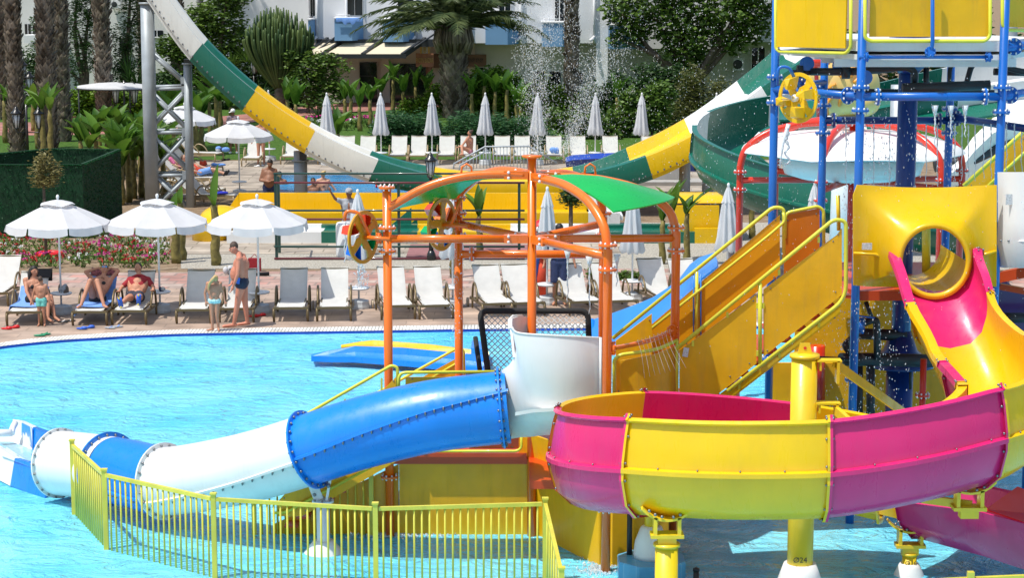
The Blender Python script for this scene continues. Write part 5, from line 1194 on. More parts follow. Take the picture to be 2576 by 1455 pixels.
w.rings(rs, closed=False); w.build('curved_skirt', YPAN, dk, solid=.03)
g2 = [gd(1585, 1432), gd(1600, 1400) + V((0, .4, 0)), gd(1640, 1380) + V((0, .9, 0)), gd(1800, 1330) + V((.4, .6, 0))]
wall_line([gd(1508, 1416), gd(1500, 1410) + V((0, .1, 0)), V((OPP['p4'].x + .1, OPP['p4'].y + .25, 0)), V((OPP['p4'].x + .8, OPP['p4'].y + .45, 0))], -.6, zof(1090, OPP['p4'].y), 'curved_skirt', YPAN)
w = MB(); w.b2(at(955, 1150, dO).x, at(1330, 1150, dO).x, dO, dO + 2.4, zd - .10, zd); w.b2(at(1330, 1150, dO).x, OPP['p5'].x + .3, dO - 1.3, dO + 2.4, zd - .10, zd); w.b2(at(1003, 1150, dO).x, at(1325, 1150, dO).x, dO - .04, dO - .003, zof(1157, dO), zof(1140, dO), 0); w.build('deck_floor', ORR, dk)
def rail(par, pts, r=.021, fil=.1, nm='rail', m=LIME, closed=False):
    w = MB(); w.path(fillet([at(*p) if len(p) == 3 and p[1] > 10 or not isinstance(p, V) else p for p in pts], fil), r, 10); return w.build(nm, m, par)
def panel(par, pts, nm='panel', m=YPAN, th=.02):
    w = MB(); P = [at(*p) for p in pts]; w.slab(P, (0, th, 0)); c = sum(P, V((0, 0, 0))) / len(P)
    for p in P: w.ell(p + (c - p).normalized() * .09 + V((0, -.004, 0)), (.011, .006, .011), 6, 4, 1)
    return w.build(nm, [m, BOLT], par)
rail(dk, [(1003, 985, dO - .25), (1003, 938, dO - .25), (1255, 936, dO - .25)]); panel(dk, [(1020, 950, dO - .22), (1235, 948, dO - .22), (1235, 1000, dO - .22), (1020, 1000, dO - .22)])
rail(dk, [(1040, 1136, dO - .08), (1300, 1136, dO - .08), (1312, 1128, dO - .08), (1312, 1090, dO - .08)], .018)
panel(dk, [(1180, 1095, dO - .02), (1305, 1095, dO - .02), (1305, 1130, dO - .02), (1180, 1130, dO - .02)], m=ORR)
# left stairs
sa = thing('left_staircase', 'yellow staircase with lime rails going down to the water on the left', 'staircase', gd(800, 1338)); dl = dO - .2
panel(sa, [(1000, 945, dl), (1000, 1160, dl), (760, 1300, dl), (700, 1300, dl), (700, 1262, dl)][0:5], 'side_panel')
panel(sa, [(1003, 1169, dl + .3), (1003, 1345, dl + .3), (690, 1345, dl + .3), (690, 1320, dl + .3)], 'stringer')
rail(sa, [(1000, 985, dl), (1000, 925, dl), (985, 920, dl), (640, 1118, dl)]); rail(sa, [(935, 1175, dl - .05), (720, 1290, dl - .05), (690, 1292, dl - .05)], .02)
for x in (960, 868, 790):
    w = MB(); y = 938 + (985 - x) * .57; w.beam(at(x, y, dl), at(x, y + 30, dl), .025, .02); w.build('rail_bracket', LIME, sa)
df = dO + 2.0
panel(sa, [(1165, 893, df), (1165, 1010, df), (760, 1240, df), (760, 1120, df)], 'side_panel'); rail(sa, [(1168, 945, df), (1166, 880, df), (1148, 878, df), (790, 1078, df)])
rail(sa, [(1165, 912, df), (1150, 914, df), (1080, 955, df)], .016)
w = MB()
for i in range(9):
    x = 985 - i * 30; y = 1150 + i * 22; a = at(x, y, dl); w.b2(a.x - .16, a.x + .02, dl + .05, df, a.z - .03, a.z)
w.build('treads', ORR, sa)
# curved front panel under the spray pipe
w = MB(); pts = [(1560, 908, 25.85), (1600, 902, 25.85), (1650, 892, 25.95), (1700, 872, 26.2)]; w.rings([[at(x, y, d) for x, y, d in pts], [at(x, 1120, d) for x, y, d in pts]], closed=False); w.build('curved_panel', YPAN, dk, solid=.02)
rail(dk, [(1545, 990, 25.8), (1545, 905, 25.8), (1562, 893, 25.8), (1620, 886, 25.85), (1660, 877, 25.92), (1704, 857, 26.15)], .024, .08); rail(dk, [(1703, 857, 26.13), (1703, 1010, 26.13)], .02)

# ---------------- right staircase
rsx = thing('right_staircase', 'long yellow staircase with lime rails climbing to the blue tower', 'staircase', gd(1900, 1400)); dn_, dfr = 26.1, 27.5
panel(rsx, [(1709, 884, dn_), (1903, 742, dn_), (1903, 915, dn_), (1846, 962, dn_), (1709, 1066, dn_)]); panel(rsx, [(1921, 729, dn_), (2105, 592, dn_), (2118, 575, dn_), (2118, 742, dn_), (1921, 898, dn_)])
rail(rsx, [(1700, 880, dn_ - .02), (2098, 552, dn_ - .02), (2128, 556, dn_ - .02), (2128, 752, dn_ - .02), (1830, 985, dn_ - .02)], .026, .18)
rail(rsx, [(1912, 712, dn_ - .01), (1912, 915, dn_ - .01)], .026, nm='rail_post')
panel(rsx, [(2114, 762, dn_ + .03), (2114, 790, dn_ + .03), (1820, 1020, dn_ + .03), (1700, 1110, dn_ + .03), (1700, 1078, dn_ + .03)], 'stringer', YEL)
for x, y in ((1743, 855), (1830, 783), (1960, 676), (2060, 594), (2126, 600), (2126, 700), (1905, 760), (1905, 880), (1920, 760), (1860, 963), (1960, 885), (2060, 808)):
    w = MB(); a = at(x, y, dn_); w.box(a + V((.0, 0, -.05)), (.03, .03, .07)); w.build('rail_bracket', LIME, rsx)
panel(rsx, [(1580, 868, dfr), (1962, 541, dfr), (1962, 690, dfr), (1720, 880, dfr), (1580, 980, dfr)], m=mat('shaded_yellow_panel', (.86, .41, .004), rough=.42, coat=.15, var=.07, transl=.15))  # far side of the yellow stairs, its shade put into a deeper base colour
panel(rsx, [(1549, 858, dfr - .4), (1640, 790, dfr - .4), (1640, 950, dfr - .4), (1549, 1000, dfr - .4)])
rail(rsx, [(1541, 852, dfr - .02), (1945, 521, dfr - .02), (1972, 524, dfr - .02), (1972, 660, dfr - .02)], .026, .16); rail(rsx, [(1575, 878, dfr - .06), (1935, 592, dfr - .06), (1976, 556, dfr - .06), (1970, 535, dfr - .04)], .020, .08)
rail(rsx, [(1753, 684, dfr - .03), (1753, 850, dfr - .03)], .022, nm='rail_post')
w = MB(); w.path([at(1745, 690, dfr - .03), at(1745, 845, dfr - .03)], .01, 6); w.path([at(1763, 690, dfr - .03), at(1763, 845, dfr - .03)], .01, 6); w.build('blue_edge_strip', BLU, rsx)
w = MB()
for i in range(12):
    f = i / 11; a = at(1700 + 400 * f, 1020 - 315 * f + 40, dn_); w.b2(a.x - .05, a.x + .22, dn_ + .06, dfr - .05, a.z - .03, a.z)
w.build('treads', ORR, rsx)
AMB2 = mat('deep_amber_panel', (.66, .19, .004), rough=.42, coat=.15, var=.07, transl=.12)
lp = thing('landing_guard', 'orange guard panel with a lime rail at the top landing', 'guard rail', at(2020, 660, 28.2)); panel(lp, [(1972, 542, 28), (2062, 524, 28), (2062, 640, 28), (1972, 700, 28)], m=AMB2); rail(lp, [(1975, 600, 28), (1976, 536, 28), (2058, 519, 28), (2072, 530, 28), (2072, 640, 28)], .024, .08)
rail(lp, [(2108, 492, 29.5), (2110, 580, 29.5)], .03, nm='yellow_stub', m=YPT)
w = MB(); a = at(1725, 887, dn_ - .03); w.box(a, (.07, .004, .12), M=Matrix.Rotation(.15, 3, 'Y')); w.build('sticker', PAPER, rsx)

# ================================================================ blue steel tower
tw = thing('blue_steel_tower', 'tall blue steel pipe tower with yellow panels and a white deck', 'play structure', V((5.45, 28.6, 0)))
TC = V((at(2331, 600, 27.0).x, 28.58, 0)); RT = 1.84; TPst = {}
for k, ang in (('fl', -120), ('fr', -60), ('l', 180), ('r', 0), ('bl', 120), ('br', 60)):
    a = math.radians(ang); p = TC + V((math.cos(a), math.sin(a), 0)) * RT; TPst[k] = p
    w = MB(); w.cyl(p + V((0, 0, -1)), p + V((0, 0, 8.6)), .057, 18)
    fl_ = {'fl': (5.80, 5.50, 1.92), 'fr': (5.80, 5.48, 1.92), 'l': (5.85, 5.5, 1.9), 'r': (5.8, 5.5), 'bl': (5.35, 4.95, 2.3), 'br': (5.3, 4.95, 2.3)}[k]
    for z in fl_: flange(w, p + V((0, 0, z)), (0, 0, 1), .115, 8, 0, 1)
    w.build('post', [BPT, CAP], tw)
z5 = zof(243, TPst['fl'].y)
def bbeam(a, b, z, zz2=None, r=.055, fl=(.12, .88), m=BPT):
    w = MB(); p, q = V((a.x, a.y, z)), V((b.x, b.y, zz2 if zz2 is not None else z)); w.cyl(p, q, r, 16)
    for f in fl: flange(w, p.lerp(q, f), q - p, .115, 8, 0, 1)
    w.build('cross_beam', [m, CAP], tw)
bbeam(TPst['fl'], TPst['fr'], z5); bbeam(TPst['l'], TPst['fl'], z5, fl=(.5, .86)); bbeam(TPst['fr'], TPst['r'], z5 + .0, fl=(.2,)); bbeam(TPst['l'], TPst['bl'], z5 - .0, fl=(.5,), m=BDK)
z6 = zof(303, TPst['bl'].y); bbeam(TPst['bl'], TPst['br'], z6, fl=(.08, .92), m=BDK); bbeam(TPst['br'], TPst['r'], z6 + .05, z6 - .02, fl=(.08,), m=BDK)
bbeam(TPst['fr'], TPst['r'] , zof(120, TPst['fr'].y), fl=(.25,))
w = MB(); w.cyl(at(2160, 143, 26.95), at(2497, 143, 26.95), .024, 12); flange(w, at(2178, 143, 26.95), (1, 0, 0), .06, 6, 0, 0); flange(w, at(2486, 143, 26.95), (1, 0, 0), .06, 6, 0, 0)
w.path(fillet([at(2346, -60, 26.85), at(2346, 110, 26.85), at(2340, 140, 26.9)], .06), .026, 12); flange(w, at(2340, 130, 26.86), (0, -1, .3), .07, 6, 0, 0); w.build('water_pipe', BPT, tw)
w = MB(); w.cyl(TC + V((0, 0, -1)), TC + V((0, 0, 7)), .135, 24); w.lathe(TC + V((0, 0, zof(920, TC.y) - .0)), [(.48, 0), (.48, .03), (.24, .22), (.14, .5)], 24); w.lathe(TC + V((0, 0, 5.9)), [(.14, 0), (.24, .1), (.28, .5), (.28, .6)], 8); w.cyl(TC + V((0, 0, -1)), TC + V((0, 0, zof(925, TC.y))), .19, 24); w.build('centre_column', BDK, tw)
# upper deck
zf = zof(118, TPst['fl'].y); w = MB()
hexo = [TC + V((math.cos(math.radians(a)), math.sin(math.radians(a)), 0)) * (RT * .97) + V((0, 0, zf - .17)) for a in (-120, -60, 0, 60, 120, 180)]
w.slab(hexo, (0, 0, .07)); w.slab([TC + (p - TC - V((0, 0, zf - .17))) * .985 + V((0, 0, zf - .06)) for p in hexo], (0, 0, .13)); w.build('upper_deck', WHT, tw)
for yy in (-1.1, 0, 1.1): w = MB(); w.b2(TC.x - 1.2, TC.x + 1.2, TC.y + yy - .04, TC.y + yy + .04, zf - .28, zf - .17); w.build('deck_joist', WHT, tw)
def upanel(px, d0, d1, ym, frame_only=False, sub=0):
    (x0, y0), (x1, y1) = px; A, B = at(x0, y1, d0), at(x1, y1 + sub, d1)
    w = MB(); rs = []
    for j in range(7): u = j / 6; q = A.lerp(B, u); rs.append([q, q + V((0, 0, 1.5))])
    w.rings(rs, closed=False); w.build('guard_panel', YPAN if sub == 0 else YEL, tw, solid=.02)
upanel(((1953, -60), (2126, 118)), 28.2, 27.1, 0, sub=3); upanel(((2187, -60), (2489, 92)), 26.98, 26.98, 0); upanel(((2531, -60), (2600, 67)), 27.0, 27.8, 0, sub=2)
rail(tw, [(1951, -60, 28.3), (1952, 122, 28.25), (1962, 130, 28.2), (2128, 134, 27.1), (2140, 120, 27.05), (2141, -60, 27.05)], .024, .10, 'guard_frame'); rail(tw, [(2176, -60, 26.9), (2176, 95, 26.9), (2190, 103, 26.9), (2478, 103, 26.9), (2491, 90, 26.9), (2491, -60, 26.9)], .024, .12, 'guard_frame'); rail(tw, [(2522, -60, 26.95), (2522, 65, 26.95), (2535, 75, 26.98), (2640, 78, 27.6)], .024, .1, 'guard_frame')
# dark pipework under the deck
w = MB(); dpp = 28.0
for pts, r in (([(2040, 180, 28.6), (2150, 180, 28.4), (2250, 172, 28.2)], .055), ([(2160, 180, 28.2), (2280, 168, 28), (2300, 178, 28), (2300, 215, 28)], .05), ([(2060, 232, 29.5), (2500, 236, 29.5)], .06), ([(2330, 170, 28.6), (2330, 220, 28.6)], .04), ([(2270, 222, 27.9), (2490, 214, 27.9)], .07), ([(2430, 215, 28.2), (2445, 160, 28.2), (2480, 150, 28.2), (2560, 180, 28.2), (2640, 185, 28.2)], .04), ([(2388, 215, 28.3), (2390, 158, 28.3), (2440, 150, 28.3)], .03), ([(1990, 182, 28.7), (2060, 182, 28.6)], .04), ([(2500, 180, 28.5), (2620, 184, 28.5)], .05)):
    w.path(fillet([at(*p) for p in pts], .2), r, 10)
w.lathe(at(2128, 180, 28.4), [(.10, -.05), (.10, .05)], 16, axis=(1, 0, 0)); w.lathe(at(2012, 180, 28.6), [(.09, -.04), (.09, .04)], 16, axis=(1, 0, 0)); w.build('black_pipework', BLKP, tw)
for p in ((2176, 195, 27.8), (2112, 165, 28.5), (2030, 160, 28.6)):
    w = MB(); w.lathe(at(*p), [(.10, -.02), (.10, .02)], 18, axis=(0, -1, .1)); w.build('valve_disc', BPT, tw)
# lower pipework
w = MB()
for pts, r in (([(2115, 905, 27.4), (2200, 905, 27.6), (2400, 910, 27.8)], .09), ([(2140, 890, 27.4), (2125, 870, 27.4), (2160, 835, 28)], .05), ([(2190, 920, 27.6), (2190, 1080, 27.6)], .06), ([(2160, 920, 28.4), (2160, 1080, 28.4)], .06), ([(2290, 920, 28.3), (2290, 980, 28.3)], .02), ([(2170, 815, 27.5), (2205, 800, 27.5), (2207, 905, 27.5)], .05), ([(2160, 840, 28.5), (2280, 845, 28.5)], .08), ([(2178, 760, 27.5), (2196, 808, 27.5)], .03), ([(2155, 900, 27.3), (2120, 905, 27.3), (2060, 902, 27.3)], .03)):
    w.path(fillet([at(*p) for p in pts], .15), r, 10)
w.build('black_pipework', BLKP, tw)
w = MB(); w.lathe(at(2168, 820, 27.3), [(.11, -.03), (.11, .03)], 20, axis=(1, -.3, 0)); w.beam(at(2160, 795, 27.3), at(2200, 800, 27.3), .05, .02); w.build('valve_disc', BPT, tw)
w = MB(); w.lathe(TC + V((-.1, -.2, zof(722, 27.2) - .16)), [(1.55, 0), (1.55, .13), (.1, .14)], 6, smooth=False, ph=0); w.build('lower_deck', ORR, tw)
w = MB(); w.b2(TC.x - 1.75, TC.x + .95, TC.y + 1.1, TC.y + 1.15, -.5, 1.62); w.b2(TC.x - 1.3, TC.x + 1.0, TC.y + 1.35, TC.y + 1.4, 1.2, 3.0); w.b2(TC.x - 1.45, TC.x - 1.35, TC.y - .3, TC.y + .6, -.5, 1.5); w.build('back_panel', YPAN, tw)
w = MB(); p = at(2322, 960, 27.5); w.cyl(V((p.x, p.y, -.5)), V((p.x, p.y, 2.1)), .045, 12); flange(w, V((p.x, p.y, zof(995, p.y))), (0, 0, 1), .1, 8, 0, 1); w.build('red_pipe', [REDP, CAP], tw)
w = MB(); w.cyl(at(2055, 870, 29.5), at(2055, 1010, 29.5), .12, 12); w.build('red_pipe', REDP, tw)
w = MB(); w.path([at(2262, 660, 27.6), at(2278, 560, 27.6)], .02, 6); w.path([at(2330, 560, 28.2), at(2330, 690, 28.2)], .06, 10); w.build('inner_rail', LIME, tw)
# white neighbour panel and bits at far right
wp = thing('white_slide_entrance', 'grey white moulded entrance panel cut off by the right edge', 'slide entrance', at(2540, 672, 26.7)); w = MB(); rs = []
for x, d in ((2509, 27), (2530, 26.8), (2570, 26.6), (2640, 26.5), (2760, 26.6)): rs.append([at(x, 433, d), at(x, 560, d), at(x, 612, d - .02), at(x, 672 if x > 2520 else 668, d + .12)])
w.rings(rs, closed=False); w.build('moulded_panel', WHT, wp, solid=.03); w = MB(); w.path([at(2509, 610, 26.95), at(2570, 607, 26.55), at(2760, 612, 26.55)], .018, 6)
for x in (2518, 2537, 2556, 2572): w.ell(at(x, 606, 26.7), (.016,) * 3, 6, 4, 1)
w.build('seam_rib', [WHT, BOLT], wp); w = MB(); w.box(at(2540, 502, 26.68), (.1, .004, .14)); w.build('sticker', PAPER, wp)
wq = thing('purple_play_panel', 'dark purple panel with an orange beam behind the pink trough at the right edge', 'play panel', at(2560, 940, 28)); panel(wq, [(2505, 690, 28), (2620, 770, 28), (2700, 960, 28), (2500, 960, 28)], m=PURP); w = MB(); w.beam(at(2500, 700, 27.5), at(2640, 672, 27.2), .2, .14); w.beam(at(2490, 716, 27.6), at(2640, 745, 27.4), .1, .08); w.build('beam', ORR, wq)
w = MB(); w.path(fillet([at(2480, 640, 27.4), at(2505, 640, 27.4), at(2507, 720, 27.4)], .1), .05, 10); w.build('black_pipe', BLKP, wq); w = MB(); w.path([at(2500, 800, 27.6), at(2640, 800, 27.6)], .07, 10); w.build('black_pipe', BLKP, wq)

# ================================================================ red pipe frame with white dome
dR = 35.2; XR = xof(2143, 420, dR); zbr = zof(452, dR)
rf, RPP, rctr = canopy_frame('red_canopy_frame', 'red pipe frame carrying a white scalloped dome behind the tower', XR, dR, 1.92, {'a': (183, 0), 'b': (246, 0), 'c': (-50, 0), 'd': (4, 0), 'e': (66, 0), 'f': (125, 0)}, zbr, zof(312, dR) - .36, zof(310, dR), REDP, ('a', 'b', 'c', 'd', 'e', 'f'), r=.06)
w = MB(); rs = []; zr = zof(407, dR - 1.6)
for k in range(9):
    f = k / 8; r = 1.86 * math.sin(f * PI / 2) if k else .03; ring = []
    for j in range(48):
        a = 2 * PI * j / 48; lob = abs(math.sin(3 * a)); ring.append(rctr + V((math.cos(a) * r * (1 + .03 * lob), math.sin(a) * r * (1 + .03 * lob), zr + (zof(322, dR) - zr - .04) * math.cos(f * PI / 2) ** 1.1 + .05 * lob * f)))
    rs.append(ring)
w.rings(rs); w.build('dome', WHT, rf, solid=.03)
w = MB(); w.lathe(rctr + V((0, 0, zr - .55)), [(.9, .12), (1.15, .2), (1.25, .5)], 28); w.build('inner_tub', WHT, rf)

# ================================================================ big half-pipe slide
hp = thing('half_pipe_slide', 'huge white, green and yellow half-pipe slide swooping across the scene', 'water slide', gd(1100, 520))
H = [((395, -60), (375, -60), (335, -60)), ((430, -10), (415, -10), (372, -10)), ((518, 103), (507, 112), (483, 143)), ((645, 220), (640, 232), (615, 270)), ((780, 313), (791, 332), (770, 377)), ((933, 385), (951, 405), (930, 450)), ((1080, 424), (1113, 448), (1100, 482)), ((1250, 440), (1280, 462), (1275, 500)), ((1440, 425), (1470, 440), (1480, 476)), ((1576, 377), (1626, 397), (1640, 442)), ((1723, 303), (1780, 323), (1796, 360)), ((1856, 207), (1918, 222), (1938, 256)), ((1960, 118), (2025, 150), (2045, 185)), ((2030, 40), (2100, 70), (2120, 105))]
dA, dB2 = 60.5, 63.5; st_ = []
for fr_, nr, lo in H:
    dxl, dyl = lo[0] - nr[0], lo[1] - nr[1]; k = .94
    st_.append([at(lo[0], lo[1], dA), at(nr[0] + dxl * .5, nr[1] + dyl * .5, dA - .03), at(nr[0], nr[1], dA), at(nr[0] - 2, nr[1] - 3, dA + .12), at(nr[0] + dxl * .6, nr[1] + dyl * .6, dA + .25), at(nr[0] + dxl * .85, nr[1] + dyl * .85, dA + .7), at(fr_[0] + dxl * k, fr_[1] + dyl * k, dB2 - .6), at(fr_[0] + dxl * .6, fr_[1] + dyl * .6, dB2 - .15), at(fr_[0], fr_[1], dB2), at(fr_[0] + 2, fr_[1] - 2, dB2 + .12)])
cols_ = [spl([s[j] for s in st_], 5) for j in range(10)]; mm_ = [CREAMW, CREAMW, GRN, YEL, CREAMW, GRN, YEL, YEL, GRN, YEL, WHT, GRN, WHT]
i = 0
while i < 13:
    j = i
    while j + 1 < 13 and mm_[j + 1] is mm_[i]: j += 1
    w = MB(); rs = [[c[k] for c in cols_] for k in range(i * 5, (j + 1) * 5 + 1)]; w.rings(rs, closed=False)
    for k in range(0, len(rs)):
        for q in (0, .5):
            if k + 1 < len(rs):
                a = rs[k][0].lerp(rs[k + 1][0], q); b = rs[k][1].lerp(rs[k + 1][1], q); w.ell(a.lerp(b, .15) + V((0, -.03, 0)), (.04,) * 3, 6, 4, 1)
    w.rings([[r[0], r[0] + (r[0] - r[1]).normalized() * .12, r[0] + (r[0] - r[1]).normalized() * .12 + V((0, .1, 0))] for r in rs], closed=False)
    w.build('slide_section', [mm_[i], BOLT], hp, solid=-.05); i = j + 1
w = MB(); p = gd(756, 512); p.y = 61.5; p.x = xof(757, 480, 61.5); z0 = zof(380, 61.5); w.cyl(p, V((p.x, p.y, z0)), .20, 20); w.lathe(V((p.x, p.y, z0 - .3)), [(.26, 0), (.26, .04)], 20); w.box((p.x + .1, p.y - .2, z0 - .12), (.2, .1, .25), m=1); w.build('support_post', [GALV, BLK], hp)
for x in (1722, 1780): 
    w = MB(); q = V((xof(x, 470, 62), 62, 0)); w.cyl(q, V((q.x, q.y, zof(395, 62))), .17, 14); w.build('support_post', GALV, hp)
# truss tower
tt = thing('truss_tower', 'grey galvanised steel truss tower carrying the white end of the slide', 'tower', gd(425, 530)); dT = dep(522)
w = MB(); w.path([at(384, 522, dT), at(376, 250, dT), at(370, 10, dT)], [.215, .21, .205], 24); w.lathe(at(370, 8, dT), [(.25, -.03), (.25, .03)], 24); w.build('leg', GALV, tt)
w = MB(); w.path([at(370, 0, dT), at(369, -60, dT)], .12, 12); w.build('black_bearing', BLK, tt)
w = MB(); w.path([at(479, 528, dT), at(472, 162, dT)], .13, 20); w.lathe(at(472, 160, dT), [(.18, -.02), (.18, .02), (.02, .03)], 20); w.box(at(474, 154, dT), (.25, .2, .14), m=1); w.build('leg', [GALV, BLK], tt)
for off, dy in ((0, 0), (.9, -6)):
    d = dT + off
    for (x0, y0, x1, y1) in ((390, 224, 465, 222), (392, 334, 466, 333), (396, 442, 468, 441), (375, 130, 466, 210), (378, 232, 467, 322), (382, 338, 468, 425), (392, 445, 468, 520), (385, 318, 466, 232), (390, 428, 466, 345), (395, 520, 466, 450)):
        w = MB(); w.cyl(at(x0, y0 + dy, d), at(x1, y1 + dy, d), .055, 10); w.build('truss_bar', GALV, tt)
for x, y in ((384, 222), (464, 222), (387, 333), (465, 333), (390, 441), (466, 441), (378, 132), (462, 205)): w = MB(); w.box(at(x, y, dT - .06), (.18, .02, .26)); w.build('gusset_plate', GALV, tt)

# ================================================================ long landing lanes
ll = thing('landing_lanes', 'long yellow, white and green landing lanes behind the dark railing', 'water slide', gd(1100, 612)); dL = dep(613); dL2 = dep(613) + 4.2; zl = 0
def lbox(x0, x1, yt, d, th, z0, m, nm): 
    w = MB(); a, b = at(x0, yt, d), at(x1, yt, d); w.b2(a.x, b.x, d, d + th, z0, a.z); return w.build(nm, m, ll)
for x0, x1, m in ((570, 808, WHT), (808, 1050, GRN), (1050, 1284, YEL), (1284, 1526, WHT), (1526, 1748, GRN), (1748, 1812, YEL)):
    lbox(x0, x1, 584 if x0 < 1700 else 575, dL, .18, 0, m, 'front_wall')
    w = MB(); a, b = at(x0 + .3, 566, dL + 1.2), at(x1, 566, dL + 1.2); w.b2(a.x, b.x, dL + 1.2, dL + 1.5, .1, a.z); w.build('divider', m, ll)
    w = MB(); w.b2(at(x0, 600, dL).x, at(x1, 600, dL).x, dL + .18, dL + 1.2, .2, .26); w.build('lane_floor', m, ll)
for x0, x1, m in ((600, 1266, YEL), (1266, 1480, YEL), (1480, 1560, WHT)):
    lbox(x0, x1, 486, dL2, .15, 0, m, 'back_wall'); lbox(x0 - (25 if x0 == 600 else 0), x1, 536, dL2 - 1.6, .3, 0, m, 'divider'); w = MB(); w.b2(at(x0 - (40 if x0 == 600 else 0), 540, dL2 - 1.6).x, at(x1, 540, dL2).x, dL2 - 1.55, dL2, .3, .42); w.build('lane_floor', m, ll)
w = MB(); P0 = [at(600, 485, dL2), at(600, 560, dL2), at(545, 560, dL2), at(560, 525, dL2)]; w.slab([at(601, 486, dL2), at(601, 575, dL2), at(540, 575, dL2)], (0, .15, 0)); w.build('sloped_end', YEL, ll)
w = MB(); w.slab([at(1012, 583, dL2 - 2.2), at(1050, 548, dL2 - 2.2), at(1050, 583, dL2 - 2.2)], (0, .1, 0)); w.build('green_wedge', GRN, ll); w = MB(); w.slab([at(965, 583, dL2 - 2.8), at(1035, 523, dL2 - 2.8), at(1035, 583, dL2 - 2.8)], (0, .1, 0)); w.build('green_wedge', GRN, ll)
w = MB(); c = V((xof(528, 600, dL + .7), dL + .75, 0)); rr2 = 46 * dL / F; w.lathe(c, [(rr2, 0), (rr2, zof(566, dL)), (rr2 * .9, zof(560, dL))], 28); w.build('round_end', YEL, ll)
w = MB(); w.ell(V((c.x, c.y, zof(566, dL))) + V((.25, .5, 0)), (rr2 * 1.25, rr2 * 1.6, .38), 24, 12); w.build('round_hood', YEL, ll)
w = MB(); rs = []
for x in (1692, 1705, 1740, 1790, 1836): rs.append([at(x, (490 if x < 1700 else 492) + 20 - 26 * math.sin(PI * j / 10) + (4 if x < 1700 else 0), 56 - .9 * math.cos(PI * j / 10) * -1) for j in range(11)])
w.rings(rs, closed=False); w.build('half_tube', YEL, ll, solid=.03)
w = MB(); a, b = at(1710, 523, dL - .2), at(1822, 523, dL - .2); w.b2(at(1700, 523, dL).x, at(1812, 523, dL).x, dL + .3, dL + .5, 0, zof(521, dL)); w.build('yellow_box', YEL, ll)
w = MB(); w.b2(at(1822, 530, dL).x, at(1860, 530, dL).x, dL + .4, dL + 3, 0, zof(500, dL)); w.build('green_box', GRN, ll)

# dark railing
rg_ = thing('dark_green_railing', 'dark green and maroon pipe railing in front of the landing lanes', 'railing', gd(1000, 656)); dg = dep(655)
for x in (696, 1004, 1306):
    w = MB(); a = at(x, 655, dg); w.b2(a.x - .035, a.x + .035, dg, dg + .07, 0, zof(437 if x == 696 else 458, dg)); w.build('post', DGS, rg_)
w = MB(); a = at(703, 640, dg + 1.2); w.b2(a.x - .035, a.x + .035, dg + 1.2, dg + 1.27, 0, zof(440, dg + 1.2)); w.build('post', DGS, rg_)
for y, m in ((437, DGS), (460, MAR), (530, DGS), (552, MAR), (621, DGS), (651, MAR)):
    w = MB(); a, b = at(690, y, dg), at(1320 if y > 450 else 1500, y, dg); w.cyl(a, b, .028, 8); w.build('rail', m, rg_)
w = MB(); w.cyl(at(690, 437, dg), at(704, 443, dg + 1.2), .028, 8); w.build('rail', DGS, rg_)
w = MB(); a = at(1070, 640, dg + .6); w.b2(at(1020, 650, dg).x, at(1330, 650, dg).x, dg + .3, dg + 2.6, .02, .05); solo('red_mat', w, mat('dusty_red_rubber', (.27, .12, .12), rough=.9, var=.15), 'flat dusty red platform behind the lower railing', 'platform')

# green spiral behind
gcx, gcd = xof(2130, 400, 50), 50.0
gp = []
for a, z in ((70, 4.6), (95, 4.45), (120, 4.3), (150, 4.05), (180, 3.75), (205, 3.5), (230, 3.2), (255, 2.9), (280, 2.6), (305, 2.3), (330, 2.0)):
    r = math.radians(a); gp.append(V((gcx + 3.0 * math.cos(r), gcd + 3.0 * math.sin(r), z - 1.25 - .35)))
gp = [V((gcx + 9, gcd + 3.3, 4.2)), V((gcx + 4, gcd + 3.1, 3.6))] + gp
gpath = spl(gp, 4); gn_ = len(gpath)
SG = [(-.80, .75), (-.70, .8), (-.72, .5), (-.6, .2), (-.35, .03), (0, -.03), (.35, .0), (.62, .2), (.74, .55), (.74, .62), (.72, 1.0), (.66, 1.25), (.76, 1.24)]
gs_ = flume('green_spiral_slide', 'large dark green spiral slide with a white joint piece behind the red frame', 'water slide', gpath, lambda f: SG, [(0, 5, WHT, 'trough_section'), (5, 10, GRN, 'trough_section'), (10, 15, WHT, 'trough_section'), (15, 20, GRN, 'trough_section'), (20, 23, WHT, 'trough_section'), (23, 40, GRN, 'trough_section'), (40, gn_ - 1, GRN, 'trough_section')], out=1, bolts=False, ridge=(.74, .60))
w = MB(); q = V((gcx + 1.2, gcd, 0)); w.cyl(q, q + V((0, 0, 4.5)), .18, 14); w.build('support_post', GALV, gs_)
w = MB(); q = V((gcx - 2.8, gcd - .2, 0)); w.cyl(q, q + V((0, 0, 1.8)), .1, 14); w.build('support_post', GALV, gs_)
# white and green straight flumes crossing behind the tower
sf = thing('straight_flume', 'white and green straight flume crossing behind the blue tower', 'water slide', gd(2300, 560)); P_ = [((1960, 262), (1960, 300)), ((2067, 255), (2067, 300)), ((2180, 245), (2180, 330)), ((2420, 225), (2420, 300)), ((2520, 222), (2520, 285)), ((2700, 212), (2700, 270))]
for k, m in enumerate((GRN, WHT, GRN, GRN, WHT)):
    (a0, a1), (b0, b1) = P_[k], P_[k + 1]; w = MB(); w.rings([[at(q0[0], q0[1], 53), at(q0[0], q0[1] + 4, 52.8), at(q0[0], (q0[1] + q1[1]) / 2, 52.6), at(q1[0], q1[1], 51.9), at(q1[0], q1[1] + 6, 51.5)] for q0, q1 in ((a0, a1), (b0, b1))], closed=False); w.build('trough_section', m, sf, solid=.05)
wt = thing('white_open_flume', 'white open flume with a pale belly behind the right blue post', 'water slide', gd(2500, 600)); w = MB(); rs = []
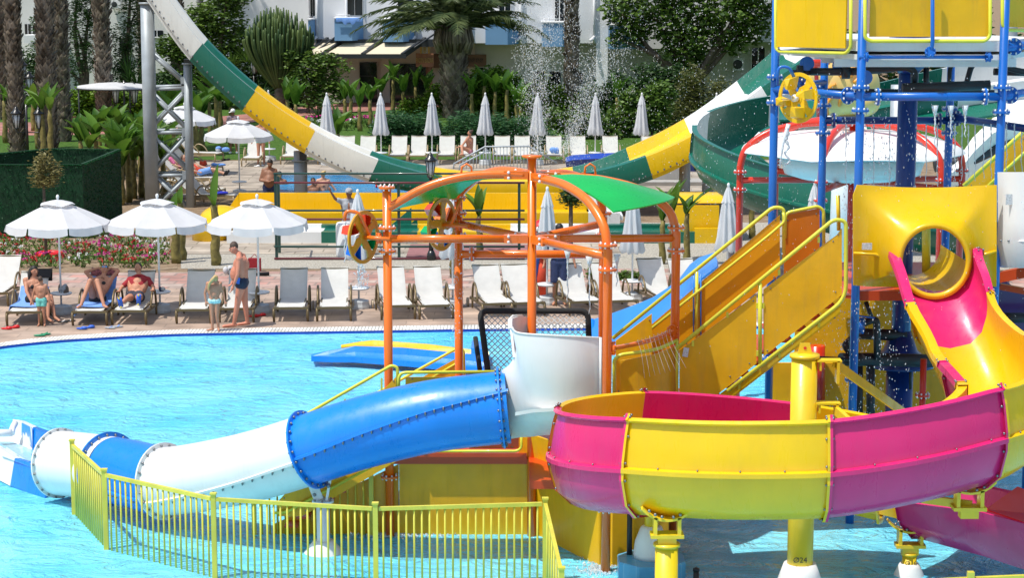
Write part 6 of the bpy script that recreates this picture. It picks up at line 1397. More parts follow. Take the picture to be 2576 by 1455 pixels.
for x, y, h in ((2380, 425, 40), (2420, 395, 60), (2450, 350, 80), (2500, 300, 85), (2600, 270, 90), (2720, 255, 90)): rs.append([at(x, y, 44), at(x, y + h * .4, 43.7), at(x, y + h, 44.2), at(x, y + h + 5, 45)])
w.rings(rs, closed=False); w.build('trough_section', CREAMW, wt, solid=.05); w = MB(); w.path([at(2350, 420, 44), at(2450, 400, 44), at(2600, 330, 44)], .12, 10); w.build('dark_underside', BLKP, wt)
rl = thing('far_staircase', 'amber stair side with a lime rail behind the drip curtain on the right', 'staircase', gd(2560, 700)); panel(rl, [(2430, 470, 33), (2576, 335, 33), (2700, 230, 33), (2700, 560, 33), (2430, 560, 33)], m=YPAN); rail(rl, [(2424, 468, 32.9), (2576, 330, 32.9), (2700, 225, 32.9)], .035); rail(rl, [(2450, 500, 32.9), (2576, 385, 32.9), (2700, 280, 32.9)], .025)
bf = thing('dark_blue_flume', 'dark blue flume on brown posts behind the far end of the slide', 'water slide', gd(1650, 470)); w = MB(); rs = []
for x, y, h in ((1424, 400, 18), (1440, 394, 24), (1500, 390, 24), (1600, 386, 30), (1700, 378, 50), (1790, 375, 56), (1880, 370, 56)): rs.append([at(x, y + 3, 67), at(x, y, 66.9), at(x, y + h * .4, 66.6), at(x, y + h, 66.8)])
w.rings(rs, closed=False); w.build('trough', mat('navy_fibreglass', (.01, .05, .36), rough=.35, coat=.3, var=.1), bf, solid=.05)
w = MB(); w.beam(at(2380, 215, 60), at(2700, 195, 60), .3, .35); solo('blue_flume', w, BLU, 'thin bright blue flume seen beneath the tower deck', 'water slide')
w = MB(); w.cyl(gd(2530, 420) , V((gd(2530, 420).x, gd(2530, 420).y, 9)), .25, 14); solo('steel_post', w, GALV, 'thick pale steel post in front of trees at the right edge', 'post')

# painted sculpture
sc2 = thing('painted_sculpture', 'cream and orange swirled resin sculpture behind the blue posts', 'sculpture', at(2130, 290, 40)); w = MB(); w.ell(at(2125, 215, 40), (.68, .45, .62), 22, 14); w.ell(at(2075, 190, 40), (.35, .4, .35), 16, 10); w.ell(at(2170, 255, 40), (.35, .4, .3), 16, 10); w.build('body', SCULP, sc2)
w = MB(); w.lathe(at(2130, 330, 40), [(.3, -3), (.25, .3)], 12); w.build('pedestal', WHT, sc2)
w = MB()
for k in range(12): 
    c = at(2125, 215, 39.50); a = k * .9; w.path(spl([c + V((math.cos(a) * r * .62 * math.cos(r), .12 * r, math.sin(a + r) * r * .55)) for r in (.3, .6, .9, 1.05)], 4), .035, 6)
w.path([at(2165, 165, 39.5), at(2185, 150, 39.5), at(2200, 168, 39.5)], .04, 6); w.build('painted_swirls', SCULO, sc2)
w = MB(); w.ell(at(2052, 155, 38), (.28, .15, .12), 12, 8); w.cyl(at(2052, 160, 38), at(2060, 300, 38), .04, 8); solo('orange_bowl', w, REDP, 'orange red tipping bowl below the left edge of the white deck', 'bucket')

# red parrot figure
pd = dep(745); pr_ = thing('parrot_figure', 'red parrot figure with a white beak behind the orange mast', 'statue', gd(1362, 745)); w = MB()
w.ell(at(1364, 585, pd), (.27, .24, .30), 20, 12); w.ell(at(1362, 625, pd), (.24, .22, .3), 18, 12); w.ell(at(1378, 598, pd - .2), (.10, .07, .07), 12, 8); w.build('body', REDSH, pr_)
w = MB(); w.ell(at(1337, 582, pd - .05), (.09, .1, .14), 14, 10); w.build('beak', PLAS, pr_); w = MB(); w.ell(at(1339, 594, pd - .08), (.08, .1, .10), 14, 8); w.ell(at(1354, 578, pd - .2), (.05, .04, .08), 12, 8); w.build('dark_markings', BLK, pr_); w = MB(); w.ell(at(1352, 577, pd - .23), (.03, .03, .055), 10, 7); w.build('eye', CAP, pr_)
w = MB(); w.path(spl([at(1350, 640, pd), at(1347, 680, pd), at(1342, 735, pd)], 3), [.17, .17, .14, .12, .08, .06, .04], 10); w.build('wing', BLUSH, pr_); w = MB(); w.ell(at(1372, 646, pd - .2), (.13, .06, .06), 10, 7); w.build('yellow_feathers', YELSH, pr_)
w = MB(); w.path([at(1362, 650, pd), gd(1362, 745)], [.15, .1], 10); w.build('legs', FORG, pr_)

# ================================================================ lime fence in the pool
def fence(name, label, pts, heights, nb, topd=None):
    t = thing(name, label, 'fence', pts[0])
    for i, p in enumerate(pts):
        h = heights[i]; w = MB(); w.b2(p.x - .03, p.x + .03, p.y - .03, p.y + .03, -.35, h); w.b2(p.x - .04, p.x + .04, p.y - .04, p.y + .04, h, h + .02); w.build('post', LIMEF, t)
    for i in range(len(pts) - 1):
        a, b = pts[i], pts[i + 1]; za, zb_ = heights[i] - .06, heights[i + 1] - .06; u = (b - a).normalized() * .04; w = MB(); w.beam(a + u + V((0, 0, za)), b - u + V((0, 0, zb_)), .045, .045); w.build('top_rail', LIMEF, t); w = MB(); w.beam(a + V((0, 0, -.12)), b + V((0, 0, -.12)), .04, .04); w.build('bottom_rail', LIMEF, t)
        for k in range(1, nb[i] + 1):
            f = k / (nb[i] + 1); q = a.lerp(b, f); zq = za + (zb_ - za) * f; w = MB(); w.cyl(q + V((0, 0, -.14)), q + V((0, 0, zq)), .0125, 8); w.build('bar', LIMEF, t)
    return t
FP = [gd(187, 1286), gd(268, 1374), gd(541, 1446), gd(946, 1466), gd(1371, 1458), gd(1412, 1640)]
hts = [zof(y, p.y) for y, p in zip((1110, 1184, 1245, 1269, 1257, 1350), FP)]; hts[5] = .93
fence('lime_fence', 'lime yellow bar fence standing in the water in the foreground', FP, hts, [15, 19, 23, 21, 6])
fence('lime_fence', 'shorter lime yellow bar fence beneath the blue tube, farther back', [gd(640, 1336), gd(935, 1339)], [.93, .95], [14])

# grey hand rail stairs at far pool
gr = thing('stair_railing', 'grey galvanised railing of the steps beside the far pool', 'railing', gd(1250, 425)); dr = dep(425)
def grail(pts, r=.03): w = MB(); w.path([at(*p) for p in pts], r, 8); w.build('rail', GALV, gr)
grail([(1140, 430, dr), (1142, 412, dr), (1220, 369, dr), (1330, 368, dr), (1400, 410, dr)]); grail([(1155, 430, dr - 1), (1157, 415, dr - 1), (1228, 378, dr - 1), (1234, 430, dr - 1)])
for k in range(24):
    x = 1165 + k * 8.5; y = 400 - max(0, min(31, (x - 1165) * .55)); w = MB(); w.cyl(at(x, y, dr), at(x, 430, dr), .014, 6); w.build('bar', GALV, gr)
for i in range(9):
    pass
w = MB()
for i in range(26): w.cyl(at(945 + i * 5.2 * 1, 468 - i * .06, 68.2), at(949.6 + i * 5.2, 468 - i * .06, 68.2), .09, 10, i % 2)
solo('lane_rope', w, [REDSH, CAP], 'red and white lane float rope on the far pool', 'lane rope')
w = MB(); w.box(at(1700, 458, 66), (3.0, 1.2, .12)); w.box(at(1640, 440, 66.5), (2.2, .8, .5)); solo('concrete_block', w, CARDB, 'low concrete blocks behind the yellow slide section', 'block')
w = MB(); w.b2(at(1785, 470, 64).x, at(1812, 470, 64).x, 64, 64.6, 0, zof(452, 64)); solo('white_barrel', w, PLAS, 'white plastic tank beside the grey slide posts', 'tank')
# ================================================================ people
def figure(label, root, J, skin=None, S=1., face=(0, -1, 0), hair=None, style='short', trunks=None, tl=.35, shirt=None, bikini=None, fat=0., fine=True, cat='person', extra=None, sh_len=1., shades=None, shoes=None, spread=True):
    skin = skin or SKIN; root = V(root); J = {k: root + V(v) for k, v in J.items()}; f = V(face).normalized(); sd = V((-f.y, f.x, 0)).normalized()
    t = thing('person', label, cat, root); B = MB(); hd = J['head']; R_ = lambda a: a * S
    B.ell(hd, (R_(.078), R_(.088), R_(.108)), 14, 10); B.ell(hd + f * R_(.02) - V((0, 0, R_(.05))), (R_(.06), R_(.065), R_(.06)), 12, 8)
    B.cap(hd + f * R_(.085) + V((0, 0, R_(.01))), hd + f * R_(.10) - V((0, 0, R_(.02))), R_(.012), R_(.017), 6)
    for s in (1, -1): B.ell(hd + sd * s * R_(.08), (R_(.016), R_(.02), R_(.03)), 6, 5)
    B.cap(hd - V((0, 0, R_(.06))), J['neck'], R_(.05), R_(.056)); hc = (J['hpL'] + J['hpR']) / 2; sc = (J['shL'] + J['shR']) / 2; ch = sc.lerp(hc, .28); wa = sc.lerp(hc, .62)
    if 'belly' in J: wa = J['belly']
    for s in 'LR':
        sh = J['sh' + s]; B.cap(J['neck'], sh, R_(.055), R_(.058)); B.cap(sh, J['hp' + s].lerp(sh, .5).lerp(wa, .35), R_(.07), R_(.10 + fat * .5)); B.cap(ch.lerp(sh, .45), wa.lerp(J['hp' + s], .5), R_(.10 + fat * .4), R_(.10 + fat * .6))
        B.cap(wa.lerp(J['hp' + s], .4), J['hp' + s], R_(.10 + fat * .5), R_(.095 + fat * .3))
        B.cap(sh, J['el' + s], R_(.052 + fat * .15), R_(.041)); B.cap(J['el' + s], J['wr' + s], R_(.041), R_(.027))
        dr = (J['wr' + s] - J['el' + s]).normalized()
        if 'hd' + s in J: dr = (J['hd' + s] - J['wr' + s]).normalized()
        a, b = frame(dr); wr = J['wr' + s]; pm = wr + dr * R_(.05); B.ell(pm, (R_(.036), R_(.036), R_(.038)), 8, 6); B.cap(wr, wr + dr * R_(.085), R_(.024), R_(.028), 8)
        if fine:
            for q in range(4):
                o = a * R_(.021) * (q - 1.5); k1 = wr + dr * R_(.10) + o; k2 = k1 + (dr + b * .3).normalized() * R_((.035, .042, .040, .03)[q]); k3 = k2 + (dr + b * .9).normalized() * R_(.028); B.cap(pm + o * .9, k1, R_(.011), R_(.0105), 6); B.cap(k1, k2, R_(.0105), R_(.0095), 6); B.cap(k2, k3, R_(.0095), R_(.0085), 6)
            th = wr + dr * R_(.03) + a * R_(.03); B.cap(th, th + (dr * .7 + a * .7).normalized() * R_(.035), R_(.013), R_(.011), 6); B.cap(th + (dr * .7 + a * .7).normalized() * R_(.035), th + (dr * 1.3 + a * .8).normalized() * R_(.065), R_(.011), R_(.009), 6)
        B.cap(J['hp' + s], J['kn' + s], R_(.092 + fat * .2), R_(.060)); kn, an = J['kn' + s], J['an' + s]; md = kn.lerp(an, .3); B.cap(kn, md, R_(.057), R_(.055)); B.cap(md, an, R_(.055), R_(.036))
        to = J['to' + s]; B.cap(an - V((0, 0, R_(.02))), to, R_(.038), R_(.028)); B.ell(an.lerp(to, -.18) - V((0, 0, R_(.03))), (R_(.034),) * 3, 8, 6)
        if fine:
            fd = (to - an).normalized(); fs, _ = frame(fd)
            for q in range(5): B.cap(to + fs * R_(.013) * (q - 2), to + fs * R_(.014) * (q - 2) + fd * R_(.03 - .003 * q), R_(.011), R_(.009), 5)
    B.cap(J['hpL'], J['hpR'], R_(.10 + fat * .3), R_(.10 + fat * .3)); B.ell(wa + f * R_(fat * .9), (R_(.13 + fat * .7), R_(.12 + fat * .7), R_(.15 + fat)), 12, 8); B.ell(ch, (R_(.14 + fat * .5), R_(.12 + fat * .6), R_(.17)), 12, 8)
    if bikini and 'flat' not in J:
        for s in (1, -1): B.ell(ch + f * R_(.085) + sd * s * R_(.07), (R_(.05),) * 3, 8, 6)
    def finish(w, nm, m, par, vox=.014, sm=3):
        o = w.build(nm, m, par); md = o.modifiers.new('join', 'REMESH'); md.mode = 'VOXEL'; md.voxel_size = vox; md.use_smooth_shade = True
        md = o.modifiers.new('soften', 'SMOOTH'); md.factor = .5; md.iterations = sm; return o
    v = .011 if fine else .02; body = finish(B, 'body', skin, t, v, 2 if fine else 3)
    up = (hd - J['neck']).normalized()
    if hair:
        w = MB(); hc_ = hd - f * R_(.018) + up * R_(.025); w.ell(hc_, (R_(.086), R_(.094), R_(.10)), 12, 9)
        if style == 'long':
            w.path(spl([hc_ - f * R_(.04), hc_ - f * R_(.09) - up * R_(.14), hc_ - f * R_(.06) - up * R_(.32) + sd * R_(.02), hc_ - f * R_(.02) - up * R_(.45)], 4), [R_(x) for x in (.08, .09, .09, .085, .08, .08, .075, .07, .065, .06, .05, .04, .02)], 8)
            for s in (1, -1): w.path(spl([hc_ + sd * s * R_(.07), hc_ + sd * s * R_(.09) - up * R_(.15), hc_ + sd * s * R_(.10) - up * R_(.33) + f * R_(.03)], 4), [R_(.035)] * 8 + [R_(.012)], 6)
        if style == 'pony':
            w.path(spl([hc_ - f * R_(.08) + up * R_(.07), hc_ - f * R_(.14) + up * R_(.02), hc_ - f * R_(.13) - up * R_(.18) + sd * R_(.03), hc_ - f * R_(.11) - up * R_(.42) - sd * R_(.06)], 4), [R_(x) for x in (.03, .035, .045, .05, .055, .055, .055, .05, .045, .04, .03, .02, .008)], 8)
        if style == 'bun': w.ell(hc_ - f * R_(.08) + up * R_(.07), (R_(.045),) * 3, 8, 6)
        finish(w, 'hair', hair, body, .012 if fine else .02, 1)
    if style == 'cap' or style == 'hat':
        w = MB(); c = hd + up * R_(.035); w.ell(c + up * R_(.02), (R_(.095), R_(.105), R_(.09)), 14, 10); w.slab([c + f * R_(.06) + sd * R_(.07), c + f * R_(.17) + sd * R_(.045) - up * R_(.01), c + f * R_(.17) - sd * R_(.045) - up * R_(.01), c + f * R_(.06) - sd * R_(.07)], up * R_(.012))
        if style == 'hat': w.lathe(c - up * R_(.01), [(R_(.16), -.004), (R_(.16), .004), (R_(.08), .01)], 20, axis=up)
        w.build('cap', extra or FGREY, t)
    if fine or shades:
        w = MB()
        for s in (1, -1): w.ell(hd + f * R_(.078) + sd * s * R_(.030) + up * R_(.018), (R_(.028 if shades else .011), R_(.018 if shades else .011), R_(.020 if shades else .008)), 8, 6)
        if shades: w.beam(hd + f * R_(.088) + sd * R_(.05) + up * R_(.02), hd + f * R_(.088) - sd * R_(.05) + up * R_(.02), R_(.012), R_(.012))
        w.build('sunglasses' if shades else 'eyes', shades or FBLK, t)
        w = MB(); w.cap(hd + f * R_(.083) + sd * R_(.018) - up * R_(.048), hd + f * R_(.083) - sd * R_(.018) - up * R_(.048), R_(.006), R_(.006), 6); w.build('mouth', mat('lips', (.30, .07, .06), rough=.5), t)
    if trunks:
        w = MB(); w.cap(J['hpL'], J['hpR'], R_(.115 + fat * .35), R_(.115 + fat * .35)); g = .016
        for s in 'LR': w.cap(J['hp' + s] + up * R_(.03), J['hp' + s].lerp(wa, .25), R_(.108 + fat * .4), R_(.108 + fat * .5)); w.path([J['hp' + s], J['hp' + s].lerp(J['kn' + s], tl)], [R_(.108 + fat * .2), R_(.094 + fat * .15 + (.012 if tl > .3 else 0))], 14)
        finish(w, 'swim_trunks' if not shirt else 'trousers', trunks, t, .012 if fine else .022, 1)
    if bikini:
        w = MB(); w.cap(J['hpL'], J['hpR'], R_(.108), R_(.108)); 
        for s in 'LR': w.cap(J['hp' + s], J['hp' + s].lerp(J['kn' + s], .08), R_(.102), R_(.098))
        finish(w, 'bikini_bottom', bikini, t, .012 if fine else .022, 1)
        if 'flat' not in J:
            w = MB()
            for s in (1, -1): w.ell(ch + f * R_(.098) + sd * s * R_(.07), (R_(.05),) * 3, 8, 6); w.cap(ch + f * R_(.12) + sd * s * R_(.06), J['neck'] - f * R_(.03), R_(.009), R_(.009), 5); w.cap(ch + f * R_(.10) + sd * s * R_(.09) - up * R_(.02), ch - f * R_(.0) + sd * s * R_(.165) - up * R_(.02), R_(.009), R_(.009), 5)
            w.cap(ch - f * R_(.11) + sd * R_(.1) - up * R_(.02), ch - f * R_(.11) - sd * R_(.1) - up * R_(.02), R_(.01), R_(.01), 5); w.build('bikini_top', bikini, t)
    if shirt:
        w = MB()
        for s in 'LR':
            sh = J['sh' + s]; w.cap(J['neck'] - up * R_(.02), sh, R_(.062), R_(.074)); w.cap(sh, J['el' + s].lerp(sh, .35), R_(.072), R_(.064)); w.cap(ch.lerp(sh, .45), wa.lerp(J['hp' + s], .5 * sh_len).lerp(ch, 1 - sh_len), R_(.122 + fat * .4), R_(.122 + fat * .6))
            w.cap(sh, wa.lerp(ch, 1 - sh_len * .6), R_(.085), R_(.11 + fat * .6))
        finish(w, 'shirt', shirt, t, .013 if fine else .022, 2)
    if shoes:
        w = MB()
        for s in 'LR': w.cap(J['an' + s] - V((0, 0, R_(.04))), J['to' + s] - V((0, 0, R_(.0))), R_(.046), R_(.042))
        w.build('shoes', shoes, t)
    return t, J
def stand(S=1., stance=.1, arms=.12, x=0.):
    return {k: V(v) * S for k, v in dict(head=(0, 0, 1.62), neck=(0, 0, 1.47), shL=(-.17, 0, 1.40), shR=(.17, 0, 1.40), elL=(-.23 - arms * .3, .02, 1.12), elR=(.23 + arms * .3, .02, 1.12), wrL=(-.25 - arms * .6, -.02, .88), wrR=(.25 + arms * .6, -.02, .88), hpL=(-.085, 0, .90), hpR=(.085, 0, .90),
        knL=(-stance, -.02, .48), knR=(stance, -.02, .48), anL=(-stance - .02, 0, .08), anR=(stance + .02, 0, .08), toL=(-stance - .04, -.15, .035), toR=(stance + .04, -.15, .035)).items()}
# standing man
r = gd(605, 823); J = stand(1.04); J.update(head=V((-.10, 0, 1.65)), neck=V((-.0, 0, 1.52)), shL=V((.03, -.19, 1.44)), shR=V((.05, .18, 1.44)), elL=V((.0, -.27, 1.13)), wrL=V((-.09, -.27, .90)), elR=V((-.02, .25, 1.13)), wrR=V((-.14, .2, .95)), hpL=V((.05, -.10, .92)), hpR=V((.05, .10, .92)), belly=V((.02, 0, 1.12)), knL=V((-.04, -.1, .49)), anL=V((-.12, -.1, .08)), toL=V((-.33, -.12, .035)), knR=V((.09, .1, .49)), anR=V((.13, .12, .08)), toR=V((-.06, .1, .035)))
man, _ = figure('tall sunburnt man in blue black trunks standing at the pool edge', r, J, SKINR, 1.04, (-.9, -.35, -.35), HAIRB, 'short', mat('navy_trunks', (.012, .02, .05), rough=.7), .22, fat=.05)
w = MB(); p = at(605, 715, r.y - .28); w.slab([at(597, 698, r.y - .27), at(604, 700, r.y - .27), at(602, 716, r.y - .27), at(590, 712, r.y - .27)], (0, .02, 0)); w.build('blue_stripe', BLUSH, man)
# girl
r = gd(541, 834); S = .70; J = stand(S, .07, .1); J.update(head=V((.03, 0, 1.08)), wrL=V((-.17, -.02, .62)), elL=V((-.19, .02, .78)), anR=V((.07, .02, .06)), toR=V((.09, -.10, .03)), anL=V((-.05, -.02, .06)), toL=V((-.15, -.06, .03))); J['flat'] = V((0, 0, 0))
girl, _ = figure('little girl with a long blonde ponytail seen from behind', r, J, SKIN, S, (.35, .9, .05), HAIRY, 'pony', bikini=mat('patterned_swim_fabric', (.42, .66, .66), rough=.8, var=.45, vs=45))
# toddler
r = gd(106, 821); S = .60; J = stand(S, .075, .12)
figure('toddler boy in turquoise shorts seen from behind', r, J, SKIN, S, (.1, 1, 0), HAIRB, 'short', FTEAL, .5)
# sitting woman
r = gd(72, 815); J = dict(head=(.03, .55, 1.03), neck=(.0, .56, .89), shL=(-.15, .52, .83), shR=(.14, .56, .82), elL=(-.10, .35, .62), wrL=(.02, .22, .44), elR=(.24, .44, .62), wrR=(.30, .28, .52), hpL=(-.08, .50, .44), hpR=(.05, .6, .44), knL=(.36, .28, .50), knR=(.38, .42, .50), anL=(.40, .02, .12), anR=(.50, .2, .12), toL=(.52, -.08, .05), toR=(.62, .1, .05))
figure('woman in a black bikini with long dark hair sitting on the first lounger', r, J, SKIN, .94, (.65, -.75, -.1), HAIRD, 'long', bikini=FBLK)
# sunbather with raised knees
def lpt(i): x, y, a, lb = spots[i]; d = dep(y); return V((xof(x, y, d), d + .76, 0))
J = dict(head=(.07, .60, .98), neck=(.05, .54, .84), shL=(-.15, .48, .76), shR=(.20, .48, .76), elL=(-.33, .58, .93), wrL=(-.08, .66, 1.0), hdL=(.0, .66, .98), elR=(.36, .58, .95), wrR=(.20, .66, 1.0), hdR=(.1, .66, .98), hpL=(-.08, .10, .43), hpR=(.09, .10, .43), knL=(-.08, -.22, .86), knR=(.07, -.22, .86), anL=(-.22, -.50, .40), anR=(.25, -.50, .40), toL=(-.27, -.62, .37), toR=(.33, -.60, .37))
figure('sunbather in mirrored sunglasses lying back with raised knees and hands behind the head', lpt(2), J, SKIN, .96, (.1, -.7, .6), HAIRD, 'short', bikini=FBLK, shades=mat('mirror_lens', (.1, .35, .7), rough=.1, metal=.6))
J = dict(head=(-.03, .60, 1.0), neck=(-.0, .54, .86), shL=(-.18, .46, .76), shR=(.19, .46, .76), elL=(-.34, .28, .62), wrL=(-.33, .02, .60), elR=(.34, .28, .64), wrR=(.37, .05, .62), hpL=(-.085, .02, .46), hpR=(.085, .02, .46), knL=(-.11, -.36, .50), knR=(.13, -.36, .52), anL=(-.17, -.60, .44), anR=(.19, -.62, .50), toL=(-.20, -.62, .53), toR=(.21, -.64, .60), belly=(0, .24, .56))
boy, JJ = figure('boy in a dark red shirt and blue flip flops lying on a lounger', lpt(3), J, SKIN, .95, (-.5, -.8, .2), HAIRD, 'short', mat('dark_patterned_fabric', (.03, .03, .05), rough=.8, var=.5, vs=50), .10, FRED, fat=.035, sh_len=.55)
for s in 'LR':
    w = MB(); a = JJ['an' + s] + V((0, -.055, -.07)); b = JJ['to' + s] + V((.0, -.07, .03)); w.path([a, a.lerp(b, .5), b], [.045, .05, .048], 10); w.ell(a + V((0, -.05, 0)), (.02, .008, .02), 8, 5, 1); w.ell(b + V((0, -.052, 0)), (.022, .008, .022), 8, 5, 1); w.build('flip_flop', [BLUSH, YELSH], boy)
# others farther back
r = gd(880, 645); J = stand(1.0); J.update(elL=V((-.34, -.1, 1.48)), wrL=V((-.46, -.2, 1.70)), hdL=V((-.5, -.2, 1.85))); figure('man in a grey shirt and cap raising his arm behind the railing', r, J, SKIND, 1., (-.3, -.9, .1), None, 'cap', FGREY, .8, FGREY, extra=FGREY, fine=False)
w = MB(); p = gd(878, 640); w.lathe(V((p.x, p.y - .6, 0)), [(.27, 0), (.28, .1), (.28, .82), (.25, .9), (.02, .9)], 20); solo('white_drum', w, PLAS, 'white plastic drum in front of the man in the cap', 'drum')
r = V((xof(678, 450, 60.3), 60.3, 0)); J = stand(1.); J.update(head=V((.03, -.06, 1.62)), elL=V((-.27, -.05, 1.12)), wrL=V((-.02, -.28, 1.10)), elR=V((.29, -.05, 1.14)), wrR=V((.10, -.30, 1.12)), belly=V((0, -.06, 1.12))); figure('heavy shirtless man in navy trunks looking at his phone', r, J, SKIND, 1., (.15, -.9, -.5), HAIRD, 'short', FNAVY, .45, fat=.05, fine=False)
r = gd(657, 414, .012); figure('woman in a turquoise bikini half hidden behind the open parasol', r, stand(.98, .09), SKIN, .98, (0, -1, 0), HAIRB, 'short', bikini=FTEAL, fine=False)
r = gd(588, 386, .01); J = stand(1.0); J.update(wrL=V((-.33, -.2, .95))); figure('man in a striped shirt and white cap walking on the lawn', r, J, SKIND, 1., (-.8, -.5, -.2), None, 'cap', FNAVY, .9, mat('striped_shirt_fabric', (.20, .15, .18), rough=.9, var=.7, vs=12), extra=CAP, fine=False, shoes=CAP)
r = gd(1178, 413, .012) + V((0, .7, 0)); J = dict(head=(.05, -.15, 1.12), neck=(.03, -.12, .97), shL=(-.05, -.25, .9), shR=(.12, -.02, .88), elL=(-.22, -.35, .68), wrL=(-.36, -.42, .62), elR=(-.05, -.2, .6), wrR=(-.22, -.4, .55), hpL=(.05, -.2, .43), hpR=(.08, 0, .43), knL=(-.25, -.4, .62), knR=(-.22, -.2, .55), anL=(-.2, -.75, .38), anR=(-.3, -.6, .1), toL=(-.32, -.8, .36), toR=(-.42, -.65, .05))
figure('woman in a floral bikini sitting sideways on a far lounger', r, J, SKIN, .95, (-.9, -.3, 0), HAIRB, 'bun', bikini=mat('floral_fabric', (.5, .2, .25), rough=.8, var=.5, vs=40), fine=False)
r = gd(1407, 768); J = stand(1.04, .09); figure('person in dark knee length shorts standing behind the net frame', r, J, SKIN, 1.04, (.2, 1, 0), HAIRD, 'short', FNAVY, 1.0, FNAVY, fine=False)
for x, y, hm, st, lb in ((704, 455, HAIRD, 'short', 'dark haired swimmer beside the railing corner in the far pool'), (788, 472, HAIRD, 'short', 'dark haired child swimming left of the woman in the far pool'), (813, 466, HAIRY, 'bun', 'blonde woman in a dark swimsuit standing in the far pool')):
    d = dep(y + (12 if x != 813 else 16)); p = V((xof(x, y, d), d, -1.25 if x != 813 else -1.05)); figure(lb, p, stand(1., .1, .5), SKINL if x == 813 else SKIND, 1., (-.6, .6, 0) if x == 813 else (.3, -1, 0), hm, st, FBLK if x != 813 else None, .3, bikini=FBLK if x == 813 else None, fine=False)
# reclining pair by the tower
J = dict(head=(-.55, 0, .95), neck=(-.45, 0, .82), shL=(-.4, -.18, .76), shR=(-.4, .18, .76), elL=(-.2, -.3, .55), wrL=(.0, -.28, .5), elR=(-.2, .3, .55), wrR=(.0, .28, .5), hpL=(.0, -.08, .46), hpR=(.0, .08, .46), knL=(.42, -.1, .58), knR=(.42, .1, .5), anL=(.8, -.1, .42), anR=(.85, .1, .42), toL=(.88, -.1, .5), toR=(.93, .1, .5))
J1 = {k: V(v) for k, v in J.items()}; figure('sunbather in a striped sun hat and floral top beside the grey tower', gd(462, 455, .012), J1, SKINL, .96, (.8, -.3, .4), None, 'hat', FNAVY, .3, mat('pink_floral_fabric', (.55, .12, .25), rough=.8, var=.6, vs=30), extra=CREAM, fine=False)
figure('sunbather in light blue shorts stretched out right of the tower leg', gd(505, 468, .012), {k: V(v) for k, v in J.items()}, SKINL, .96, (.8, -.3, .4), HAIRB, 'short', FBLUE, .9, FORG, fine=False, shoes=FBLK)
r = V((xof(40, 400, 62.), 62., 0)); figure('person in a dark blue cap looking over the green screen', r, stand(.96), SKINR, 1., (-.9, -.3, 0), None, 'cap', FNAVY, .9, FNAVY, extra=FNAVY, fine=False)

# ================================================================ towels, bags and shoes
def towel(label, pts_rows, m, name='towel', cat='towel', th=.015):
    w = MB(); w.rings(pts_rows, closed=False); return solo(name, w, m, label, cat, solid=th)
def on_l(i, x, y, z): p = lpt(i); return p + V((x, y, z))
towel('light blue towel spread over the first lounger under the woman', [[on_l(1, x, y, z + .02 + (-.18 if abs(x) > .3 else 0) + .01 * math.sin(7 * x + 5 * y)) for x in (-.35, -.30, -.15, 0, .15, .28)] for y, z in ((-.45, .34), (-.1, .34), (.3, .35), (.45, .44), (.6, .60))], FBLUE)
towel('light blue towel under the sunbather with raised knees', [[on_l(2, x, y, z + .02 + (-.2 if x < -.32 else 0) + .008 * math.sin(9 * x + 5 * y)) for x in (-.36, -.30, -.15, 0, .15, .3)] for y, z in ((-.55, .345), (-.2, .34), (.3, .35), (.45, .45), (.6, .62), (.75, .78))], FBLUE)
towel('black towel hanging over the back of the first lounger', [[on_l(1, x, y, z) for x in (-.02, .1, .2, .29)] for y, z in ((.74, .79), (.9, .95), (.93, .94), (.88, .7))], FBLK)
towel('patterned towel behind the head of the sunbather with raised knees', [[on_l(2, x, y, z + .015 * math.sin(20 * x)) for x in (-.26, -.1, .1, .3)] for y, z in ((.76, .82), (.89, .95), (.92, .95), (.88, .8))], mat('patterned_towel', (.25, .08, .09), rough=.9, var=.7, vs=25))
def heap(label, p, sx, sz, mats, name='clothes', cat='clothes', seed=1):
    rr = random.Random(seed); w = MB(); p = V(p)
    for k in range(7): w.ell(p + V((rr.uniform(-.5, .5) * sx, rr.uniform(-.3, .3) * sx, sz * rr.uniform(.2, .6))), (sx * rr.uniform(.25, .5), sx * rr.uniform(.2, .4), sz * rr.uniform(.25, .5)), 9, 6, k % len(mats), Matrix.Rotation(rr.uniform(0, 3), 3, 'Z'))
    return solo(name, w, mats, label, cat)
heap('grey shoulder bag lying on the round table between woman and sunbather', gd(155, 790) + V((.05, 0, .46)), .17, .20, [FGREY, mat('brown_canvas', (.16, .12, .09), rough=.8, var=.4, vs=10)], 'bag', 'bag', 3)
heap('dark and white clothes on the round table right of the boy', gd(403, 786) + V((.05, 0, .46)), .12, .09, [FNAVY, SLING], 'clothes', 'clothes', 5)
heap('white plastic bag on the brick path behind the standing man', gd(576, 690, .02), .19, .22, [CLOTH], 'plastic_bag', 'bag', 6)
heap('blue towel bundle on a far lounger inside the spray', gd(1397, 413) + V((0, .6, .35)), .25, .3, [FBLUE], 'towel', 'towel', 7)
heap('blue towels and dark bag on the topmost side lounger', gd(560, 405) + V((0, 0, .36)), .35, .22, [FBLUE, FNAVY, FGREY], 'towel', 'towel', 8)
heap('orange red cloth between the sideways loungers', gd(512, 442) + V((0, 0, .36)), .2, .2, [FORG], 'towel', 'towel', 9)
heap('light blue towel on the second sideways lounger', gd(552, 442) + V((0, 0, .34)), .35, .12, [FBLUE], 'towel', 'towel', 10)
heap('royal blue cloth on the lounger behind the yellow hood', gd(558, 518) + V((0, 0, .34)), .35, .12, [FROYAL], 'towel', 'towel', 11)
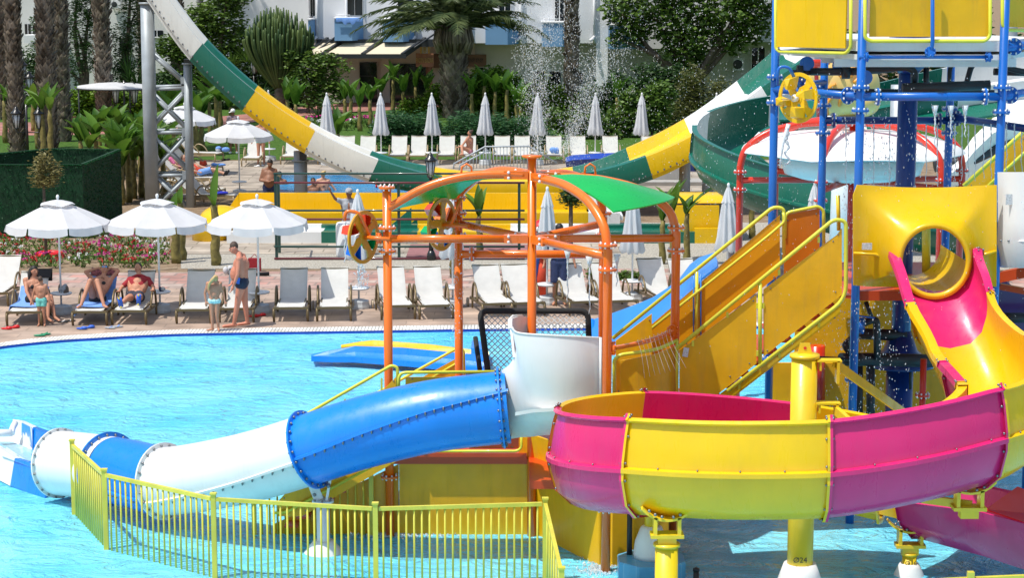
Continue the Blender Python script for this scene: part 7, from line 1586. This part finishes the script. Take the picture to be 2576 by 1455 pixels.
w = MB(); p = gd(640, 682, .02); w.b2(p.x - .15, p.x + .15, p.y, p.y + .15, p.z, p.z + .3); w.path([p + V((-.1, .07, .3)), p + V((0, .07, .4)), p + V((.1, .07, .3))], .01, 6); solo('cool_box', w, FRED, 'small dark red box with a handle behind the standing man', 'box')
w = MB(); p = gd(640, 694, .02); w.path([p + V((-.3, 0, .04)), p + V((.35, .05, .04))], [.03, .05], 8); solo('folded_umbrella', w, FBLK, 'black folded umbrella lying behind the standing man', 'umbrella')
w = MB(); p = gd(125, 640, .06); w.path([p + V((math.cos(a) * .28, math.sin(a) * .28, 0)) for a in [2 * PI * j / 20 for j in range(20)]], .07, 10, closed=True); solo('swim_ring', w, REDSH, 'red swim ring lying in the flower bed', 'swim ring')
def shoes(label, x, y, m, m2=None, a=0., name='slippers', kind='clog', sc=1.):
    p = gd(x, y, .008); t = thing(name, label, 'shoes', p)
    for s in (-1, 1):
        w = MB(); M = Matrix.Rotation(a + s * .25, 3, 'Z'); c = p + M @ V((0, s * .07, 0)) + V((s * .06, 0, 0)); w.ell(c + V((0, 0, .02)), (.13 * sc, .05 * sc, .02), 12, 6, 0, M)
        if kind == 'clog': w.ell(c + M @ V((.05, 0, .035)), (.07 * sc, .05 * sc, .035), 10, 6, 0, M)
        else: w.path([c + M @ V((0, -.045, .02)), c + M @ V((.05, 0, .055)), c + M @ V((0, .045, .02))], .01, 6, 1)
        w.build('slipper', [m, m2 or m], t)
shoes('pair of red clogs in front of the first lounger', 28, 828, REDSH); shoes('pair of blue clogs in front of the sunbather', 217, 828, BLUSH)
shoes('pale blue flip flops left of the boy lounger leg', 288, 826, FGREY, FBLUE, kind='flip'); shoes('black and white slippers beside the first parasol base', 169, 811, FBLK, CAP, kind='flip')
shoes('red and white sandals right of the standing man', 649, 797, REDSH, CAP); shoes('green flip flops near the pool gutter', 109, 845, GRNSH, kind='flip', a=.3)
shoes('dark sandals on the far deck below the lawn', 568, 403, FBLK, FRED); shoes('white slippers beside the woman in turquoise', 652, 419, CAP)

# ================================================================ spray, drips
def drops(name, label, gen, n, smin, smax, kind='stuff', streak=1.):
    w = MB()
    for _ in range(n):
        c = gen()
        if c is None: continue
        s = R.uniform(smin, smax); a = rv() * s; b = rv() * s; z = V((0, 0, s * streak)); w.add([c + a, c + b, c - a, c - b, c + z, c - z], [(0, 1, 4), (1, 2, 4), (2, 3, 4), (3, 0, 4), (1, 0, 5), (2, 1, 5), (3, 2, 5), (0, 3, 5)])
    o = w.build(name, DROP); tag(o, label, 'water', kind=kind); return o
def g1_():
    q = R.random()
    if q < .42:
        t = R.random() ** .8; x = 1352 + R.gauss(0, 8 + 34 * t); y = 400 - t * 430
    elif q < .68:
        t = R.random(); x = 1420 + 110 * t + R.gauss(0, 6 + 32 * t); y = 385 - 265 * t + R.gauss(0, 14)
    elif q < .86: x = R.gauss(1420, 110); y = R.uniform(-20, 430)
    else: x = R.uniform(1380, 1960); y = R.uniform(-20, 520)
    if x < 1285: return None
    return at(x, y, R.uniform(56, 70))
drops('fountain_spray', 'fine fountain spray rising in front of the hotel', g1_, 14000, .005, .0145, streak=1.5)
def g2_(): return at(R.uniform(1700, 2576), R.uniform(180, 900), R.uniform(25, 34))
drops('falling_droplets', 'loose water droplets falling around the blue tower', g2_, 2000, .003, .0065, streak=1.8)
def g3_():
    x = R.choice([2225, 2240, 2288, 2190, 2130, 2390, 2300, 2170]); return at(x + R.gauss(0, 10), R.uniform(280, 640), R.uniform(27.5, 30))
drops('column_splashes', 'droplets streaming past the dark blue column', g3_, 700, .005, .013, streak=1.8)
def g4_(): return at(R.gauss(2180, 60), R.uniform(760, 1060), R.uniform(26.2, 27.2))
drops('under_deck_droplets', 'droplets falling in front of the pipes under the deck', g4_, 500, .004, .010, streak=1.6)
def drip(x, y0, y1, d, r=.009, amp=2.0, taper=True):
    w = MB(); n = 22; ph = R.uniform(0, 6); w.path([at(x + amp * math.sin(i * .8 + ph) * i / n, y0 + (y1 - y0) * i / n, d) for i in range(n + 1)], [r * (1.2 - .7 * i / n) * (1 + .35 * math.sin(i * 2.3 + ph)) for i in range(n + 1)], 5); return w
k = 0
for x in (2128, 2168, 2198, 2238, 2330, 2358, 2402, 2420, 2436, 2453): 
    w = drip(x, 314, 470 if x < 2400 else 455, 30.1 + (x > 2380) * -.5); tag(w.build('water_drip', DROP), 'thin string of water falling from the dark blue back beam', 'water drip', 'water strings under the blue beams')
for x in (2474, 2493, 2512, 2532, 2552, 2570): w = drip(x, 312, 450, 28.9); tag(w.build('water_drip', DROP), 'thin string of water falling from the right rear blue beam', 'water drip', 'water strings under the blue beams')
for x, y0, y1, d, lb in ((1428, 628, 760, 26.1, 'left water jet pouring from the front orange beam'), (1483, 645, 790, 25.7, 'right water jet pouring from the front orange beam'), (1552, 640, 720, 26.5, 'water jet beside the front right orange post'), (2352, 265, 370, 27, 'water jet from the left part of the front blue beam'), (2392, 265, 350, 27, 'water jet from the middle of the front blue beam'), (2428, 265, 345, 27, 'water jet from the right part of the front blue beam')):
    w = drip(x, y0 + 15, y1, d, .012); w.path([at(x, y0, d), at(x, y0 + 28, d)], [.05, .012], 6); tag(w.build('water_jet', DROP), lb, 'water jet')
w = drip(1980, 318, 415, 27.1, .022, 8); w.path([at(1984, 312, 27.1), at(1970, 360, 27.1), at(1962, 420, 27)], [.03, .02, .008], 6); tag(w.build('wheel_spill', DROP), 'water spilling from the yellow bucket wheel', 'water jet')
w = drip(868, 557, 660, 26.7, .012, 3); tag(w.build('spout_water', DROP), 'water running from the orange spout on the left wheel', 'water jet')
def g5_(): t = R.random(); return at(910 + R.gauss(0, 5 + 8 * t), 665 + 60 * t, 26.7)
drops('wheel_splash', 'splash falling below the left bucket wheel', g5_, 160, .006, .014)
def g6_(): return at(R.uniform(1130, 1165), R.uniform(625, 860), 27.6)
drops('second_wheel_splash', 'splash falling below the second bucket wheel', g6_, 120, .005, .012)
w = MB()
for i in range(9):
    x0 = 1612 + i * 10; y0 = 862 - i * 3.2; w.path(spl([at(x0, y0, 25.5), at(x0 - 8, y0 - 6, 25.4), at(x0 + 2, y0 + 30, 25.3), at(x0 + 10 + i * 3, y0 + 90, 25.2)], 4), .0014, 4)
tag(w.build('spray_streams', DROP), 'fine streams arching from the orange spray pipe', 'water jet', kind='stuff')
# foam where water churns
def foamg(cx_, cy_, sx, sy):
    def g(): return gd(cx_ + R.gauss(0, sx), cy_ + R.gauss(0, sy), -.04)
    return g
drops('foam_by_posts', 'white foam around the posts under the play deck', foamg(1010, 1345, 60, 6), 500, .008, .02); drops('foam_by_pedestal', 'white foam left of the tiled pedestal', foamg(1510, 1430, 30, 10), 500, .008, .02)
